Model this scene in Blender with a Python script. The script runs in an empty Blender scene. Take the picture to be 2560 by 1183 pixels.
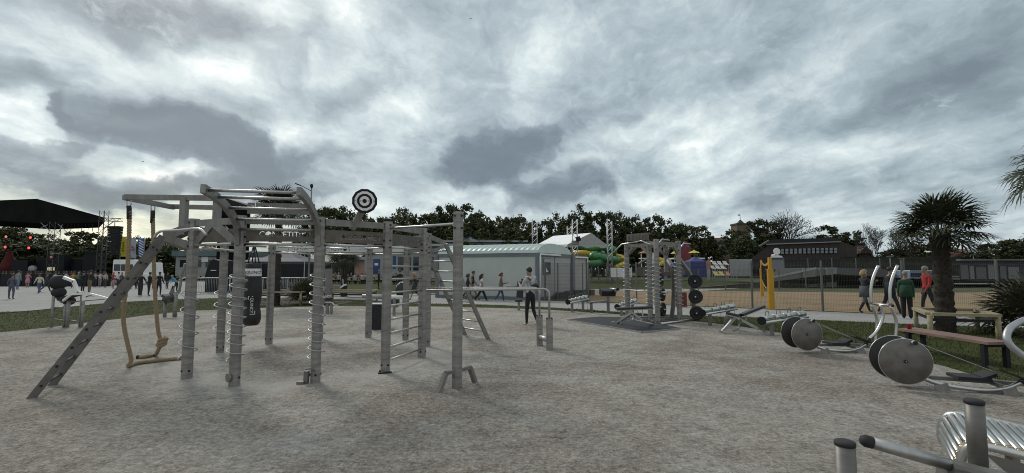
import bpy, bmesh, math, random
from mathutils import Vector, Matrix, noise
R = math.radians
sc = bpy.context.scene
col = sc.collection
# ------------------------------------------------------------------ camera
W0, H0 = 2560.0, 1183.0
F = 1150.0; PITCH = R(4.05); CH = 1.7
cd = bpy.data.cameras.new('camera'); cam = bpy.data.objects.new('camera', cd); col.objects.link(cam)
cam.location = (0, 0, CH); cam.rotation_euler = (R(90) + PITCH, 0, 0)
cd.sensor_fit = 'HORIZONTAL'; cd.sensor_width = 36.0; cd.lens = 36.0 * F / W0
cd.clip_start = 0.05; cd.clip_end = 3000
sc.camera = cam
sc.cycles.filter_width = 1.0
cP, sP = math.cos(PITCH), math.sin(PITCH)
def ray(px, py):
    a, b = (px - W0/2)/F, (H0/2 - py)/F
    return Vector((a, cP - b*sP, sP + b*cP))
def G(px, py, z=0.0):                       # point of the photo on the level z
    d = ray(px, py); return Vector((0, 0, CH)) + d*((z - CH)/d.z)
def D(px, py, Y):                           # point of the photo at distance Y
    d = ray(px, py if py else 660); return Vector((0, 0, CH)) + d*(Y/d.y)
def Zat(py, Y): return D(W0/2, py, Y).z
def azel(px, py):
    d = ray(px, py).normalized(); return math.atan2(d.x, d.y), math.asin(d.z)
# ------------------------------------------------------------------ view, world, sun
sc.view_settings.view_transform = 'Standard'; sc.view_settings.look = 'None'
sc.view_settings.gamma = 1; sc.view_settings.exposure = 0.22
SUN_AZ, SUN_EL = R(-38), R(38)
wd = bpy.data.worlds.new('World'); sc.world = wd; wd.use_nodes = True
nt = wd.node_tree; nt.nodes.clear()
def N(tree, t, **kw):
    n = tree.nodes.new(t)
    for k, v in kw.items():
        if k.startswith('i_'):
            key = k[2:]; key = int(key) if key.isdigit() else key.replace('_', ' ')
            n.inputs[key].default_value = v
        else: setattr(n, k, v)
    return n
def wn(t, **kw): return N(nt, t, **kw)
def wl(a, b): nt.links.new(a, b)
def wmath(op, a, b=None, c=None, clamp=False):
    n = wn('ShaderNodeMath', operation=op); n.use_clamp = clamp
    for i, v in enumerate((a, b, c)):
        if v is None: continue
        if isinstance(v, (int, float)): n.inputs[i].default_value = v
        else: wl(v, n.inputs[i])
    return n.outputs[0]
geo = wn('ShaderNodeTexCoord')
sep = wn('ShaderNodeSeparateXYZ'); wl(geo.outputs['Generated'], sep.inputs[0])
az = wmath('ARCTAN2', sep.outputs[0], sep.outputs[1]); el = wmath('ARCSINE', sep.outputs[2])
# cloud layer seen in perspective: direction divided by height
hh = wmath('ADD', wmath('MAXIMUM', sep.outputs[2], 0.0), 0.16)
pl = wn('ShaderNodeCombineXYZ'); wl(wmath('DIVIDE', sep.outputs[0], hh), pl.inputs[0]); wl(wmath('DIVIDE', sep.outputs[1], hh), pl.inputs[1])
def wnoise(vec, scale, detail, rough=0.55, rot=0.0, sx=1.0, sy=1.0, lac=2.0, dist=0.0, loc=(0, 0, 0)):
    m = wn('ShaderNodeMapping'); m.inputs['Rotation'].default_value = (0, 0, rot); m.inputs['Scale'].default_value = (sx, sy, 1); m.inputs['Location'].default_value = loc
    wl(vec, m.inputs[0])
    n = wn('ShaderNodeTexNoise'); n.inputs['Scale'].default_value = scale; n.inputs['Detail'].default_value = detail; n.inputs['Roughness'].default_value = rough
    n.inputs['Distortion'].default_value = dist
    wl(m.outputs[0], n.inputs['Vector']); return n
ae = wn('ShaderNodeCombineXYZ'); wl(az, ae.inputs[0]); wl(el, ae.inputs[1])
warp = wnoise(ae.outputs[0], 7.0, 5, 0.55)
wv = wn('ShaderNodeVectorMath', operation='SUBTRACT'); wl(warp.outputs['Color'], wv.inputs[0]); wv.inputs[1].default_value = (.5, .5, .5)
wsc = wn('ShaderNodeVectorMath', operation='MULTIPLY'); wl(wv.outputs[0], wsc.inputs[0]); wsc.inputs[1].default_value = (.19, .13, 0)
awp = wn('ShaderNodeVectorMath', operation='ADD'); wl(ae.outputs[0], awp.inputs[0]); wl(wsc.outputs[0], awp.inputs[1])
CHAIN = [None]
def blobs(lst):
    tot = None; src = awp.outputs[0]
    for bi, (px, py, rx, ry, rot, wgt) in enumerate(lst):
        last = tot if tot is not None else CHAIN[0]
        if bi % 10 == 0 and last is not None:      # keeps the evaluation in small groups
            q = wn('ShaderNodeVectorMath', operation='MULTIPLY_ADD'); wl(last, q.inputs[0]); q.inputs[1].default_value = (1e-7,)*3; wl(awp.outputs[0], q.inputs[2]); src = q.outputs[0]
        a0, e0 = azel(px, py)
        m = wn('ShaderNodeMapping', vector_type='TEXTURE')
        m.inputs['Location'].default_value = (a0, e0, 0); m.inputs['Rotation'].default_value = (0, 0, R(rot))
        m.inputs['Scale'].default_value = (rx/F*.8, ry/F*.92, 1)
        wl(src, m.inputs[0])
        ln = wn('ShaderNodeVectorMath', operation='LENGTH'); wl(m.outputs[0], ln.inputs[0])
        mr = wn('ShaderNodeMapRange', interpolation_type='SMOOTHSTEP'); wl(ln.outputs['Value'], mr.inputs[0])
        mr.inputs[1].default_value = 0.0; mr.inputs[2].default_value = 1.35; mr.inputs[3].default_value = wgt; mr.inputs[4].default_value = 0.0
        tot = mr.outputs[0] if tot is None else wmath('ADD', tot, mr.outputs[0])
    CHAIN[0] = tot
    return tot
#SKYBLOBS
# soft high layer: light and dark patches
soft = blobs([
 (330, 20, 480, 80, -4, -.34), (620, 60, 150, 50, -8, -.30), (-60, 60, 260, 110, 0, -.10), (30, 115, 80, 30, 10, .30), (200, 90, 330, 50, -6, .14), (420, 170, 160, 60, 10, .12), (600, 130, 130, 90, 25, .36), (690, 60, 90, 80, 30, .40), (850, 20, 110, 60, 0, .28),
 (250, 235, 430, 40, 4, -.10), (40, 195, 130, 26, 4, -.12), (90, 268, 260, 24, 4, .34), (30, 300, 160, 30, 0, .26), (200, 350, 110, 36, 0, .20), (30, 350, 120, 30, 0, .16), (330, 590, 190, 70, 0, .40), (60, 480, 130, 36, 0, .22), (1280, 560, 900, 40, 0, .14), (2200, 570, 700, 60, 0, .10), (430, 440, 110, 40, 10, .26), (330, 430, 150, 30, 0, .2),
 (830, 150, 160, 60, 20, .18), (790, 185, 90, 40, 0, .16), (700, 325, 90, 50, 10, .28), (960, 280, 170, 50, 20, .24), (1060, 170, 200, 130, 30, .12), (1130, 480, 90, 50, 0, .22), (960, 520, 260, 50, 0, .22), (1200, 520, 160, 40, 0, .2), (1060, 300, 100, 40, 20, .16),
 (1320, 180, 110, 60, 40, .16), (1500, 330, 260, 40, 15, .16), (1650, 330, 120, 40, 15, .22), (1800, 330, 170, 80, 15, .26), (1720, 365, 90, 30, 10, .2), (1900, 390, 360, 40, 6, .22), (1480, 395, 160, 26, 5, .22), (2130, 390, 330, 36, 4, .12), (1640, 490, 260, 36, 4, .26), (1760, 505, 160, 26, 0, .2),
 (1780, 140, 170, 40, 30, .10), (2050, 170, 200, 36, 26, .10), (2200, 90, 170, 36, 26, .08), (1560, 430, 220, 40, 5, -.08), (2100, 290, 360, 60, 14, -.12), (2120, 150, 180, 40, 28, -.10), (2430, 120, 330, 170, 20, -.16), (2350, 460, 330, 70, 0, -.06), (2580, 330, 220, 220, 0, -.10), (1450, 80, 330, 70, 20, .04)])
cum = blobs([
 (470, 350, 250, 110, -12, .95), (620, 395, 190, 80, -16, .95), (340, 300, 130, 70, -10, .55), (520, 305, 150, 50, -8, .45), (200, 285, 60, 34, -20, .50), (172, 262, 26, 40, 0, .45), (800, 405, 220, 70, -8, .62), (930, 392, 130, 44, -8, .50), (90, 435, 300, 70, -4, .66), (250, 475, 200, 34, -3, .40), (420, 425, 150, 36, 14, -.55), (250, 400, 120, 40, 20, -.35), (880, 460, 120, 60, 0, -.3), (720, 330, 70, 60, 40, -.35), (1060, 400, 70, 80, 0, -.3), (1330, 440, 60, 30, 0, -.4), (410, 460, 90, 36, 0, .66), (170, 340, 60, 26, 0, .50), (60, 360, 110, 44, 0, .40), (270, 505, 110, 30, 0, .6),
 (1210, 385, 230, 90, 14, 1.0), (1390, 325, 270, 60, 24, .78), (1160, 410, 130, 70, 0, .55), (1260, 430, 130, 60, 0, .55), (1420, 465, 210, 95, -4, .92), (1320, 500, 160, 60, 0, .60), (1500, 470, 70, 50, 0, .4), (640, 475, 300, 44, -4, .44), (800, 485, 150, 40, 0, .36), (1040, 470, 190, 60, 0, .42), (1120, 450, 110, 44, 0, .48), (1590, 275, 160, 36, 28, .5), (830, 240, 60, 40, 0, .32), (770, 330, 60, 40, 30, .34),
 (360, 10, 400, 56, -4, .46), (610, 45, 190, 60, -8, .52), (1880, 500, 110, 56, -10, .46), (1720, 520, 44, 30, 0, .42), (1560, 530, 60, 40, 0, .40), (1990, 530, 160, 40, 0, .34), (2160, 455, 60, 26, 0, .30), (1780, 520, 50, 20, 0, .34), (1230, 545, 140, 30, 0, .42)])
def wstreak(vec, scale, detail, rough, th, lx, ly, dist=0.0):
    m = wn('ShaderNodeMapping', vector_type='TEXTURE'); m.inputs['Rotation'].default_value = (0, 0, th); m.inputs['Scale'].default_value = (lx, ly, 1); wl(vec, m.inputs[0])
    n = wn('ShaderNodeTexNoise'); n.inputs['Scale'].default_value = scale; n.inputs['Detail'].default_value = detail; n.inputs['Roughness'].default_value = rough; n.inputs['Distortion'].default_value = dist; wl(m.outputs[0], n.inputs['Vector']); return n
streak = wstreak(pl.outputs[0], 1.5, 7, .55, R(16), .75, 2.9, .35)
mott = wstreak(pl.outputs[0], 2.3, 8, .60, R(-20), .8, 1.25, .3)
fine = wnoise(awp.outputs[0], 15.0, 9, .64, sy=1.6)
lump = wnoise(awp.outputs[0], 6.5, 9, .60, sy=1.5); crisp = wnoise(awp.outputs[0], 40.0, 6, .62, sy=1.7)
f5 = wmath('SUBTRACT', crisp.outputs[0], .5)
f1 = wmath('SUBTRACT', streak.outputs[0], .5); f2 = wmath('SUBTRACT', mott.outputs[0], .5); f3 = wmath('SUBTRACT', fine.outputs[0], .5); f4 = wmath('SUBTRACT', lump.outputs[0], .5)
lum = wmath('ADD', wmath('MULTIPLY_ADD', soft, 1.0, .49), wmath('MULTIPLY_ADD', f1, .74, wmath('MULTIPLY_ADD', f2, .78, wmath('MULTIPLY_ADD', f3, .40, wmath('MULTIPLY', f5, .15)))))
ramp = wn('ShaderNodeValToRGB'); wl(lum, ramp.inputs[0])
cr = ramp.color_ramp; cr.elements[0].position = .08; cr.elements[0].color = (.17, .215, .245, 1)
cr.elements[1].position = 1.0; cr.elements[1].color = (1.0, 1.0, .96, 1)
for p_, c_ in ((.32, (.27, .335, .37, 1)), (.52, (.41, .49, .525, 1)), (.72, (.62, .70, .71, 1)), (.86, (.84, .89, .87, 1))):
    e_ = cr.elements.new(p_); e_.color = c_
# dense cumulus with ragged edges
cm = wmath('ADD', cum, wmath('MULTIPLY_ADD', f4, 1.7, wmath('MULTIPLY_ADD', f3, 1.25, wmath('MULTIPLY', f5, .55))))
mask = wn('ShaderNodeMapRange', interpolation_type='SMOOTHSTEP'); wl(cm, mask.inputs[0])
mask.inputs[1].default_value = .18; mask.inputs[2].default_value = .72; mask.inputs[3].default_value = 0; mask.inputs[4].default_value = .88
shade = wmath('MULTIPLY_ADD', f4, -1.15, wmath('MULTIPLY_ADD', f3, -1.7, wmath('MULTIPLY_ADD', f2, -.7, wmath('MULTIPLY_ADD', f5, -.8, wmath('MULTIPLY_ADD', cm, .86, .02)))))
cramp = wn('ShaderNodeValToRGB'); wl(shade, cramp.inputs[0])
c2 = cramp.color_ramp; c2.elements[0].position = .12; c2.elements[0].color = (.52, .61, .64, 1); c2.elements[1].position = 1.05 if False else 1.0; c2.elements[1].color = (.122, .160, .198, 1)
for p_, c_ in ((.36, (.36, .43, .465, 1)), (.64, (.195, .248, .290, 1))):
    e_ = c2.elements.new(p_); e_.color = c_
mixc = wn('ShaderNodeMix', data_type='RGBA'); wl(mask.outputs[0], mixc.inputs['Factor']); pass; wl(cramp.outputs[0], mixc.inputs['B'])
# warm low light on the left, around the hidden sun
a0, e0 = azel(280, 600)
wm = wn('ShaderNodeMapping', vector_type='TEXTURE'); wm.inputs['Location'].default_value = (a0, e0, 0); wm.inputs['Scale'].default_value = (.44, .12, 1); wl(ae.outputs[0], wm.inputs[0])
wlen = wn('ShaderNodeVectorMath', operation='LENGTH'); wl(wm.outputs[0], wlen.inputs[0])
wmr = wn('ShaderNodeMapRange', interpolation_type='SMOOTHSTEP'); wl(wlen.outputs['Value'], wmr.inputs[0]); wmr.inputs[1].default_value = .1; wmr.inputs[2].default_value = 1.3; wmr.inputs[3].default_value = 1; wmr.inputs[4].default_value = 0
warm = wn('ShaderNodeMix', data_type='RGBA', blend_type='MULTIPLY'); wl(wmr.outputs[0], warm.inputs['Factor']); wl(ramp.outputs[0], warm.inputs['A']); warm.inputs['B'].default_value = (1.10, 1.0, .80, 1)
# clear-sky radiance behind thin cloud
sky = wn('ShaderNodeTexSky', sky_type='NISHITA'); sky.sun_disc = False; sky.sun_elevation = SUN_EL; sky.sun_rotation = SUN_AZ % (2*math.pi); sky.dust_density = 2
STR = 0.1
sc10 = wn('ShaderNodeVectorMath', operation='SCALE'); wl(warm.outputs['Result'], mixc.inputs['A']); wl(mixc.outputs['Result'], sc10.inputs[0]); sc10.inputs['Scale'].default_value = 1.0/STR
# the overcast high above and behind the camera is brighter and smoother
hi = wn('ShaderNodeMapRange', interpolation_type='SMOOTHSTEP'); wl(el, hi.inputs[0]); hi.inputs[1].default_value = R(40); hi.inputs[2].default_value = R(75); hi.inputs[3].default_value = 0; hi.inputs[4].default_value = 1
bk = wn('ShaderNodeMapRange', interpolation_type='SMOOTHSTEP'); wl(sep.outputs[1], bk.inputs[0]); bk.inputs[1].default_value = .25; bk.inputs[2].default_value = -.35; bk.inputs[3].default_value = 0; bk.inputs[4].default_value = 1
hb = wmath('MAXIMUM', hi.outputs[0], bk.outputs[0])
mz = wn('ShaderNodeMix', data_type='RGBA'); wl(hb, mz.inputs['Factor']); wl(sc10.outputs[0], mz.inputs['A']); mz.inputs['B'].default_value = (5.0, 5.35, 5.5, 1)
ms = wn('ShaderNodeMix', data_type='RGBA'); ms.inputs['Factor'].default_value = .06; wl(mz.outputs['Result'], ms.inputs['A']); wl(sky.outputs[0], ms.inputs['B'])
bg = wn('ShaderNodeBackground'); bg.inputs['Strength'].default_value = STR; wl(ms.outputs['Result'], bg.inputs['Color'])
ow = wn('ShaderNodeOutputWorld'); wl(bg.outputs[0], ow.inputs[0])
wd.cycles.sampling_method = 'MANUAL'; wd.cycles.sample_map_resolution = 512
sl = bpy.data.lights.new('sun', 'SUN'); sl.energy = 1.45; sl.angle = R(12); sl.color = (1, .95, .87)
so = bpy.data.objects.new('sun', sl); col.objects.link(so)
sd = Vector((math.sin(SUN_AZ)*math.cos(SUN_EL), math.cos(SUN_AZ)*math.cos(SUN_EL), math.sin(SUN_EL)))
so.rotation_euler = sd.to_track_quat('Z', 'Y').to_euler()
# ------------------------------------------------------------------ materials
MATS = {}
def mat(name, c, rough=.7, metal=0.0, var=.15, scale=6.0, bump=0.0, bscale=40.0, emit=0.0, c2=None, stretch=(1, 1, 1), detail=6, spec=None, world=False):
    if name in MATS: return MATS[name]
    m = bpy.data.materials.new(name); m.use_nodes = True; t = m.node_tree; t.nodes.clear()
    out = N(t, 'ShaderNodeOutputMaterial'); b = N(t, 'ShaderNodeBsdfPrincipled'); t.links.new(b.outputs[0], out.inputs[0])
    b.inputs['Roughness'].default_value = rough; b.inputs['Metallic'].default_value = metal
    if spec is not None: b.inputs['Specular IOR Level'].default_value = spec
    tc = N(t, 'ShaderNodeTexCoord'); mp = N(t, 'ShaderNodeMapping'); mp.inputs['Scale'].default_value = stretch
    if world:
        g = N(t, 'ShaderNodeNewGeometry'); t.links.new(g.outputs['Position'], mp.inputs[0])
    else: t.links.new(tc.outputs['Object'], mp.inputs[0])
    n = N(t, 'ShaderNodeTexNoise'); n.inputs['Scale'].default_value = scale; n.inputs['Detail'].default_value = detail; n.inputs['Roughness'].default_value = .6
    t.links.new(mp.outputs[0], n.inputs['Vector'])
    r = N(t, 'ShaderNodeValToRGB'); t.links.new(n.outputs['Fac'], r.inputs[0])
    hi_ = c2 if c2 else tuple(min(1, x*(1 + var)) for x in c); lo_ = c if c2 else tuple(x*(1 - var) for x in c)
    r.color_ramp.elements[0].position = .32; r.color_ramp.elements[0].color = (*lo_, 1); r.color_ramp.elements[1].position = .68; r.color_ramp.elements[1].color = (*hi_, 1)
    t.links.new(r.outputs[0], b.inputs['Base Color'])
    if bump:
        n2 = N(t, 'ShaderNodeTexNoise'); n2.inputs['Scale'].default_value = bscale; n2.inputs['Detail'].default_value = 4; t.links.new(mp.outputs[0], n2.inputs['Vector'])
        bp = N(t, 'ShaderNodeBump'); bp.inputs['Strength'].default_value = bump; bp.inputs['Distance'].default_value = .02; t.links.new(n2.outputs['Fac'], bp.inputs['Height']); t.links.new(bp.outputs[0], b.inputs['Normal'])
    if emit:
        b.inputs['Emission Color'].default_value = (*c, 1); b.inputs['Emission Strength'].default_value = emit
    MATS[name] = m; return m
def fabric(c, rough=.9):
    return mat('fabric_%.2f_%.2f_%.2f' % c, c, rough, 0, .18, 14, .15, 60)
galv = mat('galvanised_steel', (.225, .217, .203), .52, .45, .22, 9.0, .04, 30, stretch=(1, 1, .45))
galv_d = mat('galvanised_steel_dull', (.18, .174, .163), .6, .35, .2, 7.0, .04, 30)
steel = mat('stainless_steel', (.56, .56, .54), .34, 1.0, .06, 5.0)
steel_b = mat('brushed_steel', (.42, .42, .41), .42, 1.0, .12, 30.0, stretch=(1, 1, .1))
alu = mat('aluminium', (.40, .41, .42), .45, .8, .1, 8)
bolt_m = mat('dark_bolt', (.02, .02, .02), .5, .3, .1)
rubber = mat('black_rubber', (.018, .018, .02), .75, 0, .25, 30, .1, 80)
vinyl = mat('black_vinyl', (.016, .016, .018), .45, 0, .2, 12)
wood = mat('pale_timber', (.25, .21, .13), .8, 0, .2, 4, .1, 30, c2=(.36, .31, .20), stretch=(1, 1, 6))
white_p = mat('white_paint', (.74, .75, .74), .5, 0, .06, 3)
white_m = mat('white_tarpaulin', (.84, .86, .86), .55, 0, .06, 1.2)
black_p = mat('black_paint', (.014, .014, .016), .7, 0, .2, 3, spec=.25)
glass = mat('dark_glass', (.03, .035, .04), .08, 0, .2, 2)
# ------------------------------------------------------------------ mesh builder
ORG = {}
def frame(p0, p1, up=(0, 0, 1)):
    z = (Vector(p1) - Vector(p0)).normalized(); u = Vector(up)
    if abs(z.dot(u)) > .98: u = Vector((0, 1, 0)) if abs(z.y) < .9 else Vector((1, 0, 0))
    x = u.cross(z).normalized(); y = z.cross(x)
    return x, y, z
class MB:
    def __init__(s): s.v = []; s.f = []; s.m = []; s.s = []
    def add(s, vs, fs, mi=0, sm=False):
        o = len(s.v); s.v.extend(Vector(v) for v in vs)
        for f in fs: s.f.append([o + i for i in f]); s.m.append(mi); s.s.append(sm)
        return s
    def box(s, c, d, rz=0.0, mi=0, M=None):
        x, y, z = d[0]/2, d[1]/2, d[2]/2
        vs = [Vector((a*x, b*y, e*z)) for a in (-1, 1) for b in (-1, 1) for e in (-1, 1)]
        Q = M if M is not None else Matrix.Rotation(rz, 3, 'Z')
        return s.add([Vector(c) + Q @ v for v in vs], [(0, 1, 3, 2), (4, 6, 7, 5), (0, 4, 5, 1), (2, 3, 7, 6), (0, 2, 6, 4), (1, 5, 7, 3)], mi)
    def beam(s, p0, p1, w, h, up=(0, 0, 1), ch=0.0, mi=0):
        x, y, z = frame(p0, p1, up); a, b = w/2, h/2
        if ch: pr = [(a, -b + ch), (a, b - ch), (a - ch, b), (-a + ch, b), (-a, b - ch), (-a, -b + ch), (-a + ch, -b), (a - ch, -b)]
        else: pr = [(a, -b), (a, b), (-a, b), (-a, -b)]
        n = len(pr); vs = [Vector(p) + x*i + y*j for p in (p0, p1) for i, j in pr]
        fs = [(k, (k + 1) % n, n + (k + 1) % n, n + k) for k in range(n)] + [tuple(range(n - 1, -1, -1)), tuple(range(n, 2*n))]
        return s.add(vs, fs, mi)
    def tube(s, pts, r, n=8, mi=0, caps=True, closed=False, sm=True):
        pts = [Vector(p) for p in pts]; k = len(pts); rr = r if isinstance(r, (list, tuple)) else [r]*k
        vs = []; px = None
        for i, p in enumerate(pts):
            if closed: t = pts[(i + 1) % k] - pts[i - 1]
            else: t = pts[min(i + 1, k - 1)] - pts[max(i - 1, 0)]
            t = t.normalized() if t.length > 1e-9 else Vector((0, 0, 1))
            if px is None:
                u = Vector((0, 0, 1)) if abs(t.z) < .9 else Vector((1, 0, 0)); x = u.cross(t).normalized()
            else:
                x = px - t*px.dot(t); x = x.normalized() if x.length > 1e-6 else t.orthogonal().normalized()
            px = x; y = t.cross(x)
            for j in range(n):
                a = 2*math.pi*j/n; vs.append(p + x*(rr[i]*math.cos(a)) + y*(rr[i]*math.sin(a)))
        fs = []
        for i in range(k if closed else k - 1):
            q = (i + 1) % k
            for j in range(n): fs.append((i*n + j, i*n + (j + 1) % n, q*n + (j + 1) % n, q*n + j))
        s.add(vs, fs, mi, sm)
        if caps and not closed:
            o = len(s.v) - k*n
            s.f.append([o + j for j in range(n - 1, -1, -1)]); s.m.append(mi); s.s.append(False)
            s.f.append([o + (k - 1)*n + j for j in range(n)]); s.m.append(mi); s.s.append(False)
        return s
    def cyl(s, p0, p1, r, n=12, mi=0): return s.tube([p0, p1], r, n, mi)
    def lathe(s, prof, n=16, M=None, mi=0, sm=True):
        M = M or Matrix.Identity(4); vs = []
        for r, z in prof:
            for j in range(n):
                a = 2*math.pi*j/n; vs.append(M @ Vector((r*math.cos(a), r*math.sin(a), z)))
        k = len(prof); fs = [(i*n + j, i*n + (j + 1) % n, (i + 1)*n + (j + 1) % n, (i + 1)*n + j) for i in range(k - 1) for j in range(n)]
        s.add(vs, fs, mi, sm); o = len(s.v) - k*n
        s.f.append([o + j for j in range(n - 1, -1, -1)]); s.m.append(mi); s.s.append(False)
        s.f.append([o + (k - 1)*n + j for j in range(n)]); s.m.append(mi); s.s.append(False)
        return s
    def prism(s, poly, d, M=None, mi=0):      # poly in local xy, extruded along local z by d
        M = M or Matrix.Identity(4); n = len(poly)
        vs = [M @ Vector((x, y, 0)) for x, y in poly] + [M @ Vector((x, y, d)) for x, y in poly]
        fs = [tuple(range(n - 1, -1, -1)), tuple(range(n, 2*n))] + [(k, (k + 1) % n, n + (k + 1) % n, n + k) for k in range(n)]
        return s.add(vs, fs, mi)
    def build(s, name, m, parent=None, org=None):
        me = bpy.data.meshes.new(name)
        if parent is not None: o0 = ORG[parent.name]
        elif org is not None: o0 = Vector(org)
        else:
            xs = [v.x for v in s.v]; ys = [v.y for v in s.v]; o0 = Vector(((min(xs) + max(xs))/2, (min(ys) + max(ys))/2, min(v.z for v in s.v)))
        me.from_pydata([v - o0 for v in s.v], [], s.f)
        ms = m if isinstance(m, (list, tuple)) else [m]
        for q in ms: me.materials.append(q)
        me.polygons.foreach_set('material_index', s.m); me.polygons.foreach_set('use_smooth', s.s)
        if len(s.f) < 60000:
            bm = bmesh.new(); bm.from_mesh(me); bmesh.ops.recalc_face_normals(bm, faces=bm.faces); bm.to_mesh(me); bm.free()
        me.update()
        ob = bpy.data.objects.new(name, me); col.objects.link(ob)
        if parent is not None: ob.parent = parent
        else: ob.location = o0
        ORG[ob.name] = o0
        return ob
def tag(o, label=None, cat=None, group=None, kind=None):
    if label: o['label'] = label
    if cat: o['category'] = cat
    if group: o['group'] = group
    if kind: o['kind'] = kind
    return o
def thing(name, loc, label, cat, group=None):
    o = bpy.data.objects.new(name, None); col.objects.link(o); o.location = loc; o.empty_display_size = .2
    ORG[o.name] = Vector(loc); return tag(o, label, cat, group)
def kids(o): return [c for c in KID.get(o.name, [])]
KID = {}
def index_children():
    KID.clear()
    for o in col.objects:
        if o.parent: KID.setdefault(o.parent.name, []).append(o)
def dup(root, loc, rz=None, label=None, scale=None):
    def cp(o, par):
        c = o.copy(); col.objects.link(c); c.parent = par
        for k in [x for x in col.objects if x.parent == o]: cp(k, c)
        return c
    c = cp(root, None); c.location = loc
    if rz is not None: c.rotation_euler.z = rz
    if scale: c.scale = (scale,)*3 if isinstance(scale, (int, float)) else scale
    if label: c['label'] = label
    return c
def V(*a): return Vector(a)
def lerp(a, b, t): return Vector(a)*(1 - t) + Vector(b)*t
def smooth(pts, n=6):                         # Catmull-Rom through points
    P = [Vector(p) for p in pts]; P = [P[0]*2 - P[1]] + P + [P[-1]*2 - P[-2]]; out = []
    for i in range(1, len(P) - 2):
        for k in range(n):
            t = k/n; a, b, c, d = P[i - 1], P[i], P[i + 1], P[i + 2]
            out.append(.5*((2*b) + (c - a)*t + (2*a - 5*b + 4*c - d)*t*t + (3*b - a - 3*c + d)*t**3))
    out.append(P[-2]); return out
def text_mb(txt, size, depth, M, mi=0, mb=None):   # lettering as real geometry
    cu = bpy.data.curves.new('lettering', 'FONT'); cu.body = txt; cu.size = size; cu.extrude = depth/2; cu.align_x = 'CENTER'; cu.align_y = 'CENTER'; cu.resolution_u = 3
    o = bpy.data.objects.new('lettering', cu); col.objects.link(o); dg = bpy.context.evaluated_depsgraph_get(); e = o.evaluated_get(dg); me = e.to_mesh()
    mb = mb or MB(); mb.add([M @ v.co for v in me.vertices], [tuple(p.vertices) for p in me.polygons], mi)
    e.to_mesh_clear(); bpy.data.objects.remove(o); bpy.data.curves.remove(cu); return mb
def basis(o, x, y, z):
    x, y, z = Vector(x), Vector(y), Vector(z)
    return Matrix(((x.x, y.x, z.x, o[0]), (x.y, y.y, z.y, o[1]), (x.z, y.z, z.z, o[2]), (0, 0, 0, 1)))
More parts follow.
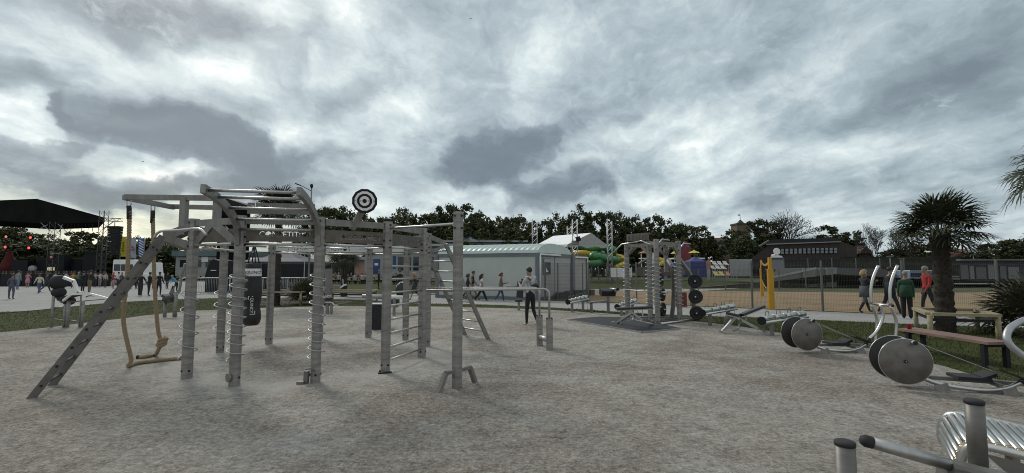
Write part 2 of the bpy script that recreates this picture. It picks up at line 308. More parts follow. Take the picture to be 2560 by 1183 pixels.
# ------------------------------------------------------------------ ground
def ground_mat(name, base, dirt, light, speck, bump=.5, gym=False):
    m = bpy.data.materials.new(name); m.use_nodes = True; t = m.node_tree; b = t.nodes['Principled BSDF']; b.inputs['Roughness'].default_value = .95; b.inputs['Specular IOR Level'].default_value = .15
    g = N(t, 'ShaderNodeNewGeometry')
    def nz(s, d, r=.6, dist=0, st=(1, 1, 1)):
        mp = N(t, 'ShaderNodeMapping'); mp.inputs['Scale'].default_value = st; t.links.new(g.outputs['Position'], mp.inputs[0])
        n = N(t, 'ShaderNodeTexNoise'); n.inputs['Scale'].default_value = s; n.inputs['Detail'].default_value = d; n.inputs['Roughness'].default_value = r; n.inputs['Distortion'].default_value = dist
        t.links.new(mp.outputs[0], n.inputs['Vector']); return n.outputs['Fac']
    def mr(x, a, b_, c=0, d=1):
        n = N(t, 'ShaderNodeMapRange'); t.links.new(x, n.inputs[0]); n.inputs[1].default_value = a; n.inputs[2].default_value = b_; n.inputs[3].default_value = c; n.inputs[4].default_value = d; return n.outputs[0]
    def mx(f, a, c, mode='MIX'):
        n = N(t, 'ShaderNodeMix', data_type='RGBA', blend_type=mode); t.links.new(f, n.inputs['Factor'])
        for k, q in (('A', a), ('B', c)):
            if isinstance(q, tuple): n.inputs[k].default_value = (*q, 1)
            else: t.links.new(q, n.inputs[k])
        return n.outputs['Result']
    c = mx(mr(nz(.33, 7, .66, .8), .44, .62), base, dirt)
    c = mx(mr(nz(.55, 6, .62, .4, (.5, 1.6, 1)), .52, .70, 0, .8), c, light)
    c = mx(mr(nz(1.7, 7, .68, .5), .50, .72, 0, .8), c, dirt)
    c = mx(mr(nz(.8, 5, .6, .2), .50, .70, 0, .75), c, light)
    c = mx(mr(nz(5.5, 7, .75, .8), .53, .66, 0, .75), c, tuple(x*.55 for x in dirt))
    c = mx(mr(nz(4.2, 8, .78, .6, (.45, 1.5, 1)), .60, .70, 0, .85), c, tuple(x*.30 for x in dirt))
    c = mx(mr(nz(7.5, 7, .75, .5), .56, .68, 0, .55), c, tuple(min(.6, x*1.2) for x in light))
    c = mx(mr(nz(26, 4, .7), .40, .68, 0, .62), c, tuple(min(.62, x*1.3) for x in light))
    c = mx(mr(nz(14, 5, .75, .3), .52, .68, 0, .7), c, tuple(x*.5 for x in base))
    c = mx(mr(nz(95, 3, .8), .36, .66, 0, speck), c, tuple(x*.28 for x in base))
    if gym:      # coarse grit, and paler disturbed gravel round the post holes
        c = mx(mr(nz(3.0, 14, .84), .30, .70), tuple([.46]*3), (1.5, 1.5, 1.5)) if False else c
        gm = N(t, 'ShaderNodeMix', data_type='RGBA', blend_type='MULTIPLY'); gm.inputs['Factor'].default_value = 1
        gr0 = N(t, 'ShaderNodeMath', operation='MULTIPLY'); t.links.new(mr(nz(2.6, 15, .86), .33, .67, .68, 1.30), gr0.inputs[0]); t.links.new(mr(nz(13.0, 8, .8), .36, .64, .66, 1.34), gr0.inputs[1]); gr = gr0.outputs[0]; t.links.new(c, gm.inputs['A']); t.links.new(gr, gm.inputs['B']); c = gm.outputs['Result']
        ds = N(t, 'ShaderNodeVectorMath', operation='DISTANCE'); t.links.new(g.outputs['Position'], ds.inputs[0]); ds.inputs[1].default_value = (-3.82, 9.23, 0)
        ab = N(t, 'ShaderNodeMath', operation='SUBTRACT'); t.links.new(ds.outputs['Value'], ab.inputs[0]); ab.inputs[1].default_value = 2.3
        a2 = N(t, 'ShaderNodeMath', operation='ABSOLUTE'); t.links.new(ab.outputs[0], a2.inputs[0])
        a3 = N(t, 'ShaderNodeMath', operation='MULTIPLY_ADD'); t.links.new(nz(1.3, 6, .7), a3.inputs[0]); a3.inputs[1].default_value = -1.6; t.links.new(a2.outputs[0], a3.inputs[2])
        c = mx(mr(a3.outputs[0], -.75, .0, .55, 0), c, light)
    t.links.new(c, b.inputs['Base Color'])
    hs = N(t, 'ShaderNodeMath', operation='MULTIPLY_ADD'); t.links.new(nz(70, 3, .8), hs.inputs[0]); hs.inputs[1].default_value = .35; t.links.new(nz(6, 6, .7), hs.inputs[2])
    bp = N(t, 'ShaderNodeBump'); bp.inputs['Strength'].default_value = bump; bp.inputs['Distance'].default_value = .10; t.links.new(hs.outputs[0], bp.inputs['Height']); t.links.new(bp.outputs[0], b.inputs['Normal'])
    return m
gravel = ground_mat('fine_grey_gravel', (.49, .448, .376), (.255, .20, .138), (.61, .59, .545), .6, .9, True)
pathm = ground_mat('pale_crushed_stone', (.36, .358, .343), (.295, .285, .26), (.43, .43, .42), .5, .3)
sandm = ground_mat('court_sand', (.285, .205, .122), (.23, .165, .098), (.33, .25, .16), .3, .5)
soilm = ground_mat('bare_soil', (.125, .108, .09), (.09, .078, .064), (.15, .13, .11), .4, .5)
lawn_m = mat('lawn_grass', (.034, .042, .014), .95, 0, .3, 3.0, .6, 50, c2=(.058, .068, .024), world=True, detail=8, spec=.1)
meadow_m = mat('meadow', (.05, .062, .028), .95, 0, .3, .4, c2=(.10, .105, .06), world=True, detail=8, spec=.1)
def sheet(name, pts, z, m, kind='structure', curb=None):
    mb = MB(); P = [Vector((p[0], p[1], z)) for p in pts]
    mb.add(P, [tuple(range(len(P)))]); me_o = mb.build(name, m, org=(0, 0, 0)); tag(me_o, kind=kind)
    me = me_o.data
    if me.polygons[0].normal.z < 0: me.flip_normals()
    return me_o
sheet('ground', [(-900, -60), (900, -60), (900, 1500), (-900, 1500)], -.012, meadow_m)
# crushed stone plaza and footpath round the workout area
sheet('plaza', [(-75, 3), (-20, 3), (40, 3), (40, 13.0), (24, 15), (13.9, 17.8), (10.45, 19.95), (6.1, 22.7), (3.6, 24.1), (1.6, 25.3), (3, 30), (-6, 31), (-7.5, 26.5), (-13, 30.0), (-20, 47), (-22, 62), (-80, 66)], -.008, pathm)
edge = [(-60, 2.0), (-30, 4.5), (-20, 7.6), (-16.2, 10.2), (-13.9, 12.3), (-13.5, 14.8), (-13.2, 18.6), (-10.6, 20.5), (-8.1, 21.5), (-5.2, 21.1), (-3.3, 21.1), (-.5, 20.3), (2, 19.1), (4.7, 16.9), (6.1, 15.0), (6.7, 14.0), (7.2, 12.3), (7.5, 11.2), (7.65, 9.6), (7.55, 8.2), (7.45, 7.0), (7.6, 6.0), (8.5, 4.8), (11, 3.4), (16, 1.5)]
outer = [(-60, 13), (-35, 15.2), (-20.6, 18.1), (-20.4, 23.4), (-18.4, 26.6), (-14.5, 27.5), (-8.3, 25.6), (-5.2, 23.2), (-3.6, 22.9), (-1, 22.2), (2.1, 20.4), (5, 17.9), (6.9, 16.9), (8.3, 16.6), (9.9, 15.8), (11, 15.2), (12.7, 14.3), (15.3, 13.4), (19, 11.5), (26, 6)]
e2 = smooth([(x, y, 0) for x, y in edge], 5); o2 = smooth([(x, y, 0) for x, y in outer], 5)
# the lawn strip: one sheet between the two curves
def strip(name, A, B, z, m):
    mb = MB(); n = 120
    def rs(L):
        d = [0]
        for i in range(1, len(L)): d.append(d[-1] + (L[i] - L[i - 1]).length)
        out = []
        for k in range(n + 1):
            t = d[-1]*k/n; j = max(i for i in range(len(d)) if d[i] <= t + 1e-9); j = min(j, len(L) - 2)
            out.append(lerp(L[j], L[j + 1], (t - d[j])/max(1e-9, d[j + 1] - d[j])))
        return out
    a, b = rs(A), rs(B)
    for i in range(n): mb.add([(a[i].x, a[i].y, z), (a[i + 1].x, a[i + 1].y, z), (b[i + 1].x, b[i + 1].y, z), (b[i].x, b[i].y, z)], [(0, 1, 2, 3)])
    return tag(mb.build(name, m, org=(0, 0, 0)), kind='structure')
strip('lawn_strip', e2, o2, -.004, lawn_m)
rnd = random.Random(4)
gpts = [(p.x + rnd.uniform(-.05, .05), p.y + rnd.uniform(-.05, .05)) for p in e2] + [(16, -30), (-60, -30)]
sheet('gravel_area', gpts, 0.0, gravel)
# short grass blades on the lawn strip
gb = MB(); rnd = random.Random(11)
def inside(x, y, P):
    c = False; j = len(P) - 1
    for i in range(len(P)):
        if (P[i][1] > y) != (P[j][1] > y) and x < (P[j][0] - P[i][0])*(y - P[i][1])/(P[j][1] - P[i][1]) + P[i][0]: c = not c
        j = i
    return c
gp = [(p.x, p.y) for p in e2]
ring = gp + [(p.x, p.y) for p in reversed(o2)]
cnt = 0
for _ in range(240000):
    if cnt > 42000: break
    if rnd.random() < .62: x, y = rnd.uniform(2, 17), rnd.uniform(5.5, 20)
    else: x, y = rnd.uniform(-21, 2), rnd.uniform(11, 27)
    if not inside(x, y, ring): continue
    cnt += 1; a = rnd.uniform(0, 6.28); h = rnd.uniform(.02, .05); w = rnd.uniform(.003, .007)*(1 + y*.05)
    dx, dy = math.cos(a)*w, math.sin(a)*w; lx, ly = rnd.uniform(-.03, .03), rnd.uniform(-.03, .03)
    gb.add([(x - dx, y - dy, -.004), (x + dx, y + dy, -.004), (x + lx, y + ly, h)], [(0, 1, 2)])
grass_b = mat('grass_blades', (.062, .076, .026), .8, 0, .3, 2.0, c2=(.10, .118, .045), world=True, spec=.2)
tag(gb.build('grass', grass_b, org=(0, 0, 0)), 'short green grass growing on the lawn strip round the gravel', 'grass', kind='stuff')
# loose stones
st = MB()
for _ in range(5200):
    Y = 2.2 + 13*rnd.random()**1.7; x = rnd.uniform(-1.15, 1.15)*Y
    if not inside(x, Y, gp + [(16, -30), (-60, -30)]): continue
    s_ = rnd.uniform(.004, .013)*(1 + .04*Y)
    a = rnd.uniform(0, 6.28); q = [V(math.cos(a + k*2.09)*s_*rnd.uniform(.7, 1.2), math.sin(a + k*2.09)*s_*rnd.uniform(.7, 1.2), -.001) for k in range(3)]
    c0 = V(x, Y, 0); st.add([c0 + p for p in q] + [c0 + V(0, 0, s_*.8)], [(0, 1, 3), (1, 2, 3), (2, 0, 3)])
tag(st.build('loose_stones', mat('small_stones', (.16, .15, .135), .95, 0, .5, 3, c2=(.46, .45, .42), world=True), org=(0, 0, 0)), 'loose grit and small stones scattered over the gravel', 'gravel', kind='stuff')
# beyond the fence: sand court, soil bank, lawns, paths
sheet('sand_court', [(4.3, 24.3), (10.6, 20.3), (14, 18.0), (24, 15.2), (48, 14), (62, 34), (44, 35.0), (27.0, 33.2), (15.2, 36), (9, 35.5), (6.2, 37), (3.2, 31)], 0.0, sandm)
sheet('lawn', [(3.2, 33), (5, 38.5), (9, 38), (13, 40), (22, 44), (34, 62), (20, 74), (-2, 70), (2.5, 45)], -.004, lawn_m)
sheet('far_lawn', [(-21, 47), (-14.5, 31.5), (-8, 28.5), (-5, 31), (1, 33), (2, 45), (-2, 66), (-26, 66)], -.002, lawn_m)
sheet('footpath', [(3.0, 33.0), (6.2, 37.2), (9, 35.7), (15, 36.2), (25.8, 46), (29, 53), (26.4, 52), (22.3, 46.6), (14.5, 39.6), (9, 38.8), (5.0, 40.0)], .004, pathm)
sheet('shop_path', [(-13.2, 30.2), (-7.6, 26.9), (-5.9, 31.2), (-4.5, 33.2), (-8.0, 31.2), (-15.6, 33.6)], .002, pathm)
sheet('planting_bed', [(-13.0, 21.6), (-8.2, 22.6), (-8.4, 24.6), (-13.4, 24.8)], .004, soilm)
# soil bank below the ramp: a real slope
sb = MB()
A = [G(1690, 722), G(1900, 720), G(2100, 716), G(2250, 712), G(2460, 708)]
Bk = [V(15.4, 40, .05), V(24.0, 42, .6), V(29.0, 41.5, 1.25), V(36, 41.8, .85), V(50, 44, .4)]
for i in range(4): sb.add([A[i] + V(0, 0, .002), A[i + 1] + V(0, 0, .002), Bk[i + 1], Bk[i]], [(0, 1, 2, 3)])
tag(sb.build('soil_bank', soilm, org=(0, 0, 0)), kind='structure')
# ------------------------------------------------------------------ main outdoor gym rig (twelve posts in a ring)
galv_p = mat('galvanised_post', (.26, .25, .232), .55, .4, .3, 5.0, .05, 30, stretch=(.6, .6, 3.2), detail=8)
PA, PB, PC, PD = V(-5.08, 7.32, 0), V(-4.06, 6.86, 0), V(-2.96, 7.06, 0), V(-2.10, 7.76, 0)
P5, P6, P7, P8 = V(-1.74, 9.0, 0), V(-1.88, 10.3, 0), V(-2.56, 11.2, 0), V(-3.57, 11.57, 0)
P9, P10, P11, P12 = V(-4.7, 11.4, 0), V(-5.53, 10.6, 0), V(-5.96, 9.53, 0), V(-5.75, 8.3, 0)
RING = [PA, PB, PC, PD, P5, P6, P7, P8, P9, P10, P11, P12]
CEN = V(-3.82, 9.23, 0); UP = V(0, 0, 1)
rig = thing('gym_rig', CEN, 'large ring shaped galvanised steel gym rig with spiral posts, climbing bars and a round target', 'gym rig')
def post(p, z1, aim, parent, w=.14, bolts=(2.44, 2.18, 2.06, .12), name='post', z0=-.05):
    mb = MB(); d = (V(aim[0], aim[1], 0) - V(p.x, p.y, 0)).normalized(); mb.beam(p + UP*z0, p + UP*z1, w, w, up=d, ch=w*.26)
    sd_ = V(-d.y, d.x, 0)
    for z in bolts:
        for q in (d, -d, sd_, -sd_):
            c = p + q*(w/2 - .002) + UP*z; mb.cyl(c, c + q*.014, .017, 8, 1)
    return mb.build(name, [galv_p, bolt_m], parent)
for i, p in enumerate(RING): post(p, 2.50, CEN, rig)
def edge_beam(a, b, z, h=.1, w=.055, off=0.0, name='top_rail', inset=.075, m=None):
    d = (b - a).normalized(); n = V(d.y, -d.x, 0); mb = MB(); mb.beam(a + d*inset + n*off + UP*z, b - d*inset + n*off + UP*z, w, h, up=n if False else UP)
    return mb.build(name, m or galv, rig)
def pipe(pts, r, parent, name='bar', m=None, n=10): return MB().tube(pts, r, n).build(name, m or steel_b, parent)
for i in range(12):
    a, b = RING[i], RING[(i + 1) % 12]; d = (b - a).normalized()
    edge_beam(a, b, 2.425)
    pipe([a + d*.06 + UP*2.075, b - d*.06 + UP*2.075], .021, rig, 'pull_up_bar', steel)
    mid = (a + b)/2
# inner low rails at the back, seen as pale lines
for a, b in ((P7, P8), (P8, P9), (P9, P10)):
    q = (a - CEN)*.86 + CEN, (b - CEN)*.86 + CEN
    pipe([q[0] + UP*2.2, q[1] + UP*2.2], .018, rig, 'pull_up_bar', steel)
    pipe([a + UP*2.2, q[0] + UP*2.2], .018, rig, 'bracket', steel)
# boards with cut-out lettering
plate_o = mat('weathered_steel_plate', (.135, .120, .105), .62, .3, .2, 8, .05, 30)
plate_w = mat('pale_coated_plate', (.60, .61, .60), .55, 0, .06, 3)
def board(a, b, z0, z1, words, m, inset=.08, th=.006, name='sign_board', back=False, off=0.0):
    d = (b - a).normalized(); n = V(d.y, -d.x, 0); a2, b2 = a + d*inset + n*off, b - d*inset + n*off; L = (b2 - a2).length
    mb = MB(); mid = (a2 + b2)/2 + UP*((z0 + z1)/2); mb.beam(a2 + UP*((z0 + z1)/2), b2 + UP*((z0 + z1)/2), th, z1 - z0, up=UP)
    ob = mb.build(name, m, rig)
    M0 = basis(mid - ORG[rig.name], d, UP, n)
    for (w, x, sz, dy) in words:
        t = text_mb(w, sz, th*6, M0 @ Matrix.Translation((x*L, dy, 0)))
        to = t.build('cutter', m, org=(0, 0, 0)); to.location = (0, 0, 0)
        md = ob.modifiers.new('cut', 'BOOLEAN'); md.operation = 'DIFFERENCE'; md.object = to; md.solver = 'EXACT'
        to.matrix_world = Matrix.Translation(ORG[rig.name])
        bpy.context.view_layer.update(); dg = bpy.context.evaluated_depsgraph_get()
        me = bpy.data.meshes.new_from_object(ob.evaluated_get(dg)); ob.modifiers.clear(); ob.data = me; bpy.data.objects.remove(to)
    return ob
board(PB, PC, 2.115, 2.31, [('COMPETITION', .09, .118, .01)], plate_o)
board(PC, PD, 2.115, 2.31, [('ACCURACY', .11, .125, -.01)], plate_o)
board(PD, P5, 2.115, 2.31, [('GYMNASTICS', .13, .118, -.005)], plate_o)
board(PB, PC, 2.53, 2.70, [('clock', -.30, .16, .02), ('in', .0, .075, .0)], galv_d)
board(PA, PB, 2.115, 2.31, [], plate_o)
board(P12, PA, 2.115, 2.31, [], plate_o)
board(P8, P9, 2.115, 2.27, [('POWER', .15, .135, 0)], plate_w)
board(P9, P10, 2.115, 2.27, [('AGILITY', .02, .135, 0)], plate_w)
board(P7, P8, 2.115, 2.27, [], plate_w)
# front climbing arch: two curved beams with rungs
nBC = V((PC - PB).y, -(PC - PB).x, 0).normalized()
def arch(p, name='arch_beam'):
    prof = [(0.06, 2.06), (.10, 2.25), (.24, 2.42), (.50, 2.55), (.85, 2.65), (1.22, 2.70)]
    c = smooth([p + nBC*x + UP*z for x, z in prof], 5); mb = MB()
    side = V(-nBC.y, nBC.x, 0); n = len(c); vs = []
    for i, q in enumerate(c):
        t = (c[min(i + 1, n - 1)] - c[max(0, i - 1)]).normalized(); y = side.cross(t)
        for a_, b_ in ((.03, .055), (-.03, .055), (-.03, -.055), (.03, -.055)): vs.append(q + side*a_ + y*b_)
    fs = [(i*4 + j, i*4 + (j + 1) % 4, i*4 + 4 + (j + 1) % 4, i*4 + 4 + j) for i in range(n - 1) for j in range(4)] + [(3, 2, 1, 0), tuple(n*4 - 4 + k for k in range(4))]
    mb.add(vs, fs); mb.build(name, galv, rig); return c
cl, cr_ = arch(PB), arch(PC)
for k in (24, 20, 15, 10, 6): pipe([cl[k], cr_[k]], .021, rig, 'rung', steel_b)
# brackets beside the left post pair and the leaning ladder
nAP = V((PA - P12).y, -(PA - P12).x, 0).normalized(); nl = V(-.82, -.57, 0)
N1 = V(-5.40, 7.09, 2.21); N2 = V(-5.945, 7.86, 2.21); B1 = V(-6.36, 6.20, -.03); B2 = V(-6.765, 6.88, -.03)
def gusset(pts, th, name='gusset'):
    a, b, c = [Vector(p) for p in pts[:3]]; z = (b - a).cross(c - a).normalized(); x = (b - a).normalized(); y = z.cross(x)
    poly = [((Vector(p) - a).dot(x), (Vector(p) - a).dot(y)) for p in pts]
    return MB().prism(poly, th, basis(a - z*th/2, x, y, z)).build(name, galv, rig)
for (p, nn) in ((PA, N1), (P12, N2)):
    gusset([p + UP*2.46, nn + UP*.06, nn - UP*.06, p + UP*1.98, p + UP*2.12, p*.4 + V(nn.x, nn.y, 0)*.6 + UP*2.2, p + UP*2.36], .05)
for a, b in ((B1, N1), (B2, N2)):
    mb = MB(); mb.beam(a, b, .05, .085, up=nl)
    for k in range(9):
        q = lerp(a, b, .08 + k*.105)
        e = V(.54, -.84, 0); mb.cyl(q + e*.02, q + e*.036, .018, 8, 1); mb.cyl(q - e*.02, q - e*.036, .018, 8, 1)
    mb.build('ladder_rail', [mat('shaded_ladder_steel', (.13, .125, .115), .6, .3, .25, 6.0, .04, 30), bolt_m], rig)  # rail colour darkened to carry the shade on their underside
for k in range(9): pipe([lerp(B1, N1, .08 + k*.105), lerp(B2, N2, .08 + k*.105)], .017, rig, 'rung', rubber)
pipe(smooth([D(384, 597, 7.0), D(400, 579, 6.98), D(450, 575.5, 6.8), D(496, 572, 6.62), D(516, 587, 6.55)], 3), .019, rig, 'grip_bar', steel)
pipe([D(489, 613, 7.05), D(580, 609, 6.85)], .019, rig, 'grip_bar', steel)
pipe([D(505, 620, 7.3), D(600, 628, 7.6)], .017, rig, 'grip_bar', steel)
gusset([PB + UP*2.12, PB + UP*1.98, PB + (PA - PB)*.55 + UP*2.34, PB + (PA - PB)*.62 + UP*2.44, PB + (PA - PB)*.45 + UP*2.44], .05)
gusset([PA + UP*2.12, PA + UP*1.98, PA + (PB - PA)*.45 + UP*2.36, PA + (PB - PA)*.35 + UP*2.42], .05)
# rope gantry over the left side
g1, g2 = V(-6.78, 8.0, 2.96), V(-6.86, 9.23, 2.96); h1, h2 = V(-5.16, 8.0, 2.94), V(-5.98, 9.25, 2.94)
for a, b, w in ((g1, h1, .07), (g2, h2, .07), (g1 - V(0, .03, .012), g2 - V(0, -.03, .012), .06)): MB().beam(a, b, w, .09).build('gantry_beam', galv, rig)
for q, z0 in ((V(-5.74, 8.0, 0), 2.30), (V(-5.20, 8.06, 0), 2.46), (P11 + V(0, -.28, 0), 2.30)): MB().beam(q + UP*z0, q + UP*2.95, .1, .1, up=V(0, 1, 0)).build('gantry_post', galv, rig)
MB().beam(P12 + V(0, -.08, 2.33), V(-5.20, 8.06, 2.40), .07, .1).build('gantry_beam', galv, rig)
# spirals round four posts
def coil(p, z0, z1, pitch, r=.118, rod=.0085, ph=0.0):
    n = int((z0 - z1)/pitch*14); pts = []
    for k in range(n + 1):
        a = ph + 2*math.pi*k/14; pts.append(p + V(math.cos(a)*r, math.sin(a)*r, z0 - (z0 - z1)*k/n))
    return MB().tube(pts, rod, 6).build('spiral_rod', alu, rig)
coil(PB, 1.62, .36, .135, ph=2.6); coil(PC, 1.62, .36, .135, ph=2.8); coil(PA, 1.36, .30, .25, ph=2.6, r=.125); coil(P11, 1.27, .28, .235, ph=2.2, r=.14)
# wall bars between two right posts, and the tall pull-up post
for z in (1.75, 1.53, 1.30, 1.08, .85, .62, .39, .175): pipe([PD + (P5 - PD)*.05 + UP*z, P5 - (P5 - PD)*.05 + UP*(z - .005)], .017, rig, 'rung', steel_b)
PE = V(-.79, 6.74, 0); post(PE, 2.54, CEN, rig, bolts=(2.48, 2.3), name='post')
pipe([PD + UP*2.385, PE + UP*2.37], .019, rig, 'pull_up_bar', steel)
for pts in ([V(-1.02, 6.50, -.03), V(-.93, 6.58, .245), V(-.82, 6.71, .245)], [V(-.76, 6.78, .245), V(-.63, 6.98, .245), V(-.55, 7.08, -.03)]):
    mb = MB()
    for a, b in zip(pts[:-1], pts[1:]): mb.beam(a, b, .075, .05)
    mb.build('push_up_trestle', galv, rig)
# parallel bars on paired sleeves
for (s, e, fl) in ((V(-1.69, 9.12, 1.28), V(.79, 9.82, 1.28), 0), (V(-1.83, 10.22, 1.28), V(.615, 10.4, 1.28), 1)):
    c = [s, e - V(.12, 0, 0)] + [e + V(-.12 + .12*math.sin(a), 0, -.12 + .12*math.cos(a)) for a in (R(25), R(50), R(75), R(90))] + [V(e.x, e.y, .6)]
    pipe(c, .024, rig, 'parallel_bar', steel_b, 12)
    mb = MB(); mb.beam(V(e.x, e.y, -.05), V(e.x, e.y, .655), .135, .135, up=V(0, 1, 0), ch=.02)
    for q in ((.05, .05), (-.05, .05), (.05, -.05), (-.05, -.05)): mb.cyl(V(e.x + q[0], e.y + q[1], .65), V(e.x + q[0], e.y + q[1], .675), .016, 8, 1)
    mb.build('sleeve', [galv_p, bolt_m], rig)
pipe([V(.63, 10.34, .2), V(.77, 9.88, .2)], .06, rig, 'cross_tube', steel_b, 14)
# sloping ladder at the right rear
T1, T2 = V(-1.50, 10.40, 2.26), V(-2.13, 11.1, 2.26); Q1, Q2 = V(-.57, 11.37, -.03), V(-1.2, 12.07, -.03)
for a, b in ((Q1, T1), (Q2, T2)): MB().beam(a, b, .05, .09, up=V(.7, .7, 0)).build('ladder_rail', galv, rig)
for k in range(9): pipe([lerp(Q1, T1, .1 + k*.105), lerp(Q2, T2, .1 + k*.105)], .02, rig, 'rung', steel_b)
for p, q in ((P6, T1), (P7, T2)):
    MB().beam(p + UP*2.44, q + UP*.02, .05, .1).build('gusset', galv, rig); MB().beam(p + UP*2.05, q - UP*.03, .045, .07).build('gusset', galv, rig)
# small fittings at two post feet
mb = MB(); mb.beam(PC + V(-.11, -.06, -.02), PC + V(-.10, -.08, .19), .07, .06, up=V(1, 0, 0)); mb.box(PC + V(-.17, -.1, .02), (.1, .09, .04)); mb.tube([PC + V(-.11, -.1, .21), PC + V(-.02, -.12, .23), PC + V(.03, -.1, .19)], .012, 6)
mb.build('foot_bracket', galv_d, rig)
mb = MB(); d_ = V(-.62, -.78, 0); mb.cyl(PB + d_*.06 + UP*.13, PB + d_*.1 + UP*.13, .065, 16); mb.build('foot_plate', galv, rig)
mb = MB(); mb.box(PD + V(.02, -.1, .012), (.22, .07, .02), .3); mb.cyl(PD + V(-.06, -.1, .0), PD + V(-.06, -.1, .05), .015, 8); mb.build('foot_bracket', bolt_m, rig)
# target on its leaning arm
ta = lerp(PC, PD, .52) + UP*2.40; tc = D(912, 503, 7.30)
MB().beam(ta + V(-.07, -.03, -.06), tc + V(.0, .03, -.05), .10, .05, up=V(.5, -.85, 0)).build('target_arm', galv, rig)
zt = (V(0, 0, 1.7) + V(-1.2, -1.5, 0) - tc).normalized(); zt = V(.18, -.98, -.08).normalized(); xt = UP.cross(zt).normalized()*1; yt = zt.cross(xt)
Mt = basis(tc, xt, yt, zt)
def gon(r): return [(r*math.cos(R(15 + 30*k)), r*math.sin(R(15 + 30*k))) for k in range(12)]
mb = MB(); mb.prism(gon(.198), .02, Mt, 0)
for k, (r, m_) in enumerate(((.158, 1), (.118, 0), (.080, 1), (.034, 0))): mb.prism(gon(r), .002, Mt @ Matrix.Translation((0, 0, .02 + .002*k + .0002)), m_)
tb = mb.build('target_board', [black_p, white_p], rig)
for s_, x, z_ in (('10', .138, .0245), ('10', -.138, .0245), ('30', .062, .0285), ('30', -.062, .0285)): text_mb(s_, .026, .002, Mt @ Matrix.Translation((x, 0, z_))).build('number', black_p, tb)
# ropes
rope_m = mat('hemp_rope', (.25, .185, .11), .9, 0, .25, 30, .2, 60, c2=(.34, .26, .165))
def strands(path, r, pitch=.13, mb=None):
    mb = mb or MB(); P = smooth(path, 14); L = 0; fr = []; px = None
    d = [0]
    for i in range(1, len(P)): d.append(d[-1] + (P[i] - P[i - 1]).length)
    n = int(d[-1]/pitch*9); pts = []; j = 0
    for k in range(n + 1):
        t = d[-1]*k/n
        while j < len(P) - 2 and d[j + 1] < t: j += 1
        pts.append((lerp(P[j], P[j + 1], (t - d[j])/max(1e-9, d[j + 1] - d[j])), (P[j + 1] - P[j]).normalized(), t))
    for s_ in range(3):
        q = []; px = V(1, 0, 0)
        for p, t, l in pts:
            x = (px - t*px.dot(t)).normalized(); px = x; y = t.cross(x); a = 2*math.pi*(l/pitch + s_/3); q.append(p + (x*math.cos(a) + y*math.sin(a))*r*.5)
        mb.tube(q, r*.56, 6)
    return mb
def climbing_rope(top, path, name, label, knot=None, tail=True):
    t = thing(name, (top.x, top.y, 0), label, 'rope', 'climbing ropes under the gantry')
    mb = strands(path, .034, .15)
    if knot:
        for k in range(3):
            c = knot + V(.01*k, 0, .035*k - .03); lp = [c + V(.062*math.cos(a), .05*math.sin(a), .03*math.sin(a + k)) for a in [R(30*i) for i in range(14)]]; strands(lp, .034, .15, mb=mb)
        for k in range(7): mb.tube([knot + V(.03, 0, .06), knot + V(.05 + .012*k, -.02, .11 + .01*(k % 3))], .003, 4)
    mb.build('rope', rope_m, t)
    MB().tube([top + V(0, 0, -.13), lerp(top + V(0, 0, -.13), path[0], .5), path[0] - V(0, 0, .14)], .038, 10).build('rope_sleeve', rubber, t)
    cp = [top + V(.042*math.sin(a)*(1 if math.cos(a) < 0 else .75), 0, -.055 + .09*math.cos(a)) for a in [R(30*k) for k in range(12)]]
    MB().tube(cp, .010, 6, closed=True).build('carabiner', steel, t)
    if tail: MB().tube([path[-2]*.3 + path[-1]*.7, path[-1]], .038, 10).build('rope_sleeve', rubber, t)
Y1, Y2 = 8.06, 8.76
r1 = [D(324, 528, Y1), D(322, 610, Y1), D(317, 700, Y1 - .02), D(309, 770, Y1 - .02), D(310, 815, Y1), D(321, 868, Y1 + .02), D(328, 900, Y1 + .04), G(321, 916, .03), G(345, 908, .03), G(400, 901, .03), G(454, 896, .03)]
climbing_rope(D(323, 497, Y1), r1, 'climbing_rope', 'thick twisted hemp rope hanging from the gantry with its loose end trailing on the gravel', tail=False)
r2 = [D(382, 540, Y2), D(384, 620, Y2), D(386, 700, Y2), D(390, 770, Y2), D(396, 830, Y2), D(404, 856, Y2), D(396, 874, Y2 + .05), G(388, 887, .03), G(365, 892, .03), G(342, 893, .03)]
climbing_rope(D(383, 510, Y2), r2, 'climbing_rope', 'thick twisted hemp rope tied in a big knot just above the gravel', knot=D(404, 856, Y2))
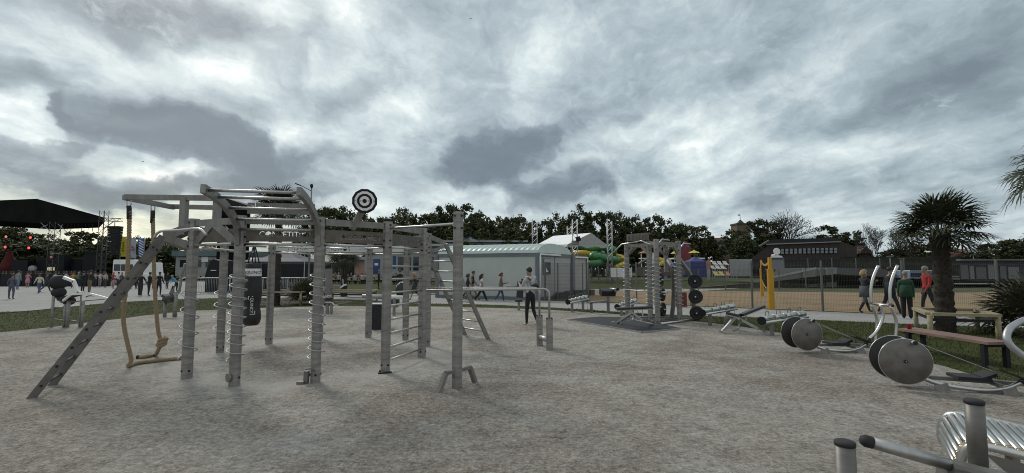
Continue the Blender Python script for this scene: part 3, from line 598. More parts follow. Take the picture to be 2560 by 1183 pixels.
# punch bag
bc = V(-5.69, 10.15, 0)
bag = thing('punch_bag', bc, 'black waisted punch bag with a white printed band hanging between the posts', 'punch bag')
prof = [(.04, .47), (.13, .48), (.165, .53), (.185, .62), (.18, .72), (.165, .82), (.155, .90), (.17, 1.0), (.183, 1.12), (.185, 1.25), (.175, 1.40), (.165, 1.50), (.163, 1.72), (.165, 1.80), (.15, 1.83), (.03, 1.835)]
MB().lathe([(r, z) for r, z in prof], 28, Matrix.Translation(bc)).build('bag_body', vinyl, bag)
MB().lathe([(.1655, 1.545), (.1675, 1.55), (.1665, 1.705), (.1645, 1.71)], 28, Matrix.Translation(bc)).build('printed_band', white_p, bag)
def wrap_text(txt, size, r, z, ang, vert=False, m=black_p, name='lettering', brackets=True):
    mb = MB(); tm = text_mb(txt, size, .002, Matrix.Identity(4)); w = max(v.x for v in tm.v) + size*.3
    if brackets:
        for s_ in (-1, 1): tm.box((s_*w, s_*size*.25, 0), (.012, size*1.1, .002)); tm.box((s_*(w - size*.4), s_*size*.78, 0), (size*.8, .012, .002))
    vs = []
    for v in tm.v:
        x, y = (v.y*-1, v.x) if not vert else (v.x, v.y)
        if vert: x, y = v.y, -v.x
        else: x, y = v.x, v.y
        a = ang + x/r; rr = r + .004 + v.z; vs.append(bc + V(rr*math.cos(a), rr*math.sin(a), z + y))
    mb.add(vs, tm.f); return mb.build(name, m, bag)
front = math.atan2(-bc.y, -bc.x) + .12
wrap_text('QUINCY', .09, .167, 1.625, front)
wrap_text('QUINCY', .085, .181, .92, front - .18, vert=True, m=white_p)
for k in range(4):
    a = R(45 + 90*k); MB().tube([bc + V(.12*math.cos(a), .12*math.sin(a), 1.81), bc + V(.02*math.cos(a), .02*math.sin(a), 2.19)], .012, 6).build('strap', rubber, bag)
pipe([lerp(P10, P11, .2)*.95 + CEN*.05 + UP*2.2, lerp(P10, P11, .8)*.95 + CEN*.05 + UP*2.2], .02, rig, 'bag_hanger', steel_b)
# ------------------------------------------------------------------ weight rack on its rubber mat
def tubes(paths, r, name, m, parent, n=10):
    mb = MB()
    for p in paths: mb.tube(p, r, n)
    return mb.build(name, m, parent)
matm = mat('rubber_mat', (.022, .023, .028), .85, 0, .35, 20, .2, 120)
X1, X2, X3, X4, X5, X6 = V(3.99, 16.0, 0), V(4.41, 14.06, 0), V(4.50, 15.1, 0), V(5.42, 15.0, 0), V(5.30, 15.85, 0), V(6.05, 15.4, 0)
rack = thing('weight_rack', (4.9, 15.1, 0), 'galvanised weight lifting rack with spiral posts and a small sign on top', 'weight rack')
XC = V(4.8, 15.1, 0)
for p in (X1, X2, X3, X4): post(p, 2.62, XC if p is not X3 else X2, rack, w=.15, bolts=(2.55, 2.3, .12), z0=.0)
def coil2(p, ph=2.6):
    pts = []; n = 11*14
    for k in range(n + 1):
        a = ph + 2*math.pi*k/14; pts.append(p + V(math.cos(a)*.13, math.sin(a)*.13, 1.92 - 1.42*k/n))
    MB().tube(pts, .010, 6).build('spiral_rod', alu, rack)
for p in (X1, X2, X3, X4): coil2(p)
def curved_rail(a, b, z=2.5, name='top_rail'):
    d = (b - a).normalized(); L = (b - a).length; mb = MB()
    mb.beam(a + d*.07 + UP*z, b - d*.07 + UP*z, .06, .11)
    for q, s_ in ((a, 1), (b, -1)): mb.beam(q + d*s_*.06 + UP*2.22, q + d*s_*.3 + UP*(z - .06), .058, .1)
    return mb.build(name, galv, rack)
for a, b in ((X1, X3), (X3, X2), (X2, X4), (X1, X5), (X4, X5)): curved_rail(a, b) if a is not X3 else MB().beam(a + V(0, -.08, 2.5), b + V(0, .08, 2.5), .06, .1).build('top_rail', galv, rack)
MB().beam(X5 + UP*1.6, X5 + UP*2.5, .12, .12, up=V(0, 1, 0)).build('post', galv, rack)
tubes([[D(1533, 632, 16.0), D(1554, 611, 15.9), D(1604, 602.5, 15.2), D(1627, 612, 14.5)]], .022, 'grip_bar', steel, rack)
tubes([[X2 + V(.05, 0, 2.45), X2 + V(.22, .1, 2.62), X2 + V(.55, .4, 2.60)], [X4 + V(.06, 0, 2.42), X4 + V(.2, .06, 2.56), X4 + V(.42, .16, 2.56)]][0:1], .02, 'grip_bar', steel, rack)
tubes([[X4 + V(.06, 0, 2.36), X4 + V(.2, .06, 2.54), X4 + V(.46, .16, 2.53)]], .02, 'grip_bar', steel, rack)
sg = MB(); s0, s1 = D(1567, 595, 15.7), D(1622, 591, 14.8); sg.beam(s0, s1, .03, .24); sgo = sg.build('sign_board', plate_o, rack)
mb = MB()
for k in range(14): mb.beam(lerp(s0, s1, .06 + k*.065) + V(-.02, -.02, -.08), lerp(s0, s1, .06 + k*.065) + V(-.02, -.02, .08), .006, .02, up=V(1, 0, 0))
mb.build('sign_slats', galv, sgo)
for c in ([V(5.30, 15.6, 2.0), V(5.32, 15.3, 1.75), V(5.42, 15.5, 1.3), V(5.48, 15.72, .7), V(5.45, 15.85, .03)], [X4 + V(.05, .02, 2.0), X4 + V(.4, .2, 1.6), V(5.98, 15.3, 1.25), V(6.02, 15.38, .6), V(6.05, 15.4, .03)]):
    c = smooth(c, 4); mb = MB()
    for a, b in zip(c[:-1], c[1:]): mb.beam(a, b + (b - a)*.12, .12, .12, up=V(.7, .7, 0), ch=.02)
    mb.build('plate_post', galv, rack)
tubes([[X2 + V(.1, .06, .04), V(6.25, 15.55, .04)], [X1 + V(.1, .02, .04), X5 + V(.2, .02, .04)], [X3 + V(.1, .1, .04), X5 + V(0, -.1, .04)], [X5 + V(.1, 0, .04), X6 + V(.1, .1, .04)]][:1], .035, 'base_bar', steel, rack)
for a, b in ((X1 + V(.1, .02, .04), X5 + V(.1, .02, .04)), (X5 + V(.15, 0, .04), X6 + V(.1, .1, .04)), (X2 + V(-.02, .1, .04), X3 + V(0, -.1, .04))): MB().beam(a, b, .06, .06).build('base_bar', galv, rack)
def mat_thing(name, pts, label):
    t = thing(name, (sum(p.x for p in pts)/len(pts), sum(p.y for p in pts)/len(pts), 0), label, 'rubber mat')
    z = .03; mb = MB(); n = len(pts); mb.add([V(p.x, p.y, -.01) for p in pts] + [V(p.x, p.y, z) for p in pts], [tuple(range(n, 2*n))] + [(k, (k + 1) % n, n + (k + 1) % n, n + k) for k in range(n)]); mb.build('mat_pad', matm, t)
    for k in range(n):
        a, b = pts[k], pts[(k + 1) % n]; d = (b - a).normalized(); MB().beam(V(a.x, a.y, .02) + d*.012, V(b.x, b.y, .02) - d*.012, .02, .035).build('edge_trim', alu, t)
mat_thing('rubber_mat', [G(1418, 801), G(1605, 833), G(1702, 823), V(4.55, 14.0, 0), X2 + V(-.1, -.1, 0), X1 + V(-.12, .1, 0), G(1500, 794)], 'dark rubber mat with pale metal edging in front of the weight rack')
mat_thing('rubber_mat', [X2 + V(.12, .1, 0), X6 + V(-.1, .05, 0), X5 + V(.1, .1, 0), X1 + V(.2, .1, 0)], 'dark rubber mat lying inside the feet of the weight rack')
# weight plates on their pegs
def plate(c, n, r, label):
    n = Vector(n).normalized(); t = thing('weight_plate', c, label, 'weight plate', 'black weight plates on the rack')
    x = UP.cross(n).normalized(); M = basis(c, x, n.cross(x), n)
    MB().lathe([(.03, -.045), (r - .012, -.045), (r, -.03), (r, .03), (r - .012, .045), (r - .06, .04), (r - .08, .03), (.07, .03), (.06, .045), (.03, .045)], 28, M).build('plate_disc', rubber, t)
    MB().cyl(c - n*.14, c + n*.11, .024, 12).build('hub', steel, t)
nr = V(-.42, -.9, 0)
plate(D(1738, 703, 15.15), nr, .225, 'black weight plate at the top of the right hand peg post of the rack')
plate(D(1739, 742, 15.2), nr, .225, 'black weight plate in the middle of the right hand peg post of the rack')
plate(D(1742, 783, 15.2), nr, .225, 'black weight plate lowest on the right hand peg post, nearly touching the base bar')
nl_ = V(.80, -.6, 0)
plate(D(1651, 700, 15.45), nl_, .225, 'black weight plate at the top of the inner peg post, half behind a spiral post')
plate(D(1656, 737, 15.5), nl_, .215, 'black weight plate in the middle of the inner peg post behind the barbell end')
plate(D(1657, 774, 15.55), nl_, .235, 'black weight plate lowest on the inner peg post beside the bench')
# barbell
bb0, bb1 = D(1526, 722, 16.35), D(1669, 731.5, 13.75); bd = (bb1 - bb0).normalized()
bar = thing('barbell', (bb0 + bb1)/2 - UP*((bb0 + bb1)/2).z, 'long steel barbell resting on the spiral rods of the weight rack', 'barbell')
MB().cyl(bb0, bb1, .014, 10).build('bar', steel_b, bar)
for a, s_ in ((bb0, 1), (bb1, -1)):
    MB().cyl(a, a + bd*s_*.38, .032, 14).build('sleeve', steel, bar); MB().cyl(a + bd*s_*.38, a + bd*s_*.45, .055, 14).build('collar', rubber, bar)
# benches
def pad(mb, a, b, w, th, side):
    mb.beam(a, b, w, th, up=(Vector(b) - Vector(a)).cross(Vector(side)), ch=th*.3)
def gym_bench(name, label, segs, legs, side, w=.28):
    t = thing(name, (segs[0][0].x, segs[0][0].y, 0), label, 'bench', 'padded weight benches')
    for k, (a, b) in enumerate(segs):
        d = (b - a).normalized(); u = d.cross(side).normalized(); u = u if u.z > 0 else -u
        MB().beam(a, b, w, .06, up=u, ch=.015).build('backrest' if k and len(segs) > 1 else 'seat', vinyl, t)
        MB().beam(a - u*.05, b - u*.05, .06, .04, up=u).build('seat_frame', steel_b, t)
    for pts, ww, m_ in legs:
        mb = MB()
        for a, b in zip(pts[:-1], pts[1:]): mb.beam(a, b, ww, ww)
        mb.build('leg', m_, t)
    return t
s1 = V(.25, .97, 0)
a, b = D(1542, 772, 13.45), D(1627, 768, 13.55)
gym_bench('flat_bench', 'flat black padded bench standing on the rubber mat under the barbell', [(a, b)],
  [([D(1583, 780, 13.5), G(1541, 808, .04)], .07, steel), ([G(1529, 806, .035), G(1553, 810, .035)], .06, steel), ([D(1575, 778, 13.5), D(1605, 800, 13.5), G(1637, 806, .035)], .06, steel_b), ([D(1588, 782, 13.55), D(1582, 800, 13.5), D(1568, 803, 13.4)], .035, steel_b), ([D(1606, 775, 13.6), D(1607, 790, 13.6)], .03, steel)], s1)
a, b, c = D(1815, 782, 12.6), D(1849, 790, 12.45), D(1905, 767, 12.6)
gym_bench('incline_bench', 'black padded bench with raised backrest standing at the edge of the gravel', [(a, b), (b + V(.02, 0, .02), c)],
  [([D(1836, 795, 12.5), G(1806, 829, .03)], .07, steel), ([G(1800, 827, .03), G(1813, 832, .03)], .05, steel), ([D(1838, 792, 12.55), D(1895, 822, 12.3), G(1912, 825, .03)], .06, steel_b), ([D(1818, 786, 12.7), G(1812, 812, .0)], .06, steel_b), ([D(1852, 800, 12.45), D(1845, 822, 12.2), D(1832, 828, 12.1)], .035, steel_b), ([D(1866, 784, 12.5), D(1864, 801, 12.5)], .035, steel_b)], s1)
# racks of chrome hand weights
ordw = ['first', 'second', 'third', 'fourth', 'fifth']
def weights(a, b, where, n=4, r=.062):
    d = (b - a).normalized(); sd_ = V(-d.y, d.x, 0).normalized(); sd_ = sd_ if sd_.y < 0 else -sd_
    t = thing('hand_weight_rack', ((a + b)/2).xy.to_3d(), 'low steel rack of chrome hand weights ' + where, 'weight rack', 'low racks of hand weights')
    for s_ in (-1, 1): MB().cyl(a + sd_*s_*.07 - UP*.09, b + sd_*s_*.07 - UP*.09, .036, 14).build('rail', steel, t)
    MB().cyl(a + d*.0 - UP*.05, a - d*.03 - UP*.05, .11, 8).build('end_plate', black_p, t)
    for q in (.2, .78):
        p = lerp(a, b, q); mb = MB(); mb.beam(p - UP*.1, V(p.x, p.y, -.02), .07, .1, up=d); mb.build('leg', galv, t)
    for q in (.45, .9):
        p = lerp(a, b, q); MB().tube(smooth([p - UP*.1 + sd_*.09, V(p.x, p.y, .12) + sd_*.1, V(p.x, p.y, .02) + sd_*.12 + d*.05], 4), .006, 5).build('cable', black_p, t)
    L = (b - a).length/n
    for k in range(n):
        p0 = a + d*(L*k + .02); p1 = p0 + d*(L*.82); rr = r*(.8 + .09*k)
        h = thing('hand_weight', (p0 + p1)/2, 'chrome hand weight, %s from left on the rack %s' % (ordw[k], where), 'hand weight', 'chrome hand weights on low racks')
        MB().lathe([(rr*.8, 0), (rr, .012), (rr, .82*L - .012), (rr*.8, .82*L)], 16, basis(p0, sd_, d.cross(sd_), d)).build('weight_body', steel, h)
        m_ = (p0 + p1)/2; c = [m_ - d*.09 + UP*rr*.8, m_ - d*.085 + UP*(rr + .07), m_ - d*.05 + UP*(rr + .10), m_ + d*.05 + UP*(rr + .10), m_ + d*.085 + UP*(rr + .07), m_ + d*.09 + UP*rr*.8]
        MB().tube(smooth(c, 3), .009, 6).build('handle', galv_d, h)
weights(D(1420, 752, 18.0), D(1467, 742, 19.3), 'beside the white cabin', 5, .07)
weights(D(1543, 764, 16.7), D(1591, 750, 17.9), 'behind the flat bench', 4, .07)
weights(D(1757, 778, 13.8), D(1837, 765, 15.0), 'behind the incline bench', 4, .08)
weights(D(1905, 797, 11.6), D(2012, 784, 12.9), 'behind the nearer flywheel', 4, .085)
# curl bench with angled pad
t = thing('curl_bench', G(1497, 782), 'small bench with a low plank seat and a dark angled arm pad on a post', 'bench')
MB().beam(D(1470, 757, 17.9), D(1519, 752, 18.1), .26, .05).build('seat', galv_d, t)
MB().beam(D(1478, 759, 17.9), G(1479, 784, -.02), .1, .1).build('leg', galv, t); MB().beam(D(1520, 738, 18.1), V(D(1520, 740, 18.1).x, 18.1, -.02), .1, .1).build('leg', galv, t)
MB().beam(D(1501, 731, 18.1), D(1536, 731, 18.2), .3, .24, up=V(.0, -.35, 1), ch=.03).build('arm_pad', vinyl, t); MB().beam(D(1534, 724, 18.0), D(1541, 731, 17.95), .22, .05).build('arm_pad', vinyl, t)
# ------------------------------------------------------------------ rowing machines with disc flywheels
def rower(loc, rz, label):
    t = thing('rowing_machine', (0, 0, 0), label, 'rowing machine', 'rowing machines with double disc flywheels')
    disc_m = mat('spun_steel_disc', (.17, .158, .143), .55, .5, .25, 6.0, .03, 40)
    for y, nm in ((-.17, 'flywheel_disc'), (.17, 'flywheel_disc')):
        M = basis((0, y, .40), (1, 0, 0), (0, 0, 1), (0, -1, 0))
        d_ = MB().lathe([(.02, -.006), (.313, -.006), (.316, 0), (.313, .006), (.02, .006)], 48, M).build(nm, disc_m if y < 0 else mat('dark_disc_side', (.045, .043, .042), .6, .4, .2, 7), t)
        MB().tube([(.315*math.cos(R(9*k)), y, .40 + .315*math.sin(R(9*k))) for k in range(40)], .0065, 5, closed=True).build('rim', steel, d_)
        MB().lathe([(.022, -.02), (.022, .02), (.01, .024)], 12, M).build('hub', bolt_m, d_)
        MB().lathe([(.010, .024), (.008, .034)], 8, M).build('axle_nut', steel_b, d_)
    MB().cyl((0, -.17, .40), (0, .17, .40), .05, 14).build('drum', black_p, t)
    MB().cyl((.10, -.24, .67), (.10, .17, .67), .026, 12).build('cable_roller', steel, t); MB().cyl((.10, -.25, .67), (.10, -.235, .67), .03, 12).build('roller_cap', bolt_m, t)
    MB().tube(smooth([(.10, 0, .24), (.317, 0, .125), (.52, 0, .07), (.80, 0, .042), (.98, 0, .045), (1.18, 0, .09), (1.345, 0, .185)], 6), .028, 12).build('base_tube', steel, t)
    MB().tube(smooth([(1.39, 0, .26), (1.594, 0, .45), (1.725, 0, .73), (1.70, 0, .97)], 6), .03, 12).build('mast_tube', steel, t)
    MB().tube([(1.33, 0, .17), (1.42, 0, .29)], .034, 12).build('clamp', rubber, t)
    MB().cyl((1.70, -.27, .97), (1.70, .27, .97), .026, 12).build('crossbar', steel, t); MB().cyl((1.70, -.29, .97), (1.70, -.27, .97), .028, 12).build('end_cap', bolt_m, t)
    for y in (-.235, .235):
        MB().tube(smooth([(1.69, y, .97), (1.70, y, 1.27), (1.765, y, 1.52), (1.89, y, 1.775)], 6), .03, 12).build('handle', steel, t)
        MB().tube(smooth([(1.70, y, .96), (1.79, y, .68), (1.77, y, .37), (1.70, y, -.02)], 6), .028, 12).build('leg', steel, t)
    for y in (-.03, .05): MB().tube([(.12, y, .69), (1.18, y, .245), (2.1, y, -.0)], .004, 5).build('strap', alu, t)
    MB().beam((1.06, .02, .345), (1.40, .02, .215), .24, .02, up=V(.4, 0, .9)).build('foot_pad', rubber, t)
    MB().beam((.1, .24, .13), (2.3, .24, .10), .07, .05).build('seat_rail', galv_d, t); MB().beam((.70, .24, .165), (1.08, .24, .16), .30, .045).build('seat', rubber, t); MB().beam((1.0, .24, .17), (1.14, .24, .235), .28, .045).build('seat', rubber, t)
    for x in (.48, 1.22): MB().beam((x, -.04, -.03), (x - .03, -.02, .09), .012, .16, up=V(1, 0, 0)).build('foot_plate', galv, t)
    MB().beam((1.15, .05, .1), (1.15, .26, .1), .05, .05).build('cross_member', galv, t)
    t.location = loc; t.rotation_euler.z = rz; return t
rower(V(5.885, 9.47, 0), R(2), 'rowing machine with twin steel discs and tall bent handles, farther of the two')
t2 = dup(bpy.data.objects['rowing_machine'], V(5.605, 6.76, 0), R(-19), 'rowing machine with twin steel discs, the nearer one cut by the right edge')
# bent white tube of another machine at the right edge
t = thing('exercise_machine', V(6.9, 5.6, 0), 'exercise machine at the right edge showing one bent pale tube loop', 'exercise machine')
c = [V(6.85, 5.5, -.03), V(6.9, 5.5, .5), D(2600, 905, 5.5), D(2545, 880, 5.55), D(2517, 846, 5.6), D(2535, 813, 5.65), D(2600, 797, 5.7), V(7.2, 5.75, .9), V(7.3, 5.8, -.03)]
MB().tube(smooth(c, 6), .038, 14).build('bent_tube', alu, t)
# ------------------------------------------------------------------ foreground machine, lower right
galv_shade = mat('galvanised_post_shaded', (.15, .143, .132), .5, .4, .28, 5.0, .05, 30, stretch=(.6, .6, 2.2), detail=8)  # darker steel: shade of the turned-away side and lens falloff put into the colour
t = thing('leg_press_machine', V(2.1, 2.3, 0), 'galvanised tubular gym machine with black capped posts in the lower right corner', 'exercise machine')
for (px, py, Y, r, zb) in ((2112, 1107, 2.26, .042, -.03), (2435, 1003, 2.3, .037, .74)):
    p = D(px, py, Y); MB().cyl(V(p.x, p.y, zb), p, r, 28).build('post', galv_shade, t); MB().lathe([(r + .002, -.012), (r + .003, .004), (r - .006, .010), (.01, .011)], 28, Matrix.Translation(p)).build('post_cap', rubber, t)
h0, h1 = D(2180, 1107, 2.28), D(2372, 1162, 2.2); hd = (h1 - h0).normalized()
MB().cyl(h0, h1, .0275, 22).build('handle', steel_b, t); MB().lathe([(.0285, 0), (.029, .03), (.02, .046), (.006, .05)], 20, basis(h0, hd.orthogonal().normalized(), hd.cross(hd.orthogonal().normalized()), -hd)).build('handle_cap', rubber, t)
MB().beam(D(2362, 1177, 2.22) , D(2700, 1262, 2.1), .12, .10, ch=.014).build('main_beam', galv_shade, t)
bm0 = D(2435, 1200, 2.25); MB().tube([V(D(2435, 1003, 2.3).x, 2.3, .732), V(D(2435, 1003, 2.3).x, 2.3, .745)], .055, 24).build('weld_collar', steel_b, t)
MB().beam(V(2.75, 2.12, .62), V(2.75, 2.12, -.03), .1, .1).build('leg', galv_shade, t)
# ------------------------------------------------------------------ slatted chrome roller bench
t = thing('tube_bench', V(3.4, 2.7, 0), 'curved bench made of polished steel tubes with heat marks on its welds', 'bench')
f0, f1, n0, n1 = V(3.17, 3.42, .66), V(3.87, 2.2, .66), V(2.74, 2.83, .66), V(3.44, 1.61, .66)
def rail3(a, b):
    d = (b - a).normalized(); return smooth([a - UP*.30 + d*.03, a - UP*.2 - d*.05, a - UP*.06 - d*.03, a + d*.05, a + d*.3 - UP*.0, a + d*.7 - UP*.03, b], 8)
ra, rb = rail3(f0, f1), rail3(n0, n1)
MB().tube(ra, .024, 12).build('side_rail', steel, t); MB().tube(rb, .024, 12).build('side_rail', steel, t)
heat = mat('heat_tinted_steel', (.50, .28, .07), .25, 1.0, .3, 20, c2=(.62, .55, .45))
dd = [0]
for i in range(1, len(ra)): dd.append(dd[-1] + (ra[i] - ra[i - 1]).length)
k_ = 0; s_ = 0.02
def at_len(P, q):
    j = 0
    while j < len(P) - 2 and dd[j + 1] < q: j += 1
    return lerp(P[j], P[j + 1], min(1, (q - dd[j])/max(1e-6, dd[j + 1] - dd[j])))
while s_ < dd[-1] and k_ < 24:
    a, b = at_len(ra, s_), at_len(rb, s_); MB().cyl(a, b, .0185, 12).build('slat_tube', steel, t)
    MB().lathe([(.0215, 0), (.0205, .035)], 12, basis(lerp(b, a, .03), (a - b).normalized().orthogonal(), (a - b).normalized().cross((a - b).normalized().orthogonal()), (a - b).normalized())).build('weld_ring', heat, t)
    s_ += .044; k_ += 1
sp = [n0 + V(.03, -.06, -.03), n0.lerp(n1, .25) + V(0, 0, -.035), n1 + V(0, 0, -.04), n1 + V(0, 0, -.25), n0.lerp(n1, .35) + V(0, 0, -.20), n0.lerp(n1, .12) + V(0, 0, -.12)]
z_ = UP.cross((n1 - n0).normalized()); x_ = (n1 - n0).normalized(); M = basis(sp[0] - z_*.02, x_, UP, -z_*1)
MB().prism([((p - sp[0]).dot(x_), (p - sp[0]).z) for p in sp], .008, M).build('side_plate', galv_shade, t)
for q in (.12, .8):
    for P in ((f0, f1), (n0, n1)): p = lerp(P[0], P[1], q + .1); MB().beam(p - UP*.04, V(p.x, p.y, -.03), .05, .05).build('leg', galv_p, t)
# ------------------------------------------------------------------ bench with red seat, cup, planter surround
red_w = mat('red_stained_timber', (.15, .088, .068), .65, 0, .2, 3, .05, 30, c2=(.245, .155, .125), stretch=(6, 1, 1))
t = thing('red_bench', V(8.45, 9.0, 0), 'long bench with a weathered red seat board on black steel legs on the grass', 'bench')
S = [V(8.14, 9.82, .45), V(8.14, 7.98, .45), V(8.64, 8.04, .45), V(8.66, 10.0, .45)]
mb = MB(); mb.add([p - UP*.045 for p in S] + S, [(0, 1, 2, 3), (4, 5, 6, 7), (0, 1, 5, 4), (1, 2, 6, 5), (2, 3, 7, 6), (3, 0, 4, 7)]); mb.build('seat', red_w, t)
for (x, y) in ((8.19, 8.1), (8.59, 8.12), (8.19, 9.62), (8.60, 9.75)): MB().beam(V(x, y, -.02), V(x, y, .40), .07, .07).build('leg', black_p, t)
for y in (8.1, 9.68): MB().beam(V(8.16, y, .375), V(8.62, y + .02, .375), .06, .05).build('seat_frame', black_p, t)
cp = G(2247, 827, .45); MB().lathe([(.035, 0), (.042, .10), (.044, .105), (.038, .105), (.03, .01)], 16, Matrix.Translation(V(8.30, 9.72, .452))).build('cup', mat('red_plastic', (.32, .02, .02), .35), org=(8.30, 9.72, .452)); tag(bpy.data.objects['cup'], 'red cup left on the end of the red bench', 'cup')
def surround(name, pts, z, label, hpost=None, plank=.09):
    t = thing(name, V(sum(p.x for p in pts)/4, sum(p.y for p in pts)/4, 0), label, 'planter', 'timber seat frames round the palms')
    for k in range(4):
        a, b = pts[k], pts[(k + 1) % 4]; d = (b - a).normalized(); n = V(-d.y, d.x, 0)
        MB().beam(V(a.x, a.y, z) + d*.02, V(b.x, b.y, z) - d*.02, .16, .07).build('top_board', wood, t)
        MB().beam(V(a.x, a.y, z - .14) + d*.05 + n*.05, V(b.x, b.y, z - .14) - d*.05 + n*.05, .03, .07).build('strap', rubber, t)
        MB().cyl(V(a.x, a.y, -.05), V(a.x, a.y, z - .03), .055, 10).build('post', wood, t)
        m_ = (a + b)/2
    return t
surround('palm_surround', [V(11.3, 13.0, 0), V(10.25, 11.4, 0), V(11.5, 11.0, 0), V(12.5, 12.5, 0)], .60, 'pale timber frame on posts round the tall palm beside the red bench')
# ------------------------------------------------------------------ left machines
t = thing('exercise_machine', V(-13.0, 14.0, 0), 'outdoor gym machine with black weights and white bent arms at the far left', 'exercise machine')
Yl = 13.6
for px, y0, y1, w in ((128, 740, 824, .085), (167, 752, 828, .12), (204, 752, 824, .09), (160, 760, 815, .09), (198, 738, 815, .05)):
    p = D(px, y1, Yl); q = D(px, y0, Yl); MB().cyl(V(p.x, p.y, -.03), V(p.x, p.y, q.z), w*.42, 12).build('post', galv_p, t)
for a, b, r in (((128, 770), (167, 768), .03), ((130, 798), (205, 805), .02), ((167, 756), (272, 747), .016), ((167, 800), (205, 806), .018)): MB().cyl(D(*a, Yl), D(*b, Yl + .1), r, 8).build('crossbar', galv, t)
def bent(pts, w, m, name='arm'):
    mb = MB()
    for a, b in zip(pts[:-1], pts[1:]): mb.beam(a, b + (b - a).normalized()*w*.3, w, w)
    return mb.build(name, m, t)
bent([D(158, 752, Yl - .2), D(178, 736, Yl - .25), D(222, 734, Yl - .25), D(275, 748, Yl - .2)], .055, white_p)
bent([D(160, 694, Yl), D(184, 703, Yl), D(196, 732, Yl), D(205, 732, Yl)], .075, white_p)
bent([D(156, 755, Yl), D(140, 742, Yl + .2), D(135, 735, Yl + .3)], .06, galv)
tubes([smooth([D(215, 743, Yl), D(222, 740, Yl), D(240, 740, Yl)], 4)], .015, 'grip_bar', black_p, t)
for (px, py, r) in ((146, 706, .21), (147, 731, .155), (172, 752, .13)):
    c = D(px, py, Yl + .15); MB().lathe([(.05, -.14), (r*.8, -.13), (r, -.06), (r, .06), (r*.8, .13), (.05, .14)], 20, basis(c, (0, 0, 1), (.25, .97, 0), (.97, -.25, 0))).build('weight_stack', rubber, t)
MB().beam(D(150, 748, Yl), D(200, 735, Yl), .2, .08).build('seat', rubber, t)
t = thing('exercise_machine', V(-11.5, 16.5, 0), 'outdoor gym machine with a grey tilted seat standing behind the ropes', 'exercise machine')
Yl = 16.6
for px, y0, y1, r in ((411, 755, 800, .06), (436, 730, 803, .07), (463, 735, 800, .05)):
    p = D(px, y1, Yl); MB().cyl(V(p.x, p.y, -.03), V(p.x, p.y, D(px, y0, Yl).z), r, 10).build('post', galv_p, t)
bent([D(438, 770, Yl), D(428, 745, Yl), D(434, 715, Yl), D(425, 735, Yl)], .05, galv); bent([D(447, 735, Yl), D(455, 690, Yl), D(462, 660, Yl)], .06, galv); tubes([smooth([D(437, 735, Yl), D(455, 733, Yl), D(470, 732, Yl)], 3)], .03, 'grip_bar', white_p, t)
bent([D(448, 700, Yl), D(465, 693, Yl), D(478, 686, Yl)], .03, white_p)
MB().lathe([(.02, -.1), (.2, -.08), (.24, .0), (.2, .08), (.02, .1)], 18, basis(D(424, 746, Yl), (.9, 0, .4), (0, 1, 0), (-.4, 0, .9))).build('seat', mat('dark_grey_plastic', (.05, .055, .065), .5), t); MB().beam(D(414, 738, Yl), D(436, 752, Yl), .4, .09).build('seat', mat('dark_grey_plastic', (.05, .055, .065), .5), t)
# black climbing box, roller machines at the back edge of the gravel
t = thing('plyometric_box', G(945, 824), 'black six sided jump box leaning outward with a pale top edge', 'jump box')
c = V(D(949, 0, 13.3).x, 13.3, 0); prof = [(-.12, 0), (.17, 0), (.27, .42), (.17, .70), (-.20, .70), (-.23, .65)]
MB().prism(prof, .5, basis(c + V(0, -.25, -.01), (1, 0, 0), (0, 0, 1), (0, 1, 0))).build('box_body', matm, t); MB().beam(c + V(-.24, .0, .712), c + V(.17, .0, .712), .46, .02).build('top_edge', alu, t); MB().beam(c + V(.18, .0, .71), c + V(.28, .0, .43), .46, .02, up=V(1, 0, .5)).build('top_edge', alu, t)
t = thing('roller_machine', G(935, 785), 'low gym machine with a pale horizontal roller behind the jump box', 'exercise machine')
MB().cyl(D(906, 741, 17.0), D(955, 741, 17.0), .075, 16).build('roller', alu, t); MB().cyl(D(958, 742, 17.0), D(1010, 743, 17.0), .06, 16).build('roller', white_p, t)
for px in (918, 985): p = D(px, 790, 17.0); MB().beam(V(p.x, 17, -.03), V(p.x, 17, .62), .09, .09).build('leg', galv, t)
bent([D(958, 744, 17), D(965, 737, 17), D(972, 735, 17)], .04, white_p)
t = thing('exercise_machine', G(1000, 790), 'gym machine with a black oval pad in a white frame behind the wall bars', 'exercise machine')
Yl = 18.0
bent([D(990, 740, Yl), D(993, 714, Yl), D(1001, 706, Yl), D(1008, 706, Yl)], .05, white_p); bent([D(985, 768, Yl), D(1008, 764, Yl)], .09, white_p)
MB().lathe([(.02, -.06), (.16, -.05), (.20, 0), (.16, .05), (.02, .06)], 18, basis(D(1001, 727, Yl), (1, 0, 0), (0, 0, 1.5), (0, -1, 0))).build('back_pad', vinyl, t); MB().box(D(988, 757, Yl), (.28, .25, .28)).build('weight_stack', vinyl, t)
for px in (985, 1009): p = D(px, 785, Yl); MB().beam(V(p.x, Yl, -.03), V(p.x, Yl, .55), .09, .09).build('leg', galv, t)
t = thing('exercise_machine', G(1290, 770), 'gym station with a tall black padded block beside the man in the hoodie', 'exercise machine')
Yl = 19.2; MB().beam(D(1302, 704, Yl), D(1299, 744, Yl), .28, .26, up=V(0, 1, 0), ch=.03).build('back_pad', vinyl, t); MB().box(D(1297, 752, Yl), (.30, .3, .07)).build('seat', vinyl, t); MB().beam(D(1310, 697, Yl), D(1310, 705, Yl), .22, .2, up=V(0, 1, 0), ch=.05).build('back_pad', vinyl, t)
p = D(1297, 760, Yl); MB().beam(V(p.x, Yl, -.03), V(p.x, Yl, .38), .1, .1).build('leg', galv, t); MB().cyl(D(1265, 716, Yl), D(1296, 716, Yl), .025, 8).build('grip_bar', galv, t)
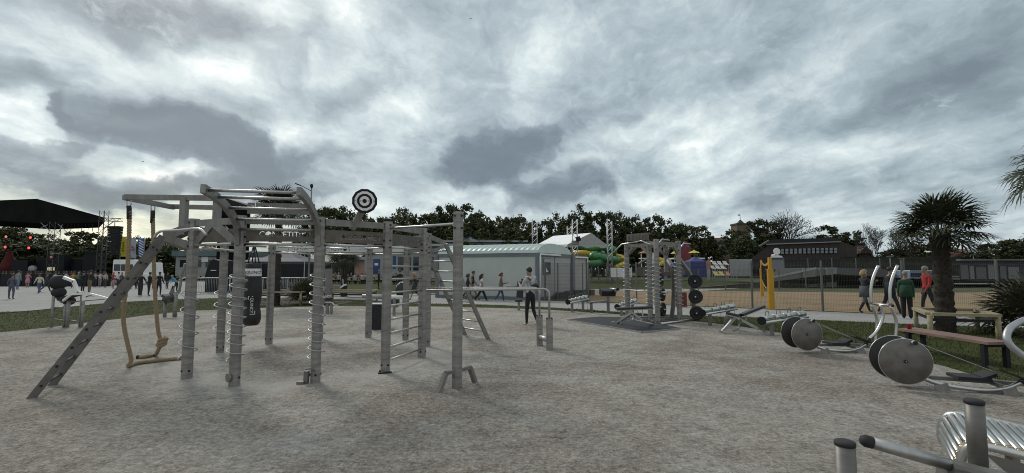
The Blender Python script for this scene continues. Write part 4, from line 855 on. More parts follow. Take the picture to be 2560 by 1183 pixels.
MB().beam(D(1336, 700, Yl), V(D(1336, 775, Yl).x, Yl, -.03), .08, .08).build('post', galv, t)
t = thing('exercise_machine', G(818, 772), 'gym machine with a grey upright pad and a black seat block behind the spiral post', 'exercise machine')
Yl = 17.6; MB().beam(D(822, 672, Yl), D(822, 738, Yl), .24, .22, up=V(0, 1, 0), ch=.06).build('back_pad', mat('grey_vinyl', (.16, .155, .145), .6), t); MB().beam(D(800, 719, Yl), D(850, 717, Yl), .2, .1).build('arm_rest', mat('grey_vinyl', (.16, .155, .145), .6), t)
bent([D(850, 720, Yl), D(860, 713, Yl), D(865, 712, Yl)], .05, white_p); bent([D(858, 712, Yl), D(857, 698, Yl)], .03, alu); MB().beam(D(822, 744, Yl), D(822, 752, Yl), .24, .2, up=V(0, 1, 0), ch=.04).build('seat', vinyl, t); bent([D(814, 757, Yl), D(830, 756, Yl), D(836, 763, Yl), D(845, 763, Yl)], .03, white_p)
for px in (818, 828): p = D(px, 775, Yl); MB().beam(V(p.x, Yl, -.03), V(p.x, Yl, .35), .09, .09).build('leg', galv, t)
# ------------------------------------------------------------------ trees
bark = mat('tree_bark', (.045, .038, .03), .95, 0, .3, 6, .3, 20)
leaf_a = mat('dark_leaves', (.036, .047, .020), .75, 0, .3, .55, c2=(.088, .102, .042), detail=3, spec=.25)
leaf_b = mat('olive_leaves', (.046, .052, .022), .75, 0, .3, .6, c2=(.105, .11, .048), detail=3, spec=.25)
leaf_p = mat('palm_leaves', (.020, .028, .013), .6, 0, .3, 1.5, c2=(.05, .06, .028), spec=.3)
leaf_r = mat('palm_leaves_dull', (.05, .052, .03), .65, 0, .3, 2.5, c2=(.10, .095, .06), spec=.3)
fibre = mat('palm_trunk_fibre', (.022, .018, .014), .95, 0, .4, 14, .4, 40, c2=(.05, .04, .03))
def crown_mb(seed, nb=70, lv=50, ls=.075, hol=.35, low_full=True):
    r = random.Random(seed); mb = MB(); vs = []; fs = []
    lob = [(r.uniform(0, 6.28), r.uniform(-.2, .9), r.uniform(.72, 1.12)) for _ in range(7)]
    for k in range(nb):
        z = r.uniform(-.92, 1); a = r.uniform(0, 6.28); q = math.sqrt(max(0, 1 - z*z)); rad = 1.0
        d = V(q*math.cos(a), q*math.sin(a), z)
        d = V(d.x*(1 + .35*max(0, -z)), d.y*(1 + .35*max(0, -z)), z*1.08) if low_full else d
        if low_full and z < 0: s3 = 1/max(.55, (abs(z)**3 + q**3)**(1/3)); d = d*min(1.35, s3)
        rad = .84 + .30*noise.noise(d*1.3 + V(seed*3.1, 0, 0)) + .12*noise.noise(d*4 + V(0, seed, 0))
        if k % 3 == 0: rad *= r.uniform(hol, .85)
        c = d*rad; br = r.uniform(.13, .24)
        for _ in range(lv):
            o = V(r.gauss(0, 1), r.gauss(0, 1), r.gauss(0, .75)).normalized()*br*(r.random()**.45); o.z *= .72; p = c + o
            n = V(r.uniform(-1, 1), r.uniform(-1, 1), r.uniform(-.3, 1.2)).normalized(); x = n.orthogonal().normalized(); x = (Matrix.Rotation(r.uniform(0, 6.28), 3, n) @ x); y = n.cross(x); x = V(x.x, x.y, x.z*.68); y = V(y.x, y.y, y.z*.68)
            s_ = ls*r.uniform(.55, 1.25)*(1.5 if k % 3 == 0 else 1); i = len(vs)
            vs += [p - x*s_, p + y*s_*.55, p + x*s_, p - y*s_*.55]; fs.append((i, i + 1, i + 2, i + 3))
    mb.add(vs, fs); return mb
PROTO = [crown_mb(3, 96), crown_mb(8, 90), crown_mb(15, 104), crown_mb(27, 84, 40, .07, .6), crown_mb(41, 96)]
PM = []
for k, c in enumerate(PROTO):
    for m_ in (leaf_a, leaf_b):
        me = bpy.data.meshes.new('crown'); me.from_pydata(c.v, [], c.f); me.materials.append(m_); PM.append(me)
tr_r = random.Random(77)
def trunk_mb(h, r):
    mb = MB(); mb.tube([(0, 0, -.3), (.05*h*.1, 0, h*.3), (0, .02*h, h*.6), (.03*h, 0, h*.82)], [r, r*.8, r*.55, r*.2], 7)
    for k in range(5):
        a = k*1.3 + h; z = h*(.34 + .07*k); mb.tube([(0, 0, z), (math.cos(a)*h*.12, math.sin(a)*h*.12, z + h*.13), (math.cos(a)*h*.2, math.sin(a)*h*.2, z + h*.27)], [r*.42, r*.28, r*.08], 5)
    return mb
TM = trunk_mb(10, .28).build('trunk', bark); bpy.data.objects.remove(TM); TM = [m_ for m_ in bpy.data.meshes if m_.name.startswith('trunk')][-1]
def tree(px, ytop, Y, wpx, label, group=None, k=None, low=.12, olive=None, base=None, name='leafy_tree'):
    x = D(px, 640, Y).x; h = Zat(ytop, Y); w = wpx*1.45/F*Y/2; zb = base if base is not None else h*low
    t = thing(name, (x, Y, 0), label, 'tree', group)
    o = bpy.data.objects.new('crown', PM[(k if k is not None else tr_r.randrange(5))*2 + (1 if (olive if olive is not None else tr_r.random() < .4) else 0)]); col.objects.link(o); o.parent = t
    o.location = (0, 0, (h + zb)/2); o.scale = (w*1.12, w*1.0, (h - zb)/2*1.0); o.rotation_euler = (0, 0, tr_r.uniform(0, 6.28))
    tk = bpy.data.objects.new('trunk', TM); col.objects.link(tk); tk.parent = t; tk.scale = (h/10*.8, h/10*.8, h/10*.95)
    return t
for px, yt, Y, w in ((-60, 556, 96, 90), (-5, 562, 98, 90), (38, 566, 100, 70), (72, 584, 100, 70), (112, 588, 100, 70), (150, 600, 102, 60), (188, 582, 99, 60), (226, 586, 100, 60), (262, 590, 101, 60), (300, 593, 104, 60), (336, 592, 100, 60), (368, 594, 104, 64), (404, 600, 106, 60), (-20, 610, 90, 110), (90, 620, 90, 100), (200, 618, 92, 100), (300, 625, 94, 90), (30, 600, 86, 100), (80, 605, 86, 100), (140, 608, 87, 100), (240, 606, 86, 100), (330, 612, 87, 90), (385, 614, 88, 80)):
    tree(px, yt, Y, w, 'dark leafy tree in the dense wood behind the concert stage', 'trees behind the stage', base=.3)
tree(440, 604, 82, 84, 'rounded dark bush-like tree between the rope and the front left post', base=.3, k=2)
tree(505, 612, 95, 70, 'dark leafy tree behind the teal roofed building', base=.4, k=0)
for px, yt, Y, w in ((800, 513, 108, 74), (842, 520, 110, 60), (876, 522, 112, 66), (912, 534, 110, 60), (950, 541, 113, 60)):
    tree(px, yt, Y, w, 'leafy tree on the skyline below and left of the round target', 'trees behind the shops', base=1.0)
for px, yt, Y, w in ((985, 528, 112, 60), (1020, 524, 110, 62), (1060, 534, 113, 60), (1085, 532, 116, 50), (1122, 509, 110, 70), (1165, 513, 112, 66), (1200, 530, 113, 56), (1232, 545, 115, 54), (1268, 539, 112, 60), (1305, 540, 113, 56), (1338, 556, 118, 50), (1100, 560, 104, 90), (1180, 566, 104, 90), (1260, 570, 104, 90), (1030, 565, 104, 90)):
    tree(px, yt, Y, w, 'leafy tree in the dark wood rising behind the white cabin roof', 'trees behind the cabin', base=.5)
for px, yt, Y, w in ((1372, 556, 116, 50), (1402, 535, 112, 60), (1442, 519, 110, 70), (1485, 527, 112, 60), (1522, 530, 113, 56), (1558, 533, 113, 60), (1596, 540, 114, 60), (1634, 545, 112, 62), (1672, 550, 112, 60), (1708, 556, 113, 58), (1742, 566, 114, 56), (1770, 590, 113, 40), (1420, 580, 104, 90), (1510, 585, 104, 90), (1600, 590, 104, 90), (1690, 596, 104, 80)):
    tree(px, yt, Y, w, 'leafy tree in the dark wood behind the white tent and the slides', 'trees behind the slides', base=.5)
tree(1842, 574, 105, 60, 'leafy tree standing directly in front of the castle tower', base=.5, k=1); tree(1868, 590, 100, 60, 'low leafy tree between the castle tower and the dark pavilion', base=.5, k=3)
tree(1908, 546, 108, 70, 'tall leafy tree just right of the castle tower', base=1.0, k=0); tree(1935, 570, 106, 60, 'leafy tree touching the left side of the big bare tree', base=1.0, k=4)
tree(2078, 568, 108, 66, 'dense round tree behind the right end of the dark pavilion', base=2, k=2, olive=False); tree(2120, 580, 107, 60, 'lower dense tree beyond the right end of the dark pavilion', base=1, k=1, olive=False); tree(2148, 606, 105, 36, 'small dark tree beside the red roofed house', base=1, k=4)
for px, yt, Y, w in ((2225, 622, 95, 70), (2265, 616, 97, 70), (2310, 606, 95, 70), (2350, 612, 96, 60)):
    tree(px, yt, Y, w, 'low dark tree in the row behind the tall palm trunk', 'trees behind the palm', base=.2)
for px, yt, Y, w in ((2465, 612, 90, 60), (2505, 604, 92, 60), (2545, 596, 90, 70), (2590, 584, 88, 80), (2410, 640, 94, 60)):
    tree(px, yt, Y, w, 'dark tree in the clump at the far right edge', 'trees at the right edge', base=.2)
# bare trees
twig = mat('bare_twigs', (.055, .047, .042), .95, 0, .25, 3)
def bare_tree(px, ytop, Y, wpx, label, seed, rmin=.035, base_z=0, depth=6):
    r = random.Random(seed); h = Zat(ytop, Y) - base_z; t = thing('bare_tree', (D(px, 640, Y).x, Y, base_z), label, 'tree')
    tk, br = MB(), MB(); o = Vector(t.location)
    def grow(p, d, L, rad, lev):
        pts = [p]; q = p
        for k in range(3):
            d = (d + V(r.gauss(0, .09), r.gauss(0, .09), r.gauss(0, .06) + .03)).normalized(); q = q + d*L/3; pts.append(q)
        (tk if lev < 2 else br).tube(pts, [max(rmin, rad*(1 - .12*k)) for k in range(4)], 5 if lev < 3 else 3, caps=False)
        if lev >= depth: return
        n = 3 if lev < 4 else 2
        for k in range(n):
            a = 6.28*(k/n) + r.uniform(-.6, .6); ax = d.orthogonal().normalized(); ax = Matrix.Rotation(a, 3, d) @ ax; e = Matrix.Rotation(r.uniform(.28, .62), 3, ax) @ d
            grow(q, e, L*r.uniform(.66, .86), rad*.62, lev + 1)
        if lev > 0:
            m_ = pts[2]; ax = Matrix.Rotation(r.uniform(0, 6.28), 3, d) @ d.orthogonal().normalized(); grow(m_, Matrix.Rotation(.7, 3, ax) @ d, L*.55, rad*.45, lev + 2)
    grow(o + V(0, 0, -.2), V(0, 0, 1), 1.0*h*.24, h*.022, 0)
    zs = [v.z for v in br.v]; sx = (wpx/F*Y)/max(1e-3, (max(v.x for v in br.v) - min(v.x for v in br.v))); sz = h/(max(zs) - o.z)
    for mb in (tk, br):
        for v in mb.v: v.x = o.x + (v.x - o.x)*sx; v.y = o.y + (v.y - o.y)*sx; v.z = o.z + (v.z - o.z)*sz
    tk.build('trunk', twig, t); br.build('branches', twig, t)
bare_tree(1978, 522, 104, 122, 'big spreading bare tree rising over the roof of the dark pavilion', 5)
bare_tree(2036, 574, 112, 80, 'faint bare tree low on the skyline right of the big bare tree', 9, .03)
bare_tree(2192, 556, 92, 84, 'tall thin bare tree between the red roofed house and the palm', 21)
bare_tree(2255, 566, 94, 90, 'bushy bare tree touching the left side of the palm crown', 33)
bare_tree(2462, 592, 110, 70, 'faint bare tree on the skyline right of the palm', 14, .03)
bare_tree(1015, 515, 118, 46, 'bare twiggy tree top on the skyline right of the round target', 17, .03); bare_tree(1096, 520, 120, 40, 'thin bare tree top on the skyline left of the tall pull-up post', 19, .03)
# fan palms
def palm(base, hh, tr, cr, n, label, seed, name='fan_palm', droop=.5, mleaf=None, skirt=True, low=-.5, lean=0.0):
    r = random.Random(seed); t = thing(name, base, label, 'palm tree'); b = Vector(base)
    if hh > .3:
        mb = MB(); k = int(hh/.09) + 2; pts = []; rr = []
        for i in range(k + 1):
            f = i/k; pts.append(b + V(lean*f*f + .015*math.sin(i*1.7), .015*math.cos(i*2.1), -.1 + (hh + .1)*f)); rr.append(tr*(1.05 - .25*f if f < .75 else .86 + (f - .75)*.9)*(1 + .1*math.sin(i*2.6)))
        mb.tube(pts, rr, 14)
        for i in range(int(900*min(1, hh/2))):
            a = r.uniform(0, 6.28); f = r.random(); p = pts[int(f*k)]; q = rr[int(f*k)]; d = V(math.cos(a), math.sin(a), 0); L = r.uniform(.05, .16)
            s_ = V(-d.y, d.x, 0)*r.uniform(.006, .02); p0 = p + d*q*.9; p1 = p + d*(q + L*.45) + UP*L*r.uniform(-.2, 1)
            mb.add([p0 - s_, p0 + s_, p1], [(0, 1, 2)])
        mb.build('trunk', fibre, t)
    cb = MB(); pb = MB(); top = b + V(lean, 0, hh)
    for i in range(n):
        f = i/n; a = i*2.39996 + r.uniform(-.2, .2); el_ = 1.35 - (1.35 - low)*(f**.85) + r.uniform(-.12, .12)
        d = V(math.cos(a)*math.cos(el_), math.sin(a)*math.cos(el_), math.sin(el_)); PL = cr*r.uniform(.42, .58)
        h1 = top + d*PL*.55 + UP*.02; h2 = top + d*PL - UP*droop*PL*.12*(1 - math.sin(el_))
        pb.tube([top + V(d.x, d.y, 0)*tr*.4, h1, h2], [.014, .011, .008], 4, caps=False)
        fd = (h2 - h1).normalized(); side = fd.cross(UP)
        side = side.normalized() if side.length > .05 else V(-math.sin(a), math.cos(a), 0); nrm = side.cross(fd)
        tw = r.uniform(-.5, .5); side, nrm = side*math.cos(tw) + nrm*math.sin(tw), nrm*math.cos(tw) - side*math.sin(tw)
        ns = 22; FL = cr*r.uniform(.44, .60)
        for s_ in range(ns):
            th = (s_ - (ns - 1)/2)/(ns - 1)*R(250); L = FL*(1 - .28*abs(th)/R(125))*r.uniform(.9, 1.06)
            dd_ = fd*math.cos(th) + side*math.sin(th); fold = nrm*.22*(-1 if s_ % 2 else 1)*.12; w = FL*.040
            ss = dd_.cross(nrm).normalized()*w
            q0 = h2; q1 = h2 + dd_*L*.5 + nrm*L*.07 + fold - UP*L*.02; q2 = h2 + dd_*L*.82 - UP*L*.10*droop; q3 = h2 + dd_*L - UP*L*.30*droop*r.uniform(.5, 1.4)
            cb.add([q0 - ss*.2, q0 + ss*.2, q1 + ss, q1 - ss, q2 + ss*.6, q2 - ss*.6, q3], [(0, 1, 2, 3), (3, 2, 4, 5), (5, 4, 6)])
    pb.build('leaf_stalks', leaf_r, t); cb.build('crown', mleaf or leaf_p, t); return t
palm(V(11.75, 12.6, 0), 2.70, .215, 1.34, 43, 'tall fan palm with a thick shaggy trunk inside the timber frame by the red bench', 5, low=-.22)
palm(V(13.5, 11.9, 0), .25, .2, 1.5, 44, 'low bushy fan palm cut by the right edge beside the timber frame', 12, name='dwarf_palm', mleaf=leaf_r, low=.0, droop=.35)
palm(V(13.7, 11.2, 0), 4.15, .22, 1.3, 26, 'fan palm at the right edge with only drooping fronds in view high up', 31, low=-.7, droop=1.1)
palm(V(-11.15, 21.9, 0), 4.55, .17, 1.35, 46, 'tall slim palm whose crown shows above the climbing arch', 41, low=-.5)
palm(V(-10.5, 28.9, 0), 2.55, .2, 1.25, 46, 'short palm with a drooping crown on the lawn behind the rear posts', 51, low=-.6, droop=.8)
palm(V(-10.0, 22.5, 0), .15, .15, 1.25, 40, 'bushy low palm growing in the planting bed left of the spiral post', 61, name='dwarf_palm', mleaf=leaf_r, low=.15, droop=.3)
surround('palm_surround', [V(-12.9, 23.6, 0), V(-12.6, 21.6, 0), V(-9.9, 21.7, 0), V(-10.1, 23.8, 0)], .62, 'pale timber frame on posts round the tall slim palm')
surround('palm_surround', [V(-9.3, 24.0, 0), V(-9.1, 22.2, 0), V(-6.9, 22.0, 0), V(-6.9, 23.6, 0)], .62, 'pale timber frame on posts right of the middle spiral post')
# ------------------------------------------------------------------ mesh fence
fence_m = mat('fence_steel', (.13, .135, .13), .55, .5, .12, 3)
def mesh_fence(pts, label, h=2.0, name='mesh_fence', post_r=.03, sp=.05, zb=0.0):
    t = thing(name, pts[0], label, 'fence')
    for i, p in enumerate(pts):
        MB().beam(p + UP*(zb - .1), p + UP*(zb + h + .05), post_r*2, post_r*2, up=V(0, 1, 0)).build('post', fence_m, t)
    for a, b in zip(pts[:-1], pts[1:]):
        mb = MB(); d = (b - a).normalized(); L = (b - a).length; n = int(L/sp); w = .0023; nn = V(-d.y, d.x, 0)
        for k in range(1, n):
            q = a + d*L*k/n; mb.add([q - d*w + UP*(zb + .05), q + d*w + UP*(zb + .05), q + d*w + UP*(zb + h), q - d*w + UP*(zb + h)], [(0, 1, 2, 3)])
        for z in [.06 + .2*j for j in range(int(h/.2) + 1)]:
            for e in ((0, .05) if z < .3 or abs(z - h) < .25 else (0,)):
                q = a + nn*.006 + UP*(zb + min(z + e, h)); mb.add([q - UP*w, q + UP*w, q + d*L + UP*w, q + d*L - UP*w], [(0, 1, 2, 3)])
        mb.build('mesh_panel', fence_m, t)
    return t
FP = [V(10.45 + 2.15*k, 20.15 - 1.35*k, 0) for k in range(-4, 6)]
mesh_fence(FP, 'long grey welded mesh fence between the footpath and the sand court')
mesh_fence([V(1.75, 25.0, 0), V(2.55, 25.7, 0), V(3.35, 26.4, 0), V(4.15, 27.1, 0)], 'short run of mesh fence in front of the cabin end')
mesh_fence([V(1.85 + 2.2*k, 37.0 + .05*k, 0) for k in range(2, 12)], 'far mesh fence along the lawn below the water slides', 1.7, sp=.1)
# ------------------------------------------------------------------ container cabin
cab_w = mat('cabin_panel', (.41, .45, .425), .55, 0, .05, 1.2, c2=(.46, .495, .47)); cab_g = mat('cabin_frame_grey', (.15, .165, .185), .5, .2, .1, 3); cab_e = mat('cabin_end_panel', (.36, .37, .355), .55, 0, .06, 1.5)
c0, c1, c2_ = V(-4.5, 27.9, 0), V(1.42, 25.35, 0), V(4.97, 31.0, 0); c3 = c0 + (c2_ - c1)
cabin = thing('site_cabin', c1, 'long white container cabin with grey frame and a ribbed arched roof', 'cabin')
def wall_q(a, b, z0, z1, th=.05, ins=0.0):
    mb = MB(); mb.beam(a + UP*((z0 + z1)/2), b + UP*((z0 + z1)/2), th, z1 - z0); return mb
u_, v_ = (c1 - c0).normalized(), (c2_ - c1).normalized()
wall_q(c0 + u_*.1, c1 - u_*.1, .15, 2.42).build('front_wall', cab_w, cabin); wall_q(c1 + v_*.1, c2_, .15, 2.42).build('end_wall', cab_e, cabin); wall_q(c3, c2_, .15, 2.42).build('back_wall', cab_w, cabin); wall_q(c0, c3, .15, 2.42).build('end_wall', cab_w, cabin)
for a, b in ((c0, c1), (c1, c2_), (c2_, c3), (c3, c0)):
    wall_q(a, b, 0, .17, .12).build('base_beam', cab_g, cabin); wall_q(a, b, 2.40, 2.58, .14).build('roof_beam', cab_g, cabin)
e1, e2_ = c1 + (c2_ - c1)*.30, c1 + (c2_ - c1)*.66
for p, w in ((c0, .2), (c1, .2), (c2_, .16), (c3, .16), (e2_, .34)): MB().beam(p + UP*0, p + UP*2.6, w, w, up=v_).build('corner_post', cab_g, cabin)
MB().beam(e1 + UP*.1, e1 + UP*2.4, .09, .06, up=v_).build('panel_seam', cab_g, cabin)
rz_m = MB(); rz_m.add([p + UP*2.59 for p in (c0, c1, c2_, c3)], [(0, 1, 2, 3)]); rz_m.build('flat_roof', cab_g, cabin)
# arched ribbed roof over the front modules
W_ = (c2_ - c1).length*.64; arch_m = mat('translucent_ribbed_sheet', (.50, .60, .55), .35, 0, .05, 2); mb = MB(); nu = 152; nv = 14; vs = []
for i in range(nu + 1):
    for j in range(nv + 1):
        f = j/nv; a = math.pi*f; rib = .05*math.sin(2*math.pi*i/8)
        vs.append(c0 + (c1 - c0)*(i/nu) + v_*(W_*.5 - W_*.5*math.cos(a)) + UP*(2.60 + (.56 + rib)*math.sin(a)**.8))
fs = [(i*(nv + 1) + j, i*(nv + 1) + j + 1, (i + 1)*(nv + 1) + j + 1, (i + 1)*(nv + 1) + j) for i in range(nu) for j in range(nv)]
mb.add(vs, fs); mb.build('arched_roof', arch_m, cabin)
for q, nm in ((c1 - u_*.02, 'roof_end'), (c0 + u_*.02, 'roof_end')):
    pr = [(W_*.5 - W_*.5*math.cos(math.pi*j/16), .54*math.sin(math.pi*j/16)**.8) for j in range(17)]; MB().prism(pr, .03, basis(q + UP*2.60, v_, UP, v_.cross(UP))).build(nm, arch_m, cabin)
MB().tube([c1 + v_*.12 - u_*-.12 + UP*2.55, c1 + u_*.14 + UP*2.42, c1 + u_*.14 + UP*.3], .05, 8).build('downpipe', white_p, cabin); MB().tube([c2_ + u_*.1 + UP*2.5, c2_ + u_*.12 + UP*2.3, c2_ + u_*.12 + UP*.05], .05, 8).build('downpipe', white_p, cabin)
MB().beam(c1 + v_*.1 + u_*.12 + UP*2.52, c1 + (c2_ - c1)*.38 + u_*.12 + UP*2.52, .12, .09).build('gutter', white_p, cabin); MB().beam(e2_ + u_*.12 + v_*.2 + UP*2.46, c2_ + u_*.12 + UP*2.46, .12, .09).build('gutter', white_p, cabin)
wa, wb = c1 + (c2_ - c1)*.075 + u_*.035, c1 + (c2_ - c1)*.215 + u_*.035
wn_ = MB().beam(wa + UP*1.85, wb + UP*1.85, .05, .92).build('window', cab_g, cabin); MB().beam(wa + v_*.08 + u_*.03 + UP*1.82, wb - v_*.08 + u_*.03 + UP*1.82, .02, .72).build('pane', glass, wn_); MB().beam(wa + v_*.08 + u_*.04 + UP*2.18, wb - v_*.08 + u_*.04 + UP*2.18, .03, .2).build('blind', cab_e, wn_)
mb = MB(); mb.add([wa + v_*.1 + u_*.045 + UP*1.52, wb - v_*.3 + u_*.045 + UP*1.52, wa + v_*.1 + u_*.045 + UP*1.95], [(0, 1, 2)]); mb.build('curtain', white_p, wn_)
rr_ = random.Random(3); mb = MB()
for k in range(7): mb.box(c1 + (c2_ - c1)*(.3 + .1*k) + u_*rr_.uniform(.3, .7) + UP*.15, (.4, .5, rr_.uniform(.25, .5)), rr_.uniform(0, 1))
tag(mb.build('rubble_pile', mat('dark_rubble', (.07, .07, .068), .9, 0, .4, 3)), 'low pile of dark rubble and blocks along the foot of the cabin end', 'rubble')
# ------------------------------------------------------------------ small helpers for the far things
def boxthing(name, px0, px1, y0, y1, Y, dep, label, cat, m, part='wall', group=None, zb=None):
    a, b = D(px0, 640, Y), D(px1, 640, Y); z1 = Zat(y0, Y); z0 = zb if zb is not None else max(0, Zat(y1, Y))
    t = thing(name, ((a.x + b.x)/2, Y, 0), label, cat, group); vx = (a.x + b.x)/2/Y; MB().prism([(a.x, z0), (b.x, z0), (b.x, z1), (a.x, z1)], dep, basis((0, Y, 0), (1, 0, 0), (0, 0, 1), (vx, 1, 0))).build(part, m, t); return t
def rect(t, name, px0, px1, y0, y1, Y, m, th=.08, dy=0.0):
    a, b = D(px0, y1, Y), D(px1, y0, Y); return MB().box(((a.x + b.x)/2, Y - th/2 - .003 - dy, (a.z + b.z)/2), (abs(b.x - a.x), th, abs(b.z - a.z))).build(name, m, t)
def truss(p0, p1, w, name, parent, m=alu, r=.035, step=None):
    mb = MB(); x, y, z = frame(p0, p1); L = (Vector(p1) - Vector(p0)).length; c = [(w/2, w/2), (-w/2, w/2), (-w/2, -w/2), (w/2, -w/2)]; n = max(2, int(L/(step or w*1.1)))
    P = lambda k, j: Vector(p0) + x*c[j][0] + y*c[j][1] + z*(L*k/n)
    for j in range(4): mb.tube([P(0, j), P(n, j)], r, 5)
    for k in range(n):
        for j in range(4): mb.tube([P(k, j), P(k + 1, (j + 1) % 4) if k % 2 else P(k + 1, (j + 3) % 4)], r*.6, 4, caps=False)
    return mb.build(name, m, parent)
# ------------------------------------------------------------------ concert stage
Ys = 60; truss_d = mat('dull_truss', (.10, .10, .10), .6, .4, .1, 4)
stage = thing('concert_stage', (D(60, 690, Ys).x, Ys, 0), 'open air concert stage with a black peaked roof, truss towers and red lamps', 'stage')
mb = MB(); pr = [D(-260, 515, Ys), D(0, 501, Ys), D(92, 497, Ys), D(262, 544, Ys), D(262, 555, Ys), D(135, 560, Ys), D(0, 552, Ys), D(-260, 548, Ys)]
mb.prism([(p.x, p.z) for p in pr], 12, basis((0, Ys, 0), (1, 0, 0), (0, 0, 1), (-.70, .71, 0))); mb.build('roof', mat('black_canopy', (.012, .013, .012), .95, 0, .3, .5, spec=.05), stage)
for px, y0, w in ((135, 556, .75), (256, 528, .66), (-120, 556, .75)): truss(V(D(px, 0, Ys).x, Ys - .2, 0), V(D(px, 0, Ys).x, Ys - .2, Zat(y0, Ys)), w, 'truss_tower', stage, truss_d)
truss(V(D(256, 0, Ys).x, Ys - .2, Zat(549, Ys)), V(D(301, 0, Ys).x, Ys - .2, Zat(551, Ys)), .4, 'truss_arm', stage, truss_d); MB().tube([V(D(258, 0, Ys).x, Ys - .2, Zat(572, Ys)), V(D(280, 0, Ys).x, Ys - .2, Zat(555, Ys))], .06, 6).build('brace', alu, stage)
for a, b in (((102, 557), (125, 578)), ((145, 560), (175, 588)), ((98, 572), (120, 562)), ((148, 580), (156, 562))): MB().tube([D(*a, Ys), D(*b, Ys)], .04, 5).build('brace', alu, stage)
MB().prism([(D(-250, 0, Ys).x, 0), (D(235, 0, Ys).x, 0), (D(235, 0, Ys).x, 1.5), (D(-250, 0, Ys).x, 1.5)], 12, basis((0, Ys + .4, 0), (1, 0, 0), (0, 0, 1), (-.70, .71, 0))).build('stage_deck', black_p, stage)
for k, (px, h, w) in enumerate(((60, 1.4, 2.2), (100, 1.9, 2.0), (118, 1.2, 1.5), (150, 2.2, 2.2), (178, 1.6, 2.0), (205, 2.6, 2.2), (232, 2.1, 1.8))): MB().box((D(px, 0, Ys + 3).x, Ys + 3 + k % 3, 1.5 + h/2), (w, 1.2, h)).build('amplifier', black_p, stage)
red_l = mat('red_stage_lamp', (1.0, .10, .07), .4, emit=1.1); warm_l = mat('dim_stage_lamp', (.9, .32, .18), .4, emit=.5)
for px, py, m_ in ((15, 592, warm_l), (76, 594, red_l), (13, 618, red_l), (72, 620, red_l), (128, 643, mat('pink_screen', (.45, .16, .13), .5, emit=.35))):
    p = D(px, py, Ys + 2); l = MB().lathe([(.1, .5), (.20, .3), (.21, 0)], 14, basis(p + V(0, 0, 0), (1, 0, 0), (0, 0, 1), (0, -1, 0)) @ Matrix.Rotation(math.pi, 4, 'X')).build('stage_lamp', black_p, stage); MB().lathe([(.18, 0), (.15, .04), (.02, .05)], 14, basis(p, (1, 0, 0), (0, 0, 1), (0, -1, 0))).build('lens', m_, l)
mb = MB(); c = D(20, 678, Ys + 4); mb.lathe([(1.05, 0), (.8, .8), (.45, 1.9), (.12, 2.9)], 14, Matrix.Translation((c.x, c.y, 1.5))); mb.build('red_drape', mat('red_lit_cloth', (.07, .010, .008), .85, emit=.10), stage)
MB().tube([D(52, 622, Ys + 3), D(36, 623, Ys + 3), D(47, 641, Ys + 3), D(33, 641, Ys + 3), D(46, 657, Ys + 3)], .05, 5).build('zigzag_tube', mat('grey_neon', (.16, .10, .11), .5), stage)
p = D(78, 673, Ys + 1); MB().lathe([(.02, 0), (.45, 0), (.47, .03), (.47, .35), (.02, .36)], 20, basis(p, (1, 0, 0), (0, 0, 1), (0, 1, 0))).build('bass_drum', mat('drum_skin', (.3, .3, .29), .6), stage)
for k in range(4): rect(stage, 'lit_panel', 119 + k*5, 122 + k*5, 668, 678, Ys + 1.5, mat('warm_lit_panel', (.55, .5, .33), .5, emit=.45))
for k in range(9): a = D(160 + k*9, 560, Ys); MB().tube([a, a - UP*(.5 + .25*(k % 3))], .04, 4).build('hanging_lamp', black_p, stage)
t = thing('stage_barrier', D(120, 690, 45).xy.to_3d(), 'long black barrier wall in front of the stage behind the crowd', 'barrier')
for k in range(13): MB().box((D(-60 + k*27, 0, 46).x, 46, .62), (1.02, .3, 1.24)).build('panel', black_p, t)
t = thing('loudspeaker_array', D(286, 690, 58).xy.to_3d(), 'tall black hanging loudspeaker array beside the right stage tower', 'loudspeaker')
for k in range(11):
    y0 = 566 + 6.4*k; a = D(275 + k*.5, y0, 58); b = D(302 - k*.9, y0 + 5.8, 58); MB().box(((a.x + b.x)/2, 58, (a.z + b.z)/2), (b.x - a.x, .8, a.z - b.z)).build('speaker_box', black_p, t)
MB().tube([D(287, 552, 58), D(287, 566, 58)], .05, 5).build('hanger', alu, t)
sb_ = boxthing('sound_tower', 541, 622, 514, 690, 46, 3.5, 'tall black covered mixing tower with a low pointed roof behind the climbing arch', 'tower', mat('black_canopy_b', (.008, .008, .009), .95, 0, .3, .6, spec=.05), 'cover')
a, b, c = D(538, 514, 46), D(566, 496, 46), D(626, 516, 46); MB().prism([(a.x, a.z), (b.x, b.z), (c.x, c.z)], 3.6, basis((0, 49.55, 0), (1, 0, 0), (0, 0, 1), (0, -1, 0))).build('roof', black_p, sb_)
